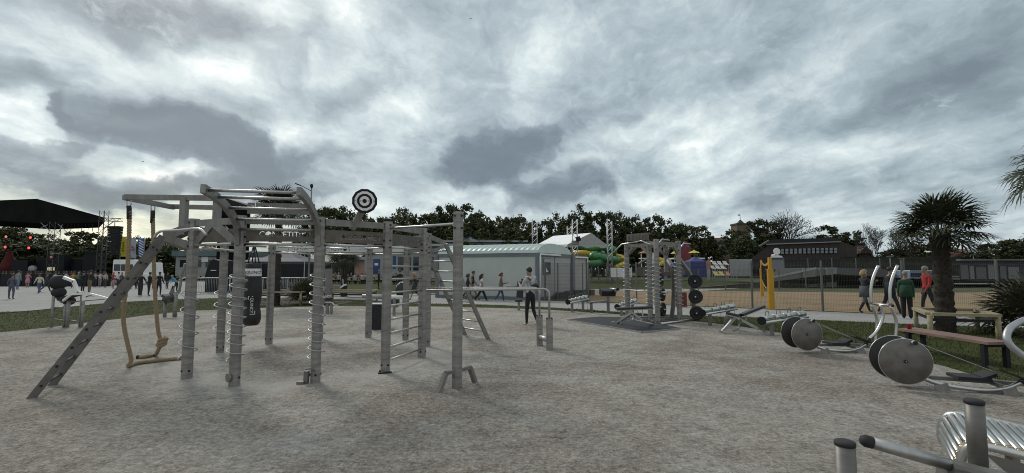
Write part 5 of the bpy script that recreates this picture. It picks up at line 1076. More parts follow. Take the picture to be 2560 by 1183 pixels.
# flags
for px, w, y0, y1, m_, lb, tx in ((309, 16, 592, 642, mat('yellow_flag', (.55, .48, .04), .7), 'yellow feather flag with vertical dark lettering', 'kominki'), (331, 18, 595, 646, mat('pale_flag', (.42, .46, .56), .7), 'pale white feather flag with a small red emblem', None), (353, 16, 596, 644, mat('blue_flag', (.07, .15, .42), .7), 'blue feather flag with white diagonal stripes', '/')):
    Yf = 72; t = thing('feather_flag', D(px, 690, Yf).xy.to_3d(), lb + ' beside the stage', 'flag', 'feather flags beside the stage'); sg_ = 1 if px > 315 else -1
    xe = px + sg_*w/2; MB().tube([V(D(xe, 0, Yf).x, Yf, 0), D(xe, y0 - 3, Yf)], .035, 6).build('pole', alu, t); vs = []; n = 10
    for i in range(n + 1):
        f = i/n; y = y0 + (y1 - y0)*f; sh = w*(1 - (.35*max(0, f - .72)/.28 if px > 315 else 0))
        for j in range(4): q = D(xe - sg_*sh*j/3, y, Yf); vs.append(q + V(0, .08*math.sin(i*.9 + j*1.3), 0))
    mb = MB(); mb.add(vs, [(i*4 + j, i*4 + j + 1, i*4 + 5 + j, i*4 + 4 + j) for i in range(n) for j in range(3)], 0, True); ob = mb.build('cloth', m_, t)
    if tx == 'kominki': text_mb(tx, .52, .01, basis(D(px - 1, (y0 + y1)/2, Yf - .12), (0, 0, -1), (1, 0, 0), (0, -1, 0))).build('lettering', black_p, ob)
    elif tx == '/':
        mb = MB()
        for k in range(7): y = y0 + 2 + k*6.5; mb.add([D(px - 6, y, Yf - .13), D(px + 6, y + 7, Yf - .13), D(px + 6, y + 10, Yf - .13), D(px - 6, y + 3, Yf - .13)], [(0, 1, 2, 3)])
        mb.build('stripes', white_m, ob)
    else:
        for k, (dx, dy) in enumerate(((-3, 2), (3, 2), (0, -4))): q = D(px + dx, 622 + dy, Yf - .14); MB().cyl(q, q + V(0, -.02, 0), .14, 8).build('emblem', mat('red_emblem', (.4, .09, .06), .7), ob)
# vans by the stage
def van(px0, px1, ytop, Y, label, name='white_van', m=white_p):
    a, b = D(px0, 640, Y), D(px1, 640, Y); L = b.x - a.x; h = Zat(ytop, Y); t = thing(name, ((a.x + b.x)/2, Y, 0), label, 'van', 'white vans near the stage')
    pf = [(0, .35), (L, .35), (L, 1.1), (L*.93, 1.25), (L*.84, h*.96), (L*.8, h), (L*.03, h), (0, h*.95)]
    MB().prism(pf, 2.0, basis((a.x, Y + 2.0, 0), (1, 0, 0), (0, 0, 1), (0, -1, 0))).build('body', m, t)
    for f0, f1 in ((.05, .30), (.33, .56), (.60, .80)): MB().box((a.x + L*(f0 + f1)/2, Y - .012, h*.68), (L*(f1 - f0), .03, h*.26)).build('window', glass, t)
    for f in (.18, .8):
        w = MB().cyl((a.x + L*f, Y - .02, .36), (a.x + L*f, Y + .25, .36), .36, 18).build('wheel', rubber, t); MB().cyl((a.x + L*f, Y - .04, .36), (a.x + L*f, Y - .02, .36), .2, 14).build('rim', alu, w)
    MB().box((b.x - .05, Y + .3, .75), (.12, .3, .2)).build('headlight', white_p, t)
van(284, 346, 649, 50, 'long white minibus parked behind the crowd below the flags'); van(344, 381, 656, 54, 'shorter white van parked at the right end of the minibus')
# ------------------------------------------------------------------ tents, barriers, shops in the middle distance
gaz_m = mat('dark_violet_canvas', (.040, .038, .055), .75, 0, .2, .8)
def gazebo(px0, px1, yap, yeave, ybot, Y, label, m, mw=None, name='canopy_tent', walls=True):
    a, b = D(px0, 640, Y), D(px1, 640, Y); w = b.x - a.x; zc, ze, zb = Zat(yap, Y), Zat(yeave, Y), max(0, Zat(ybot, Y)); cx = (a.x + b.x)/2; t = thing(name, (cx, Y + w/2, zb), label, 'tent')
    mb = MB(); q = [V(a.x, Y, ze), V(b.x, Y, ze), V(b.x, Y + w, ze), V(a.x, Y + w, ze)]; ap = V(cx, Y + w/2, zc); md = [lerp(p, ap, .45) - UP*(zc - ze)*.10 for p in q]
    for k in range(4): mb.add([q[k], q[(k + 1) % 4], md[(k + 1) % 4], md[k]], [(0, 1, 2, 3)]); mb.add([md[k], md[(k + 1) % 4], ap], [(0, 1, 2)]); mb.add([q[k] - UP*.22, q[(k + 1) % 4] - UP*.22, q[(k + 1) % 4], q[k]], [(0, 1, 2, 3)])
    mb.build('canopy', m, t)
    for p in q: MB().beam(V(p.x, p.y, zb), p, .05, .05, up=V(0, 1, 0)).build('leg', alu, t)
    if walls:
        for k in (0, 1, 3): i, j = q[k], q[(k + 1) % 4]; MB().beam(V(i.x, i.y, (zb + ze)/2 - .1), V(j.x, j.y, (zb + ze)/2 - .1), .02, ze - zb - .2).build('side_wall', mw or m, t)
    return t
gazebo(592, 762, 625, 654, 735, 35, 'dark violet pop-up canopy tent with black walls behind the punch bag', gaz_m, black_p)
t = thing('covered_equipment', D(550, 730, 33.6).xy.to_3d(), 'heap of equipment under black covers behind the barriers', 'equipment')
rr_ = random.Random(8); mb = MB(); vs = []; prof_ = [(512, 735), (512, 690), (518, 670), (524, 655), (534, 648), (546, 652), (575, 652), (596, 655), (600, 735)]
mb.prism([(D(x, y, 33.6).x, max(0, D(x, y, 33.6).z)) for x, y in prof_], 1.8, basis((0, 35.4, 0), (1, 0, 0), (0, 0, 1), (0, -1, 0))); mb.build('cover', black_p, t)
MB().box(D(534, 676, 33.5), (.35, .1, .05)).build('label_strip', white_p, t)
def barrier(name, p, rz, label):
    t = thing(name, (0, 0, 0), label, 'barrier', 'crowd barriers before the dark tent')
    MB().tube(smooth([(-1.05, 0, .12), (-1.1, 0, .3), (-1.1, 0, .95), (-1.02, 0, 1.08), (1.02, 0, 1.08), (1.1, 0, .95), (1.1, 0, .3), (1.05, 0, .12)], 4), .024, 8, closed=True).build('frame', alu, t); mb = MB()
    for k in range(1, 20): mb.tube([(-1.08 + .108*k, 0, .14), (-1.08 + .108*k, 0, 1.07)], .009, 4)
    mb.build('bars', alu, t)
    for x in (-.8, .8): MB().beam((x, -.3, .02), (x, .3, .02), .05, .04).build('foot', alu, t); MB().beam((x, 0, .0), (x, 0, .14), .03, .03, up=V(0, 1, 0)).build('leg', alu, t)
    t.location = p; t.rotation_euler.z = rz; return t
b0 = barrier('crowd_barrier', V(D(535, 0, 31.5).x, 31.5, 0), .03, 'steel crowd barrier behind the front left post')
for px, lb in ((618, 'steel crowd barrier between the spiral posts left of the punch bag'), (680, 'steel crowd barrier just right of the punch bag'), (738, 'steel crowd barrier left of the low palm')): dup(b0, V(D(px, 0, 31.8).x, 31.8, 0), .02, lb)
teal = mat('teal_roof', (.10, .16, .16), .6, 0, .15, 1.0); pale_wall = mat('pale_render', (.33, .35, .36), .8, 0, .1, .6); pink_w = mat('salmon_render', (.36, .24, .19), .8, 0, .1, .6); tan_r = mat('tan_tiles', (.27, .245, .20), .8, 0, .25, 2.5, c2=(.38, .35, .30)); blue_p = mat('blue_paint', (.04, .075, .20), .6, 0, .15, 2)
t = boxthing('shop_building', 440, 612, 642, 690, 72, 8, 'low white building with a flat teal roof behind the left posts', 'building', pale_wall)
MB().box((D(526, 0, 72).x, 76, Zat(634, 72)), (D(612, 0, 72).x - D(436, 0, 72).x + .6, 9, Zat(627, 72) - Zat(641, 72))).build('roof', teal, t)
for k in range(5): rect(t, 'window', 450 + k*32, 472 + k*32, 650, 668, 72, glass)
rect(t, 'sign_board', 505, 522, 642, 655, 72, white_p, .15)
t = boxthing('shop_building', 765, 884, 658, 690, 66, 6, 'low shop with a tan tiled roof behind the lamp post', 'building', pale_wall)
a, b = D(758, 0, 65).x, D(890, 0, 65).x; mb = MB(); mb.add([V(a, 64.2, Zat(658, 66)), V(b, 64.2, Zat(658, 66)), V(b, 69, Zat(632, 66)), V(a, 69, Zat(632, 66)), V(a, 73, Zat(658, 66)), V(b, 73, Zat(658, 66))], [(0, 1, 2, 3), (3, 2, 5, 4)]); mb.build('roof', tan_r, t)
for k in range(4): rect(t, 'window', 776 + k*26, 794 + k*26, 664, 684, 66, glass)
t = boxthing('kiosk', 879, 912, 650, 694, 58, 4, 'salmon coloured kiosk with a dark doorway beside the middle palm', 'kiosk', pink_w); rect(t, 'door', 872, 886, 660, 694, 58, black_p, .1); rect(t, 'roof', 868, 916, 643, 650, 58, pale_wall, 1.0)
t = boxthing('shop_building', 912, 1106, 628, 692, 64, 8, 'long pale shop front with a blue door and glass panes seen between the right posts', 'building', pale_wall)
rect(t, 'door', 933, 950, 648, 684, 64, blue_p); rect(t, 'door_panel', 937, 946, 658, 664, 64, white_p, .1, .05); rect(t, 'banner', 982, 990, 640, 672, 64, blue_p); rect(t, 'fascia', 905, 1110, 622, 630, 64, mat('grey_fascia', (.22, .23, .24), .7), .5)
for k in range(6): rect(t, 'window', 995 + k*19, 1009 + k*19, 642, 676, 64, glass)
t = boxthing('flat_roofed_hall', 985, 1312, 606, 660, 100, 14, 'long flat roofed grey hall with small roof lamps and a glass pyramid', 'building', mat('grey_concrete', (.17, .175, .175), .85, 0, .15, .5)); MB().box((D(1150, 0, 100).x, 107, Zat(603.5, 100)), (29.5, 15, .35)).build('roof_edge', pale_wall, t)
for k in range(9): q = D(1150 + k*19, 612, 99.8); MB().box(q, (.35, .3, .35)).build('lamp', black_p, t)
ap = D(1165, 584, 106); w = 3.0; zb = Zat(606, 106); mb = MB(); q = [V(ap.x - w, 103, zb), V(ap.x + w, 103, zb), V(ap.x + w, 109, zb), V(ap.x - w, 109, zb)]
for k in range(4): mb.add([q[k], q[(k + 1) % 4], ap], [(0, 1, 2)])
gp_ = mb.build('glass_pyramid', mat('pale_glazing', (.24, .31, .33), .3, 0, .1, 1), t); mb = MB()
for k in range(4):
    mb.tube([q[k], ap], .07, 4)
    for f in (.25, .5, .75): mb.tube([lerp(q[k], q[(k + 1) % 4], f), ap], .035, 4)
mb.build('glazing_bars', alu, gp_)
t = gazebo(1206, 1224, 617, 633, 660, 55, 'small white pointed tent top showing over the cabin roof', white_m)
t = boxthing('shop_building', 1060, 1135, 614, 660, 80, 8, 'dark glazed pavilion left of the tall pull-up post', 'building', mat('dark_facade', (.06, .07, .075), .5)); rect(t, 'fascia', 1058, 1140, 610, 616, 80, pale_wall, .4)
# lamp posts
def lamp(px, ytop, Y, label, arm):
    x = D(px, 0, Y).x; z = Zat(ytop, Y); t = thing('street_lamp', (x, Y, 0), label, 'street lamp'); MB().tube([(x, Y, -.1), (x, Y, z*.5), (x, Y, z)], [.08, .065, .045], 8).build('pole', galv, t)
    if arm: MB().tube([(x, Y, z*.955), D(757, 466, Y), D(740, 460, Y)], .03, 6).build('arm', galv, t); MB().beam(D(752, 464, Y), D(739, 459, Y), .16, .07).build('lamp_head', black_p, t); MB().lathe([(.05, -.15), (.1, 0), (.1, .12), (.03, .16)], 10, Matrix.Translation((x, Y, z))).build('camera_dome', black_p, t)
    else: MB().beam((x - .4, Y, z), (x + .4, Y, z), .2, .08).build('lamp_head', galv, t)
    return t
lamp(773, 466, 31, 'tall grey street lamp with an arm to the left behind the climbing arch', True)
lamp(466, 618, 70, 'thin far street lamp with two short heads left of the front post', False); lamp(2226, 642, 62, 'far street lamp left of the bent handles', False); lamp(2255, 647, 66, 'small far street lamp right of the bent handles', False)
# ------------------------------------------------------------------ white event tent and truss towers
Yt = 60
t = thing('event_tent', D(1432, 690, Yt).xy.to_3d(), 'white gabled event tent roof rising behind the cabin between truss towers', 'tent')
xa, xr, xb, xl, xlr = D(1425, 0, Yt).x, D(1480, 0, Yt).x, D(1524, 0, Yt).x, D(1342, 0, 66).x, D(1382, 0, 70).x
ze, zr = Zat(612, Yt), Zat(582, Yt); n = 14; mb = MB(); bl = V(xl, 66, ze*1.06); br_ = V(xlr + 3.2, 72, ze*1.06); ridb = V(xlr, 69, Zat(590, 69)); fl, fr_, rf = V(xa - .4, Yt - .8, ze), V(xb, Yt + 1.2, ze), V(xr, Yt + .2, zr)
for A, B, C, E in ((fl, rf, ridb, bl), (rf, fr_, br_, ridb)):
    vs = []
    for i in range(n + 1):
        for j in range(7):
            p = lerp(lerp(A, B, i/n), lerp(E, C, i/n), j/6); vs.append(p - UP*.12*math.sin(math.pi*i/n)*math.sin(math.pi*j/6))
    mb.add(vs, [(i*7 + j, i*7 + j + 1, i*7 + 8 + j, i*7 + 7 + j) for i in range(n) for j in range(6)], 0, True)
mb.build('roof', white_m, t); mb = MB(); vs = []
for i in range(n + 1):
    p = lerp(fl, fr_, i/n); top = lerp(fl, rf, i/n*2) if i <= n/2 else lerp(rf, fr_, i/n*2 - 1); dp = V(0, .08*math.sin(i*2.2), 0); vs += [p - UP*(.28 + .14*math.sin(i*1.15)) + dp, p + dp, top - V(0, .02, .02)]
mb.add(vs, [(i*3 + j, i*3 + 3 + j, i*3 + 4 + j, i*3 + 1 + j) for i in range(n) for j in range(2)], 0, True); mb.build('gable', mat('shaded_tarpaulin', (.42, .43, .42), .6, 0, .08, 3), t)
mb = MB(); vs = []
for i in range(n + 1): p = lerp(bl, fl, i/n); vs += [p - UP*.3, p]
mb.add(vs, [(i*2, i*2 + 2, i*2 + 3, i*2 + 1) for i in range(n)]); mb.build('valance', white_m, t)
for p in (fl, fr_, bl, br_): MB().beam(V(p.x, p.y, 0), p - UP*.1, .12, .12, up=V(0, 1, 0)).build('leg', alu, t)
for px, y0, Y, w, lb in ((1337, 555, 66, .7, 'slim truss tower left of the white tent'), (1424, 566, 68, .6, 'truss tower half hidden behind the nearer one at the white tent'), (1438, 549, 58, .6, 'truss tower with a loudspeaker in front of the white tent'), (1525, 554, 57, .55, 'truss tower at the right end of the white tent')):
    t = thing('truss_tower', V(D(px, 0, Y).x, Y, 0), lb, 'truss tower', 'truss towers round the white tent'); truss(V(D(px, 0, Y).x, Y, 0), V(D(px, 0, Y).x, Y, Zat(y0, Y)), w, 'truss', t, r=.04)
    if px == 1438: MB().beam(D(1444, 592, Y - .5), D(1447, 603, Y - .5), .55, .4, up=V(0, 1, 0)).build('loudspeaker', black_p, t); MB().box(D(1438, 607, Y), (.85, .8, .5)).build('tower_sleeve', galv, t)
# ------------------------------------------------------------------ water slides
gsl = mat('green_slide', (.045, .17, .055), .35, 0, .12, 1.2); ysl = mat('yellow_slide', (.42, .30, .03), .4, 0, .12, 1.2)
t = thing('water_slide', D(1510, 690, 76).xy.to_3d(), 'twisting green and yellow tube water slide behind the weight rack', 'water slide')
Yw = 76
def stube(pts, r, m, nm):
    P = smooth([D(x, y, Y) for x, y, Y in pts], 6); MB().tube(P, r, 14).build(nm, m, t); mb = MB()
    for k in range(3, len(P) - 2, 5): d = (P[k + 1] - P[k - 1]).normalized(); x, y, z = frame(P[k], P[k] + d); mb.tube([P[k] + x*math.cos(R(30*j))*(r + .02) + y*math.sin(R(30*j))*(r + .02) for j in range(12)], .06, 5, closed=True)
    mb.build('joint_rings', m, t)
stube([(1448, 614, Yw + 4), (1480, 621, Yw + 2), (1512, 618, Yw), (1533, 626, Yw), (1530, 640, Yw + 3)], .58, gsl, 'green_tube'); stube([(1506, 636, Yw + 2), (1490, 637, Yw), (1482, 641, Yw - 2), (1498, 643, Yw - 2), (1520, 647, Yw - 2), (1545, 652, Yw)], .62, gsl, 'green_tube')
stube([(1432, 633, Yw + 3), (1456, 633, Yw + 1), (1480, 637, Yw + 1)], .5, ysl, 'yellow_tube'); stube([(1518, 640, Yw + 2), (1535, 642, Yw + 2), (1556, 646, Yw + 1), (1556, 653, Yw)], .55, ysl, 'yellow_tube'); stube([(1460, 661, Yw - 3), (1490, 658, Yw - 3), (1512, 651, Yw - 1)], .5, gsl, 'green_tube'); stube([(1538, 671, Yw - 4), (1552, 664, Yw - 3), (1560, 660, Yw - 2)], .4, ysl, 'yellow_tube')
for px, y in ((1497, 652), (1518, 652), (1545, 655), (1480, 645), (1530, 630)): MB().tube([V(D(px, 0, Yw).x, Yw + .3, 0), D(px, y, Yw) + V(0, .3, 0)], .1, 6).build('pole', galv, t)
# ------------------------------------------------------------------ bathing area right of the slides
Yb = 72
t = thing('play_hut', D(1616, 680, Yb).xy.to_3d(), 'small white framed play hut with an orange roof and a yellow slide', 'play hut')
for px in (1603.5, 1609, 1632, 1640): MB().beam(V(D(px, 0, Yb).x, Yb + (1.2 if px in (1609, 1640) else 0), .2), V(D(px, 0, Yb).x, Yb + (1.2 if px in (1609, 1640) else 0), Zat(632, Yb)), .1, .1, up=V(0, 1, 0)).build('post', white_p, t)
a, b = D(1601, 633, Yb), D(1634, 633, Yb); q = [V(a.x, Yb - .2, a.z), V(b.x, Yb - .2, a.z), V(b.x, Yb + 1.6, a.z), V(a.x, Yb + 1.6, a.z)]; ap = V((a.x + b.x)/2, Yb + .7, Zat(625, Yb)); mb = MB()
for k in range(4): mb.add([q[k], q[(k + 1) % 4], ap], [(0, 1, 2)])
mb.build('roof', mat('orange_roof', (.42, .13, .05), .5), t); rect(t, 'platform', 1602, 1640, 645, 647, Yb, white_p, 1.2, -1.2)
t.location.z = t.location.z
P = smooth([D(1642, 648, Yb), D(1655, 651, Yb), D(1664, 656, Yb - .5), D(1655, 659, Yb - 1), D(1642, 664, Yb - 1)], 5); MB().tube(P, .38, 10).build('slide_tube', mat('bright_yellow_slide', (.50, .38, .03), .4), t)
MB().tube(smooth([D(1596, 661, Yb), D(1604, 655, Yb), D(1615, 649, Yb)], 3), .2, 6).build('stairs', galv, t)
t = thing('blue_slide', D(1680, 668, Yb).xy.to_3d(), 'low blue slide tub beside the play hut', 'slide'); MB().prism([(D(1666, 0, Yb).x, .3), (D(1694, 0, Yb).x, .3), (D(1694, 0, Yb).x, Zat(655, Yb)), (D(1680, 0, Yb).x, Zat(656, Yb)), (D(1667, 0, Yb).x, Zat(662, Yb))], 1.2, basis((0, Yb + 1, 0), (1, 0, 0), (0, 0, 1), (0, -1, 0))).build('slide_body', mat('blue_slide', (.05, .16, .38), .4), t)
tag(boxthing('pool_wall', 1592, 1715, 668, 690, 71, .4, 'brown wall below the play hut and slides', 'wall', mat('brown_wall', (.12, .085, .07), .8, 0, .2, 1)))
t = thing('play_tower', D(1712, 680, 78).xy.to_3d(), 'red and blue play tower with a knobbly top behind the weight plates', 'play tower'); rp = mat('red_plastic_play', (.16, .022, .03), .5, 0, .3, 1.2); MB().box(D(1710, 637, 78), (1.6, 2, 2.4)).build('tower_body', rp, t)
for px, y, r, m_ in ((1713, 610, .45, rp), (1715, 619, .6, rp), (1707, 617, .5, blue_p), (1704, 626, .6, rp), (1718, 626, .35, rp), (1722, 622, .28, rp), (1667, 638, .3, blue_p), (1669, 634, .22, white_p)): c = D(px, y, 78); MB().lathe([(.02, -r), (r*.75, -r*.6), (r, 0), (r*.7, r*.7), (.02, r)], 10, Matrix.Translation(c)).build('knob', m_, t)
MB().beam(D(1668, 642, 78), D(1668, 668, 78), .25, .25, up=V(0, 1, 0)).build('post', black_p, t)
yel = mat('yellow_parasol', (.52, .46, .06), .7, 0, .06, 1)
def parasol(px, ytop, yrim, ybot, w, Y, label):
    c = D(px, ytop, Y); z1 = Zat(yrim, Y); rr = w/F*Y/2; t = thing('parasol', (c.x, Y, 0), label, 'parasol', 'yellow parasols by the pool'); MB().lathe([(rr, z1), (rr*.98, z1 + .04), (rr*.5, z1 + (c.z - z1)*.6), (.05, c.z), (.02, c.z + .08)], 8, Matrix.Translation((c.x, Y, 0)), sm=False).build('canopy', yel, t); MB().tube([V(c.x, Y, .2), V(c.x, Y, c.z)], .06, 6).build('pole', galv, t)
parasol(1735, 626, 633, 660, 30, 72, 'yellow parasol above the white flat roof, the right one'); parasol(1686, 628, 635, 664, 20, 75, 'smaller yellow parasol half behind the right spiral post of the rack')
t = thing('snack_bar', D(1722, 680, 80).xy.to_3d(), 'low bar with a flat white roof behind the blue tent', 'bar'); rect(t, 'roof', 1684, 1762, 644.5, 648, 80, white_p, 4, -4); rect(t, 'wall', 1695, 1755, 648, 672, 82, mat('dark_facade', (.06, .07, .075), .5), .2)
rect(thing('screen_panel', D(1708, 690, 70).xy.to_3d(), 'grey screen panel left of the blue tent', 'panel'), 'panel', 1699, 1724, 656, 688, 70, mat('grey_panel', (.2, .2, .2), .7))
rz0 = thing('terrace_base', (0, 0, 0), 'x', 'x'); bpy.data.objects.remove(rz0)
gazebo(1725, 1766, 641, 653.5, 692, 68, 'blue pop-up tent with mesh walls beside the deck chairs', mat('blue_canvas', (.055, .06, .20), .75, 0, .12, 1), mat('dark_blue_wall', (.035, .042, .15), .8, 0, .12, 1))
def deck_chair(px, y1, w, h, Y, m, mname, label):
    s_ = w/F*Y; zt, zb = Zat(y1 - h, Y), Zat(y1, Y); x = D(px, 0, Y).x; t = thing('deck_chair', (x, Y, zb), label, 'deck chair', 'deck chairs on the lawn'); zm = zb + (zt - zb)*.45
    MB().beam((x - s_*.08, Y - .9, zb + .12), (x, Y, zm), s_*.95, .06, up=V(0, -.3, 1)).build('seat', m, t); MB().beam((x, Y, zm), (x + s_*.1, Y + .5, zt), s_*.95, .06, up=V(0, -1, .4)).build('backrest', m, t)
    for a in (-.4, .4): MB().beam((x + a*s_, Y - .5, 0), (x + a*s_, Y - .5, zm - .1), .06, .06, up=V(0, 1, 0)).build('leg', alu, t)
wc = mat('white_chair', (.50, .50, .46), .6); yc = mat('yellow_chair', (.46, .40, .13), .6); oc = mat('salmon_chair', (.46, .19, .12), .6)
for px, lb in ((1786, 'left'), (1799, 'middle'), (1813, 'right')):
    deck_chair(px, 664, 10, 11, 80, wc, 'w', 'pale deck chair in the back row, the %s one of three' % lb); deck_chair(px - 5 if px < 1800 else px - 6, 674, 10, 10, 75, wc, 'w', 'pale deck chair in the middle row, the %s one of three' % lb)
deck_chair(1789, 691, 12, 12, 66, yc, 'y', 'yellow deck chair in the front row nearest the blue tent'); deck_chair(1803, 691, 12, 12, 66, yc, 'y', 'yellow deck chair in the middle of the front row'); deck_chair(1818, 691, 12, 12, 66, oc, 'o', 'salmon deck chair in the front row beside a yellow one'); deck_chair(1832, 691, 10, 11, 66, oc, 'o', 'last salmon deck chair of the front row before the pale wall')
t = thing('deck_chair', V(D(1772, 0, 70).x, 70, 0), 'salmon deck chair folded upright beside the blue tent', 'deck chair', 'deck chairs on the lawn'); MB().beam(D(1772, 671, 70), D(1772, 651, 70), .55, .1, up=V(0, 1, 0)).build('seat', oc, t); MB().beam(D(1772, 671, 70) + V(0, .2, 0), V(D(1772, 0, 70).x, 70.2, 0), .5, .05, up=V(0, 1, 0)).build('leg', alu, t); MB().lathe([(.02, -.15), (.14, 0), (.1, .16), (.02, .2)], 8, Matrix.Translation(D(1772, 646.5, 70))).build('headrest', white_p, t)
boxthing('pale_wall', 1823, 1880, 648, 691, 58, 3, 'plain pale wall of a small outbuilding right of the deck chairs', 'outbuilding', mat('light_grey_render', (.30, .31, .31), .8, 0, .08, 1))
boxthing('brick_chimney', 1812, 1821, 640, 690, 90, 1, 'dull red brick chimney above the deck chairs', 'chimney', mat('dull_brick', (.11, .05, .045), .85, 0, .2, 3)); boxthing('dark_shed', 1775, 1900, 655, 690, 92, 3, 'long dark shed wall behind the deck chairs', 'shed', mat('dark_shed', (.045, .04, .038), .8, 0, .2, 1))
t = thing('banner_panel', V(D(1552, 0, 47).x, 47, 0), 'white rectangular banner hanging on the far fence behind the weight rack', 'banner'); rect(t, 'banner', 1527, 1579, 670, 693.5, 47, white_p, .03); MB().tube([V(D(1527, 0, 47).x, 47, 0), D(1527, 668, 47)], .04, 6).build('post', galv, t); MB().tube([V(D(1579, 0, 47).x, 47, 0), D(1579, 668, 47)], .04, 6).build('post', galv, t)
t = thing('red_post_box', V(D(1711, 0, 20.6).x, 20.8, 0), 'two dark red upright boards just behind the right spiral post', 'board'); rect(t, 'board', 1689, 1693, 731, 767, 20.8, mat('rust_red_board', (.12, .03, .02), .7)); rect(t, 'board', 1703, 1715, 731, 767, 20.8, mat('rust_red_board', (.12, .03, .02), .7))
# volleyball posts
vy = mat('amber_padding', (.47, .25, .012), .55, 0, .1, 2); t = thing('volleyball_net', G(1924, 773), 'yellow padded volleyball posts with a net slack between them', 'volleyball net')
pn, pf = G(1929, 773), G(1906, 741)
for p, px, yt, ym, w in ((pn, 1922, 644, 673, .23), (pf, 1904, 650, 671, .18)):
    Y = p.y; MB().beam(V(p.x, Y, 0), V(p.x, Y, Zat(ym, Y)), w, w, up=V(0, 1, 0), ch=w*.25).build('post_padding', vy, t); MB().beam(V(p.x, Y, Zat(ym, Y)), V(p.x, Y, Zat(yt, Y)), w*.55, w*.45, up=V(0, 1, 0)).build('post', vy, t)
zt = Zat(650, pn.y); a, b = V(pn.x, pn.y, Zat(655, pn.y)), V(pf.x, pf.y, Zat(656, pf.y)); mb = MB()
for k in range(10): f0, f1 = k/10, (k + 1)/10; s0, s1_ = math.sin(math.pi*f0)*.22, math.sin(math.pi*f1)*.22; A, B = lerp(a, b, f0), lerp(a, b, f1); mb.add([A - UP*s0, B - UP*s1_, B - UP*(s1_ - .12), A - UP*(s0 - .12)], [(0, 1, 2, 3)])
mb.build('net_tape', vy, t); mb = MB()
for k in range(1, 40): q = lerp(a, b, k/40); mb.tube([q - UP*.2, q - UP*(1.0 + .25*math.sin(math.pi*k/40))], .006, 3, caps=False)
for j in range(8): mb.tube([lerp(a, b, k/10) - UP*(.2 + .12*j + .25*math.sin(math.pi*k/10)*(j/8)) for k in range(11)], .006, 3, caps=False)
mb.build('net', black_p, t); mb = MB(); mb.tube([lerp(a, b, k/10) - UP*(1.05 + .28*math.sin(math.pi*k/10)) for k in range(11)], .02, 5); mb.build('rope', vy, t)
# ------------------------------------------------------------------ ramp, parked truck, castle, pavilion
conc = mat('ramp_concrete', (.22, .22, .21), .85, 0, .15, .6)
def wall_poly(pts, Y, dep, nm, m, t): return MB().prism([(D(x, y, Y).x, D(x, y, Y).z) for x, y in pts], dep, basis((0, Y, 0), (1, 0, 0), (0, 0, 1), (D(pts[0][0], 0, 1).x*.5 + D(pts[-1][0], 0, 1).x*.5, 1, 0))).build(nm, m, t)
t = thing('concrete_ramp', D(2020, 700, 44).xy.to_3d(), 'grey concrete ramp wall with a sloping pale handrail beyond the sand court', 'ramp'); wall_poly([(1925, 722), (1925, 696), (1942, 671), (2092, 668.5), (2092, 722)], 44, .4, 'wall', conc, t)
MB().beam(D(1925, 695, 43.7), D(2040, 671, 43.7), .1, .16).build('handrail', mat('pale_coping', (.34, .34, .32), .8), t)
for px in (2005, 2046, 2062): rect(t, 'buttress', px, px + 4, 671, 715, 44, conc, .25)
t = thing('retaining_wall', D(2200, 700, 52).xy.to_3d(), 'low dark grey retaining wall right of the concrete ramp', 'wall'); wall_poly([(2092, 715), (2092, 669), (2130, 671), (2205, 672), (2260, 690), (2260, 712)], 52, .5, 'wall', mat('dark_concrete', (.10, .10, .105), .85, 0, .15, .5), t)
mesh_fence([V(D(1960 + 60*k, 0, 46).x, 46, 0) for k in range(6)], 'dark railing along the top of the concrete ramp', 1.0, 'railing', sp=.16, zb=1.75)
t = thing('broadcast_truck', D(1942, 690, 50).xy.to_3d(), 'grey van with a domed white roof and a round satellite dish', 'van'); wall_poly([(1927, 690), (1927, 668), (1931, 648), (1936, 644), (1954, 644), (1958, 652), (1961, 668), (1961, 690)], 50, 4, 'body', mat('van_grey', (.17, .19, .22), .4, 0, .05, 1), t)
wall_poly([(1924, 644), (1930, 640), (1942, 637.5), (1954, 640), (1958, 644)], 49.8, 4.4, 'roof', white_p, t); rect(t, 'windscreen', 1930, 1956, 644, 648.5, 50, glass); rect(t, 'grille', 1931, 1941, 674, 690, 50, black_p, .1)
c = D(1942, 629, 49.5); MB().lathe([(.38, 0), (.36, .04), (.2, .0), (.02, -.04)], 24, basis(c, (1, 0, 0), (0, 0, 1), (0, -1, 0))).build('dish', white_p, t); text_mb('SAT', .16, .01, basis(c + V(0, -.06, .08), (1, 0, 0), (0, 0, 1), (0, -1, 0))); MB().beam(c + V(0, .2, -.3), V(c.x, 50.5, Zat(638, 50)), .12, .12, up=V(0, 1, 0)).build('dish_mount', white_p, t)
Yc = 140; stone = mat('castle_stone', (.13, .10, .075), .9, 0, .2, .4); t = thing('castle_tower', D(1862, 690, Yc).xy.to_3d(), 'square old stone tower with a pointed roof and a small flag', 'tower'); a, b = D(1846, 0, Yc).x, D(1879, 0, Yc).x
MB().box(((a + b)/2, Yc + 2, Zat(561, Yc)/2), (b - a, b - a, Zat(561, Yc))).build('wall', stone, t); MB().box(((a + b)/2, Yc + 2, Zat(560, Yc)), (b - a + .35, b - a + .35, .5)).build('parapet', mat('dark_stone', (.06, .05, .045), .9), t)
cx = D(1862.5, 0, Yc).x; q = [V(cx - 1.05, Yc + .9, Zat(560, Yc)), V(cx + 1.05, Yc + .9, Zat(560, Yc)), V(cx + 1.05, Yc + 3.1, Zat(560, Yc)), V(cx - 1.05, Yc + 3.1, Zat(560, Yc))]; ap = V(cx, Yc + 2, Zat(546.5, Yc)); mb = MB()
for k in range(4): mb.add([q[k], q[(k + 1) % 4], ap], [(0, 1, 2)])
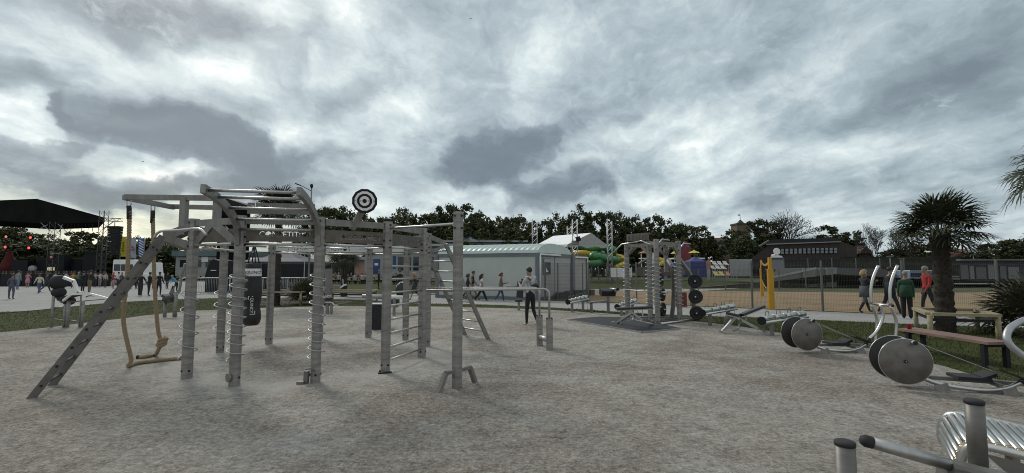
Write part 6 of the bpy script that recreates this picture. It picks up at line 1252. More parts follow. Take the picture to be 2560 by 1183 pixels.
mb.build('roof', mat('slate_roof', (.045, .04, .045), .8), t); MB().tube([ap, V(cx, Yc + 2, Zat(534, Yc))], .09, 5).build('flagpole', alu, t); mb = MB(); mb.add([V(cx, Yc + 2, Zat(534, Yc)), V(cx - .7, Yc + 2.1, Zat(534.5, Yc)), V(cx - .62, Yc + 2, Zat(538, Yc)), V(cx, Yc + 2, Zat(538, Yc))], [(0, 1, 2, 3)]); mb.build('flag', mat('pale_flag', (.42, .46, .56), .7), t)
Yr = 126; t = boxthing('manor_house', 1782, 1835, 614, 690, Yr, 8, 'manor house with a red tiled roof, dormers and pale window frames', 'house', mat('cream_render', (.20, .165, .125), .85, 0, .15, .5)); red_t = mat('red_tiles', (.095, .040, .034), .85, 0, .25, 2)
a, b = D(1776, 0, Yr).x, D(1840, 0, Yr).x; mb = MB(); mb.add([V(a, Yr - .5, Zat(613, Yr)), V(b, Yr - .5, Zat(613, Yr)), V(b, Yr + 4, Zat(592, Yr)), V(a, Yr + 4, Zat(592.5, Yr)), V(a, Yr + 8.5, Zat(613, Yr)), V(b, Yr + 8.5, Zat(613, Yr))], [(0, 1, 2, 3), (3, 2, 5, 4), (0, 3, 4), (1, 5, 2)]); mb.build('roof', red_t, t)
for px in (1787, 1803, 1815): c = D(px, 604, Yr); MB().tube([c + V(0, -.3, -.2), c + V(0, 2.2, -.2)], .62, 10).build('dormer', mat('dark_dormer', (.03, .022, .022), .8), t)
for px in (1791, 1825): rect(t, 'chimney', px, px + 3, 588, 596, Yr, pale_wall, .8, -3)
for px in (1803, 1816): w = rect(t, 'window', px - 5, px + 5, 620, 636, Yr, mat('cream_trim', (.26, .24, .2), .8), .15); rect(t, 'pane', px - 3, px + 3, 623, 636, Yr, glass, .05, .16)
rect(t, 'cornice', 1780, 1838, 612.5, 614.5, Yr, mat('cream_trim', (.26, .24, .2), .8), .8)
Yp = 84; dkb = mat('dark_brown_cladding', (.040, .030, .027), .8, 0, .25, 1.0); t = thing('pavilion', D(2010, 690, Yp).xy.to_3d(), 'long dark pavilion with a row of thirteen pale windows and a flat roof', 'building'); wall_poly([(1862, 668), (1875, 648), (1918, 617), (1918, 607), (2100, 603), (2142, 618), (2142, 668)], Yp, 9, 'wall', dkb, t)
wall_poly([(1920, 607), (1928, 599), (2096, 594.5), (2100, 603)], Yp + 1, 8, 'roof', mat('black_roofing', (.018, .018, .02), .8), t); MB().beam(D(1917, 611, Yp - .3), D(2101, 604.5, Yp - .3), .4, .16).build('fascia', mat('pale_fascia', (.26, .27, .27), .7), t); MB().beam(D(1922, 601, Yp - .2), D(1898, 616, Yp - .2), .3, .2).build('gable_trim', mat('grey_trim', (.12, .12, .12), .7), t)
wp_ = mat('dull_pane', (.20, .225, .24), .35, 0, .25, 1.5)
for k in range(13): x0 = 1950 + k*11.05; w = rect(t, 'window', x0, x0 + 9.3, 621.5 - k*.22, 635.5 - k*.18, Yp, black_p, .12); rect(t, 'pane', x0 + 1.2, x0 + 8.2, 622.5 - k*.22, 628 - k*.2, Yp, wp_, .04, .13); rect(t, 'pane', x0 + 1.2, x0 + 8.2, 629 - k*.2, 635 - k*.18, Yp, wp_, .04, .13)
rect(t, 'lower_band', 1880, 2140, 648, 672, Yp, mat('black_cladding', (.02, .02, .02), .8), .3)
def house(px0, px1, yr, ye, Y, label, m, mr, name='house'):
    t = boxthing(name, px0, px1, ye, 690, Y, 7, label, 'house', m); a, b = D(px0 - 2, 0, Y).x, D(px1 + 2, 0, Y).x; c = (a + b)/2; zr, ze = Zat(yr, Y), Zat(ye, Y); mb = MB(); mb.add([V(a, Y - .4, ze), V(c, Y - .4, zr), V(b, Y - .4, ze), V(a, Y + 7.4, ze), V(c, Y + 7.4, zr), V(b, Y + 7.4, ze)], [(0, 1, 4, 3), (1, 2, 5, 4), (0, 2, 1), (3, 4, 5)]); mb.build('roof', mr, t); rect(t, 'window', (px0 + px1)/2 - 4, (px0 + px1)/2 + 4, ye + 4, ye + 11, Y, glass); return t
house(2148, 2180, 615, 634, 98, 'dark house with a steep brown gable behind the fence near the bare tree', mat('dark_brick_house', (.06, .04, .035), .85, 0, .2, 1), mat('brown_tiles', (.07, .045, .04), .85)); house(2378, 2422, 632, 646, 92, 'grey house with a low dull red roof right of the palm trunk', mat('grey_render_house', (.10, .10, .105), .85), red_t); house(2404, 2426, 622, 636, 100, 'small house with an orange red roof peeking over the grey house', mat('grey_render_house', (.10, .10, .105), .85), mat('orange_tiles', (.16, .06, .04), .85))
parasol_m = yel; yel = mat('grey_parasol', (.10, .11, .12), .8); t = thing('parasol', V(D(2432, 0, 60).x, 60, 0), 'dark grey parasol standing open right of the palm trunk', 'parasol'); c = D(2432, 622, 60); MB().lathe([(.9, Zat(631, 60)), (.5, Zat(627, 60)), (.04, c.z)], 8, Matrix.Translation((c.x, 60, 0)), sm=False).build('canopy', yel, t); MB().tube([V(c.x, 60, 0), c], .05, 6).build('pole', galv, t)
# sheds, panels and cars beyond the right end of the sand court
t = boxthing('storage_shed', 2395, 2620, 650, 706, 46, 4, 'long dark storage building with grey panels behind the right palm', 'shed', mat('dark_panel_wall', (.045, .047, .055), .8, 0, .3, .8))
for k, (a, b) in enumerate(((2402, 2418), (2424, 2432), (2440, 2462), (2470, 2482), (2500, 2512), (2520, 2545))): rect(t, 'panel', a, b, 662 + 3*(k % 3), 698, 46, mat('grey_panel_%d' % (k % 2), (.12 + .06*(k % 2),)*3, .8), .08)
rect(t, 'eave', 2390, 2625, 648, 652, 46, mat('grey_trim', (.12, .12, .12), .7), .5)
for px, lb, m_ in ((2290, 'blue and white parked van behind the woman in green', mat('pale_blue_van', (.20, .26, .36), .5)), (2345, 'dark parked van half behind the palm trunk', mat('dark_van', (.06, .07, .08), .5))): van(px - 18, px + 16, 676, 50, lb, 'parked_van', m_)
t = boxthing('hedge_wall', 2100, 2400, 642, 690, 78, 3, 'long dark hedge behind the fence left of the palm', 'hedge', mat('hedge_leaves', (.018, .022, .012), .9, 0, .5, 1.5, .6, 6), 'foliage')
t = boxthing('kerb_wall', 2380, 2640, 708, 711, 42, .3, 'pale low kerb along the far edge of the sand court', 'kerb', pale_wall)
# picnic tables on the far lawn
def picnic(p, rz, label):
    t = thing('picnic_table', (0, 0, 0), label, 'picnic table', 'picnic tables on the far lawn'); MB().box((0, 0, .74), (2.2, .75, .05)).build('tabletop', wood, t)
    for s_ in (-1, 1): MB().box((0, s_*.65, .44), (2.2, .28, .05)).build('bench_seat', wood, t)
    for x in (-.85, .85):
        for s_ in (-1, 1): MB().beam((x, s_*.7, 0), (x, s_*.2, .72), .06, .09, up=V(1, 0, 0)).build('leg', wood, t)
        MB().beam((x, -.75, .39), (x, .75, .39), .05, .08).build('leg', wood, t)
    t.location = p; t.rotation_euler.z = rz; return t
pt0 = picnic(V(D(880, 0, 53).x, 53, 0), .1, 'timber picnic table nearest the middle palm'); PT = [V(D(880, 0, 53).x, 53, 0)]
for px, Y, lb in ((918, 55, 'timber picnic table beside the middle back post'), (995, 52, 'timber picnic table behind the wall bars'), (1040, 54, 'timber picnic table behind the blond woman'), (1084, 52, 'timber picnic table next to the cabin corner'), (842, 56, 'timber picnic table left of the middle palm')):
    p = V(D(px, 0, Y).x, Y, 0); PT.append(p); dup(pt0, p, .1, lb)
# ------------------------------------------------------------------ people
skin_m = mat('skin', (.24, .145, .105), .6, 0, .06, 8); skin_d = mat('bare_legs_skin', (.32, .20, .145), .6, 0, .06, 8)
HAIR = {'dark': mat('dark_hair', (.018, .013, .010), .6, 0, .3, 40), 'brown': mat('brown_hair', (.055, .032, .018), .6, 0, .3, 40), 'blond': mat('blond_hair', (.36, .25, .12), .6, 0, .25, 40), 'grey': mat('grey_hair', (.22, .20, .17), .7, 0, .3, 40), 'red': mat('auburn_hair', (.09, .035, .018), .6, 0, .3, 40)}
PEOPLE = []
def body_graph(H, pose, wide_leg=1.0, bulk=1.0, fingers=False, female=False):
    s = H/1.75; Vv, E, Rr, Tg = [], [], [], []
    def v(p, r, tag_, par=None):
        Vv.append(Vector(p)); Rr.append(r if isinstance(r, tuple) else (r, r)); Tg.append(tag_)
        if par is not None: E.append((par, len(Vv) - 1))
        return len(Vv) - 1
    sit = pose.get('sit', False); lean = R(pose.get('lean', 2)); hz = pose.get('hip', .93 if not sit else .50)
    def tor(y, z): return V(0, y*math.cos(lean) + (z)*math.sin(lean), hz + z*math.cos(lean) - y*math.sin(lean))
    sw = .165 if female else .19
    pel = v((0, 0, hz), (.150*bulk, .105*bulk), 'hips'); sp1 = v(tor(0, .17), ((.125 if female else .14)*bulk, .095*bulk), 'top', pel); ch = v(tor(0, .36), (.155*bulk, .115*bulk), 'top', sp1); ub = v(tor(0, .47), (.12, .085), 'top', ch)
    nk = v(tor(.01, .56), .052, 'skin', ub); tl = pose.get('turn', 0); nod = R(pose.get('nod', 0))
    hd = tor(.025, .645); n1 = v(hd, (.072, .085), 'skin', nk); hd2 = hd + V(0, .012, .075); n2 = v(hd2, (.080, .098), 'skin', n1); n3 = v(hd2 + V(0, -.012, .065), (.055, .065), 'hairtop', n2)
    if fingers: v(hd + V(0, .108, .035), .012, 'skin', n1)
    for sd, A in ((-1, pose.get('armL', (0, 8, 15))), (1, pose.get('armR', (0, 8, 15)))):
        fl, ab, el_ = R(A[0]), R(A[1]), R(A[2]); sh = tor(-.005, .455) + V(sd*sw, 0, 0); i1 = v(sh, (.064*bulk, .066*bulk), 'top', ub)
        d = V(sd*math.sin(ab), math.sin(fl)*math.cos(ab), -math.cos(fl)*math.cos(ab)); e = sh + d*.29; i2 = v(e, .046*bulk, 'sleeve', i1)
        f2 = fl + el_; d2 = V(sd*math.sin(ab)*.5 - sd*A[3] if len(A) > 3 else sd*math.sin(ab)*.5, math.sin(f2), -math.cos(f2)).normalized(); w = e + d2*.245; i3 = v(w, .030, 'cuff', i2)
        pm = w + d2*.065; i4 = v(pm, (.028, .036), 'skin', i3)
        if fingers:
            side = V(0, 1, 0) if abs(d2.y) < .7 else V(0, 0, 1); side = (side - d2*side.dot(d2)).normalized(); inn = V(-sd, 0, 0)
            for k, (o, L) in enumerate(((-.028, .066), (-.010, .078), (.010, .074), (.027, .058))):
                a = v(pm + d2*.035 + side*o, .0092, 'skin', i4); b = v(pm + d2*(.035 + L*.55) + side*o*1.1 + inn*.008, .0085, 'skin', a); v(pm + d2*(.035 + L*.9) + side*o*1.1 + inn*.028, .0075, 'skin', b)
            a = v(pm - d2*.01 + side*.042, .010, 'skin', i4); v(pm + d2*.03 + side*.058 + inn*.014, .0088, 'skin', a)
    for sd, Lg in ((-1, pose.get('legL', (0, 4))), (1, pose.get('legR', (0, 4)))):
        hf, kf = R(Lg[0]), R(Lg[1]); hp = V(sd*.088, 0, hz - .06); i1 = v(hp, (.088*bulk, .092*bulk), 'leg', pel)
        th = .42; d = V(sd*R(Lg[2]) if len(Lg) > 2 else sd*.02, math.sin(hf), -math.cos(hf)).normalized(); kn = hp + d*th; v_m = v(hp + d*th*.55, .078*(1 + .25*(wide_leg - 1)), 'leg', i1); i2 = v(kn, .060*(1 + .5*(wide_leg - 1)), 'leg', v_m)
        sf = hf - kf; d2 = V(sd*.01, math.sin(sf), -math.cos(sf)).normalized(); cf = v(kn + d2*.16, .057*(.6 + .4*wide_leg), 'shin', i2); an = kn + d2*.38; i3 = v(an, .040*wide_leg, 'shin', cf)
        hl = an + V(0, -.02, -.045); ft = R(Lg[3]) if len(Lg) > 3 else max(-.5, min(.6, -sf*.55 if sf < 0 else sf*.2)); fd = V(0, math.cos(ft), -math.sin(ft) if sf < 0 else math.sin(ft)*.8)
        i4 = v(an + V(0, .02, -.05), .038, 'shoe', i3); v(an + V(0, .02, -.055) + fd*.13, (.036, .026), 'shoe', i4)
    zmin = min(p.z - r[0]*.8 for p, r in zip(Vv, Rr)); zmin = min(Vv[i].z - .03 for i in range(len(Vv)) if Tg[i] == 'shoe')
    off = 0 if sit else -zmin
    return [V(p.x, p.y, p.z + off)*s for p in Vv], E, [(a*s, b*s) for a, b in Rr], Tg
def person(loc, H, yaw, label, top, legs, shoes=(.03, .03, .03), hair='dark', pose=None, sleeve=None, cuff='top', shin=None, wide=1.0, bulk=1.0, fingers=False, female=False, hairlen=0, skirt=None, extra=None, group=None, hairdo=True):
    pose = pose or {}; Vv, E, Rr, Tg = body_graph(H, pose, wide, bulk, fingers, female); s = H/1.75
    me = bpy.data.meshes.new('body'); me.from_pydata(Vv, E, []); ob = bpy.data.objects.new('body', me); col.objects.link(ob)
    md = ob.modifiers.new('skin', 'SKIN'); md.use_smooth_shade = True; md.branch_smoothing = .2
    for i, sv in enumerate(me.skin_vertices[0].data): sv.radius = Rr[i]; sv.use_root = i == 0
    sb = ob.modifiers.new('sub', 'SUBSURF'); sb.levels = 1; sb.render_levels = 1
    t = thing('person', loc, label, 'person', group); t.rotation_euler.z = yaw
    ms = [skin_m, fabric(top), fabric(legs), mat('shoe_%.2f_%.2f' % shoes[:2], shoes, .6), HAIR[hair], fabric(shin) if isinstance(shin, tuple) else skin_d]
    PEOPLE.append((ob, t, Vv, E, Tg, ms, cuff, shin, sleeve)); ORG[t.name] = V(0, 0, 0)
    heads = [i for i, q in enumerate(Tg) if q == 'hairtop'][0]; hc = Vv[heads]
    if hairdo:
        mb = MB(); pr = []; nn = 12
        for i in range(7):
            a = math.pi*.5*i/6*1.12
            for j in range(nn):
                b = 2*math.pi*j/nn; back = max(0, -math.sin(b)); aa = a*(1 + .42*back) ; r_ = .096*s
                pr.append(hc + V(math.cos(b)*math.sin(aa)*r_*.95, math.sin(b)*math.sin(aa)*r_*1.12 - .004*s, math.cos(aa)*r_*1.02 - .022*s))
        mb.add(pr, [(i*nn + j, i*nn + (j + 1) % nn, (i + 1)*nn + (j + 1) % nn, (i + 1)*nn + j) for i in range(6) for j in range(nn)], 0, True)
        if hairlen:
            L = hairlen*s; pts = [hc + V(0, -.07*s, .0), hc + V(0, -.105*s, -.10*s), hc + V(0, -.115*s, -.10*s - L*.5), hc + V(0, -.105*s, -.10*s - L)]; mb.tube(pts, [.07*s, .085*s, .08*s, .03*s], 10)
            for sd in (-1, 1): mb.tube([hc + V(sd*.06*s, -.03*s, -.02*s), hc + V(sd*.085*s, -.03*s, -.12*s), hc + V(sd*.08*s, -.03*s, -.12*s - L*.8)], [.03*s, .04*s, .02*s], 8)
        mb.build('hair', HAIR[hair], t)
    pz = Vv[0].z
    if skirt:
        c_, l0, l1, w0, w1 = skirt; mb = MB(); mb.lathe([(w0*s, pz + l0*s), ((w0 + w1)/2*s, pz + (l0 + l1)/2*s), (w1*s, pz + l1*s), (w1*.93*s, pz + l1*s)], 16, Matrix.Diagonal((1, .78, 1, 1)))
        mb.build('skirt' if l0 < .15 else 'coat', fabric(c_), t)
    if extra: extra(t, Vv, s)
    return t
def finish_people():
    dg = bpy.context.evaluated_depsgraph_get(); dg.update()
    new = [bpy.data.meshes.new_from_object(o.evaluated_get(dg)) for o, *_ in PEOPLE]
    for (ob, t, Vv, E, Tg, ms, cuff, shin, sleeve), me in zip(PEOPLE, new):
        ob.modifiers.clear(); old = ob.data; ob.data = me; me.name = 'body'; bpy.data.meshes.remove(old); me.materials.clear()
        for m_ in ms: me.materials.append(m_)
        segs = [(Vv[a], Vv[b], Tg[b], Tg[a]) for a, b in E]
        mp = {'skin': 0, 'top': 1, 'hips': 2, 'leg': 2, 'shin': 5 if shin else 2, 'shoe': 3, 'sleeve': 0 if sleeve == 'short' else 1, 'cuff': 0 if cuff == 'skin' or sleeve == 'short' else 1, 'hairtop': 4}
        for p in me.polygons:
            c = p.center; best = 1e9; tg = 'top'
            for a, b, tb, ta in segs:
                ab = b - a; L2 = ab.length_squared; f = max(0, min(1, (c - a).dot(ab)/L2)) if L2 > 1e-9 else 0; d = (a + ab*f - c).length_squared
                if d < best: best = d; tg = tb if f > (.35 if tb != 'skin' else .6) else ta
            if sleeve == 'short' and tg == 'top' : pass
            p.material_index = mp.get(tg, 1); p.use_smooth = True
        if not any(q == 'leg' for q in Tg): pass
        ob.parent = t
WALK = dict(legL=(24, 8), legR=(-20, 22), armL=(-18, 9, 18), armR=(20, 9, 25)); WALK2 = dict(legL=(-22, 26), legR=(26, 6), armL=(20, 9, 25), armR=(-18, 9, 18)); STAND = dict(legL=(2, 3), legR=(-2, 3), armL=(3, 9, 18), armR=(0, 8, 12)); PHONE = dict(legL=(4, 6), legR=(-3, 3), armL=(25, 8, 85, .3), armR=(25, 8, 85, .3)); WIDE = dict(legL=(4, 2, 9), legR=(-4, 2, 9), armL=(0, 13, 30), armR=(0, 13, 30)); CROSS = dict(legL=(3, 3), legR=(-3, 3), armL=(25, 14, 80, .6), armR=(25, 14, 80, .6))
def at(px, yfeet, yhead, yaw, label, top, legs, hmin=1.4, **kw):
    p = G(px, yfeet); H = max(hmin, CH + (Zat(yhead, p.y) - CH)); H = min(H, 1.95); return person(V(p.x, p.y, 0), H, yaw, label, top, legs, **kw)
RT, LF, AW, TW = -math.pi/2, math.pi/2, 0.0, math.pi     # walking right, left, away, towards the camera
# the man by the parallel bars
def hoodie(t, Vv, s):
    g = fabric((.38, .38, .385)); sh = Vv[3]; mb = MB(); mb.tube(smooth([sh + V(-.13, .03, .06), sh + V(-.11, -.09, .05), sh + V(0, -.155, .02), sh + V(.11, -.09, .05), sh + V(.13, .03, .06)], 4), [.035]*5 + [.05]*4 + [.065]*4 + [.05]*3 + [.035], 10); mb.tube([sh + V(0, -.12, .02), sh + V(0, -.16, -.12), sh + V(0, -.14, -.18)], [.09, .08, .03], 10); mb.build('hood', g, t)
    mb = MB(); ch = Vv[2]; mb.tube(smooth([ch + V(-.02, -.16, -.06), ch + V(.10, -.165, -.09), ch + V(.20, -.10, -.13)], 4), [.05, .06, .07, .08, .085, .085, .08, .07, .05], 10); mb.tube(smooth([ch + V(-.14, -.10, .16), ch + V(-.05, -.15, .06), ch + V(.06, -.165, -.05)], 4), .022, 6); bg_ = mb.build('body', vinyl, None, org=(0, 0, 0)); bg_.name = 'sling_bag'; bg_.location = t.location; bg_.rotation_euler.z = t.rotation_euler.z; tag(bg_, 'black sling bag worn across the back of the man in the grey hoodie', 'bag')
    mb = MB(); nk = Vv[4]; mb.tube([nk + V(.055*math.cos(R(30*k)), -.005 + .06*math.sin(R(30*k)), -.03) for k in range(12)], .018, 6, closed=True); mb.build('collar', fabric((.7, .7, .7)), t)
at(1326, 813, 671, R(35), 'man in a grey hoodie and black trousers walking away beside the parallel bars', (.36, .36, .365), (.014, .014, .016), shoes=(.5, .48, .44), hair='dark', pose=dict(legL=(7, 6), legR=(-4, 26), armL=(20, 12, 105, .35), armR=(6, 10, 70, .5), lean=3), fingers=True, extra=hoodie, bulk=1.06)
# walkers before the cabin
at(1169, 747, 684, RT + .2, 'person in dark clothes with a dark grey bag walking in front of the cabin', (.035, .033, .04), (.03, .03, .033), hair='brown', pose=WALK, fingers=True, female=True, hairlen=.1)
at(1181, 750, 676, RT + .1, 'man in a dark polo shirt and khaki trousers walking in front of the cabin', (.022, .022, .027), (.15, .125, .09), hair='brown', pose=WALK2, sleeve='short', fingers=True, shoes=(.1, .09, .08))
def tee(t, Vv, s): text_mb('logo', .01, .001, Matrix.Identity(4))
at(1203, 752, 683, RT + .15, 'woman with long dark hair in a white t-shirt and wide black trousers', (.62, .63, .64), (.012, .012, .014), hair='dark', hairlen=.32, pose=dict(legL=(28, 6), legR=(-22, 22), armL=(-6, 9, 18), armR=(6, 9, 22)), sleeve='short', wide=1.75, fingers=True, female=True)
def papers(t, Vv, s):
    mb = MB(); mb.box((.0, .30*s, 1.06*s), (.26, .36, .025)); o = mb.build('folder', fabric((.55, .54, .5)), None, org=(0, 0, 0)); o.location = t.location; o.rotation_euler.z = t.rotation_euler.z; tag(o, 'pale folder held by the woman in the brown jacket', 'folder')
at(1252, 754, 682, RT + .1, 'woman in a brown jacket and blue jeans holding a pale folder by the cabin', (.15, .115, .10), (.045, .06, .105), hair='red', hairlen=.06, pose=dict(legL=(16, 6), legR=(-18, 16), armL=(14, 8, 80, .3), armR=(14, 8, 80, .3)), fingers=True, female=True, wide=1.2, shoes=(.35, .33, .3), skirt=((.15, .115, .10), .30, -.10, .155, .18), extra=papers)
at(1036, 749, 680, LF + .5, 'blond woman in a dark coat with bare legs walking left of the cabin', (.03, .026, .03), (.03, .026, .03), hair='blond', hairlen=.16, pose=WALK, shin=True, fingers=True, female=True, skirt=((.045, .034, .036), .25, -.42, .16, .26))
at(999, 738, 676, AW, 'person in black standing behind the wall bars and white framed machine', (.014, .014, .016), (.014, .014, .016), hair='brown', pose=STAND, group=None)
at(946, 722, 676, RT + .5, 'bearded man in black clothes standing beside a middle back post', (.014, .014, .016), (.013, .013, .015), hair='grey', pose=STAND)
at(958, 716, 665, RT, 'man with grey hair and a black jacket just behind the bearded man', (.016, .016, .02), (.02, .02, .024), hair='grey', pose=CROSS)
at(846, 704, 671, AW, 'person in black standing by the salmon kiosk', (.013, .013, .015), (.013, .013, .015), hair='dark', pose=STAND); at(854, 704, 674, RT, 'person in pale clothes standing by the salmon kiosk', (.32, .31, .32), (.10, .10, .12), hair='brown', pose=STAND)
# people at the right
def coat_r1(t, Vv, s): pass
at(2163, 782, 674, RT + .1, 'blond woman in a grey coat and black tights walking along the mesh fence', (.035, .034, .045), (.10, .10, .108), hair='blond', hairlen=.12, pose=dict(legL=(24, 6), legR=(-16, 18), armL=(35, 10, 85, .3), armR=(35, 10, 85, .3)), shin=(.02, .02, .022), fingers=True, female=True, skirt=((.085, .085, .092), .18, -.28, .165, .205))
at(2228, 786, 667, RT - .2, 'man in a dark jacket partly hidden behind the bent handles', (.020, .020, .027), (.022, .022, .028), hair='dark', pose=dict(legL=(-18, 18), legR=(22, 8), armL=(-10, 16, 30), armR=(8, 18, 40)), fingers=True, bulk=1.16, skirt=((.020, .020, .027), .30, -.16, .175, .21), shoes=(.25, .24, .25))
at(2269, 797, 681, RT + .9, 'short woman in a dark green jacket and wide black trousers', (.016, .055, .028), (.012, .012, .013), hmin=1.5, hair='grey', pose=STAND, wide=1.8, fingers=True, female=True, bulk=1.18, skirt=((.016, .055, .028), .32, -.14, .18, .215))
at(2322, 785, 667, LF - .1, 'person in a bright red jumper and dark trousers half behind the palm trunk', (.36, .03, .022), (.02, .018, .018), hair='grey', pose=dict(legL=(-14, 12), legR=(14, 8), armL=(10, 9, 30), armR=(-10, 9, 20)), fingers=True, female=True, bulk=1.05)
# crowd at the left
CG = 'crowd in front of the stage'
at(27, 748, 688, AW + .2, 'person in a grey blue jacket and jeans standing legs apart at the far left', (.075, .085, .115), (.075, .085, .12), hair='brown', pose=WIDE, group=CG)
at(43, 724, 677, AW, 'person in a pale green denim jacket and light jeans seen from behind', (.21, .25, .23), (.16, .20, .26), hair='dark', pose=STAND, group=CG, bulk=1.1)
at(68, 719, 683, AW + .4, 'person in a long pink coat with bare legs', (.42, .20, .24), (.42, .20, .24), hair='dark', pose=CROSS, shin=True, group=CG, female=True, skirt=((.42, .20, .24), .1, -.45, .17, .22))
at(97, 733, 690, LF - .4, 'person in a cream jumper and blue jeans striding left', (.50, .48, .38), (.07, .09, .17), hair='dark', pose=WALK2, wide=1.4, group=CG, bulk=1.1)
at(114, 730, 682, RT + .6, 'person in a dark patterned jacket and dark jeans striding right', (.045, .043, .035), (.035, .04, .06), hair='brown', pose=WALK, wide=1.3, group=CG, bulk=1.1)
at(206, 731, 680, AW + .1, 'person in a black top and black trousers beside one in tan trousers', (.013, .013, .014), (.015, .016, .017), hair='dark', pose=CROSS, group=CG, bulk=1.12)
at(223, 732, 677, AW - .1, 'person in a dark brown top and tan trousers seen from behind', (.028, .024, .02), (.16, .125, .075), hair='dark', pose=CROSS, group=CG, bulk=1.1)
for px, yf, yh, tp, lg, lb, kw in ((136, 719, 682, (.36, .42, .50), (.05, .05, .06), 'person in a pale blue top with a dark strap', {}), (163, 718, 683, (.38, .42, .46), (.04, .04, .05), 'person in a white and blue top between darker people', {}), (181, 720, 684, (.42, .21, .05), (.03, .03, .04), 'person in an orange top before the stage', {}), (194, 719, 684, (.07, .16, .16), (.03, .03, .04), 'person in a teal top next to the orange top', {}), (237, 719, 684, (.30, .29, .28), (.03, .03, .03), 'person in a striped grey top under the truss tower', {}), (249, 718, 684, (.46, .40, .52), (.25, .2, .2), 'person in a lilac t-shirt right of the truss tower', {}), (262, 719, 687, (.40, .37, .28), (.06, .055, .05), 'person in a cream top right of the lilac t-shirt', {}), (281, 718, 685, (.34, .05, .06), (.06, .02, .02), 'person in a red top in the back row', {}), (294, 719, 684, (.50, .50, .50), (.04, .04, .045), 'person in a white scarf and dark clothes', {}), (302, 722, 684, (.10, .08, .085), (.03, .03, .03), 'person in a dark top just left of the thick rope', {})):
    at(px, yf, yh, AW + (px % 7)*.12 - .3, lb, tp, lg, hair=('dark', 'brown', 'blond')[px % 3], pose=(STAND, CROSS)[px % 2], group=CG, **kw)
at(283, 722, 700, AW, 'small child in pale pink standing before the person in red', (.42, .24, .26), (.3, .2, .22), hmin=.9, hair='brown', pose=STAND, group=CG)
at(314, 741, 682, AW + .2, 'person in black clothes standing partly behind the thick rope', (.014, .013, .015), (.012, .012, .013), hair='brown', pose=CROSS, wide=1.3, group=CG)
at(350, 740, 682, AW, 'person in a dark jacket, wide grey trousers and white shoes', (.018, .018, .02), (.03, .03, .032), shoes=(.5, .5, .48), hair='brown', pose=CROSS, wide=1.7, bulk=1.1, group=CG)
at(371, 740, 682, AW - .5, 'slim person in black holding something pale between two others', (.013, .013, .014), (.013, .013, .016), hair='dark', pose=PHONE, group=CG)
at(396, 739, 681, AW + .1, 'broad person in black with legs apart right of the second rope', (.015, .015, .017), (.014, .014, .016), hair='brown', pose=WIDE, bulk=1.12, group=CG)
at(417, 722, 683, AW, 'person in black farther back beside the blue shirt', (.013, .013, .014), (.013, .013, .014), hair='dark', pose=STAND, group=CG)
at(441, 735, 686, LF, 'person in a bright blue shirt leaning forward behind the gym machine', (.07, .26, .42), (.03, .025, .025), hair='blond', pose=dict(legL=(30, 40), legR=(10, 20), armL=(40, 10, 30), armR=(40, 10, 30), lean=42), group=CG)
rp_ = random.Random(6)
for k in range(26):
    px = 2 + k*10.2 + rp_.uniform(-3, 3); c = rp_.choice(((.012, .012, .014), (.02, .02, .026), (.03, .022, .022), (.018, .024, .02), (.05, .05, .055)))
    at(px, 714 - rp_.uniform(0, 3), 684 + rp_.uniform(-1.5, 2.5), AW + rp_.uniform(-.5, .5), 'person in dark clothes in the back rows of the crowd facing the stage', c, (.016, .016, .018), hair=rp_.choice(('dark', 'brown', 'dark')), pose=rp_.choice((STAND, CROSS, PHONE)), group='dark back rows of the crowd', bulk=1.12)
for k, (px, lb) in enumerate(((325, 'person in dark clothes in front of the minibus, the left one'), (383, 'person in dark clothes standing behind the slim person in black'), (340, 'person in a dark top standing before the middle of the minibus'))): at(px, 722, 683, AW, lb, (.02, .02, .023), (.016, .016, .018), hair='dark', pose=STAND, group=CG)
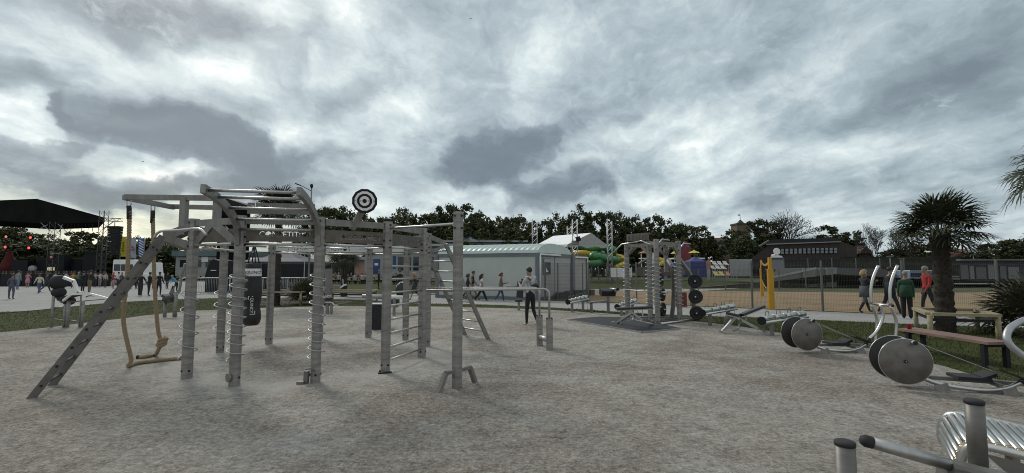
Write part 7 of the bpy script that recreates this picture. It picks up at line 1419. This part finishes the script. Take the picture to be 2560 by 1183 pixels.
# seated visitors at the far tables and by the low palm
SIT = dict(sit=True, hip=.50, legL=(82, 80), legR=(80, 84), armL=(30, 10, 60, .2), armR=(30, 10, 60, .2), lean=10)
cols = [((.02, .02, .025), 'black'), ((.10, .10, .16), 'slate blue'), ((.34, .33, .36), 'pale grey'), ((.20, .05, .05), 'dark red'), ((.03, .04, .07), 'navy'), ((.42, .41, .42), 'white')]
side_w = ('near left seat', 'near right seat', 'far left seat', 'far right seat'); tn = ('the table before the middle palm', 'the table beside the back post', 'the table behind the wall bars', 'the table behind the blond woman', 'the table beside the cabin', 'the leftmost table')
for i, p in enumerate(PT):
    for j, (dx, sd) in enumerate(((-.5, -1), (.45, -1), (-.4, 1), (.5, 1))):
        if (i*4 + j) % 7 == 5: continue
        (c, cn) = cols[(i*5 + j*2 + i*j) % 6]; q = p + V(dx + .08*((i + j) % 3), sd*.65, 0)
        person(V(q.x, q.y, -.03), 1.7, AW if sd < 0 else TW, 'person in a %s top, %s of %s' % (cn, side_w[j], tn[i]), c, (.02, .022, .03), hair=('dark', 'brown', 'blond', 'grey')[(i + j) % 4], pose=SIT, group='seated visitors at the picnic tables')
def cap(t, Vv, s):
    mb = MB(); h = [v for v in Vv][7]; mb.lathe([(.105, -.01), (.10, .03), (.06, .075), (.01, .085)], 12, Matrix.Translation(h + V(0, -.01, -.01))); mb.box(h + V(0, .12, -.005), (.16, .1, .012)); mb.build('cap', fabric((.5, .49, .46)), t)
for px, yw, lb in ((737, LF, 'seated person in a pale cap left of the low palm'), (748, RT, 'seated person in a white cap and white top beside the low palm')):
    p = G(px, 727); person(V(p.x, p.y, .0), 1.72, yw, lb, (.12, .12, .10) if px < 740 else (.45, .46, .45), (.04, .045, .04), hair='brown', pose=SIT, extra=cap)
finish_people()
# carrying items of clothing on the walkers' bodies is part of their meshes; far birds in the sky
for px, py, Y in ((1177, 47, 60), (357, 404, 70)):
    c = D(px, py, Y); mb = MB(); mb.add([c + V(-.32, 0, .10), c + V(-.1, .06, .05), c + V(0, .12, 0), c + V(-.05, -.08, 0)], [(0, 1, 3), (1, 2, 3)]); mb.add([c + V(.32, 0, .12), c + V(.1, .06, .05), c + V(0, .12, 0), c + V(.05, -.08, 0)], [(0, 1, 3), (1, 2, 3)]); mb.tube([c + V(0, -.14, 0), c, c + V(0, .16, .01)], [.02, .05, .015], 6)
    b = mb.build('bird', black_p); tag(b, 'small dark bird flying %s' % ('high in the middle of the sky' if px > 1000 else 'low over the left clouds'), 'bird')
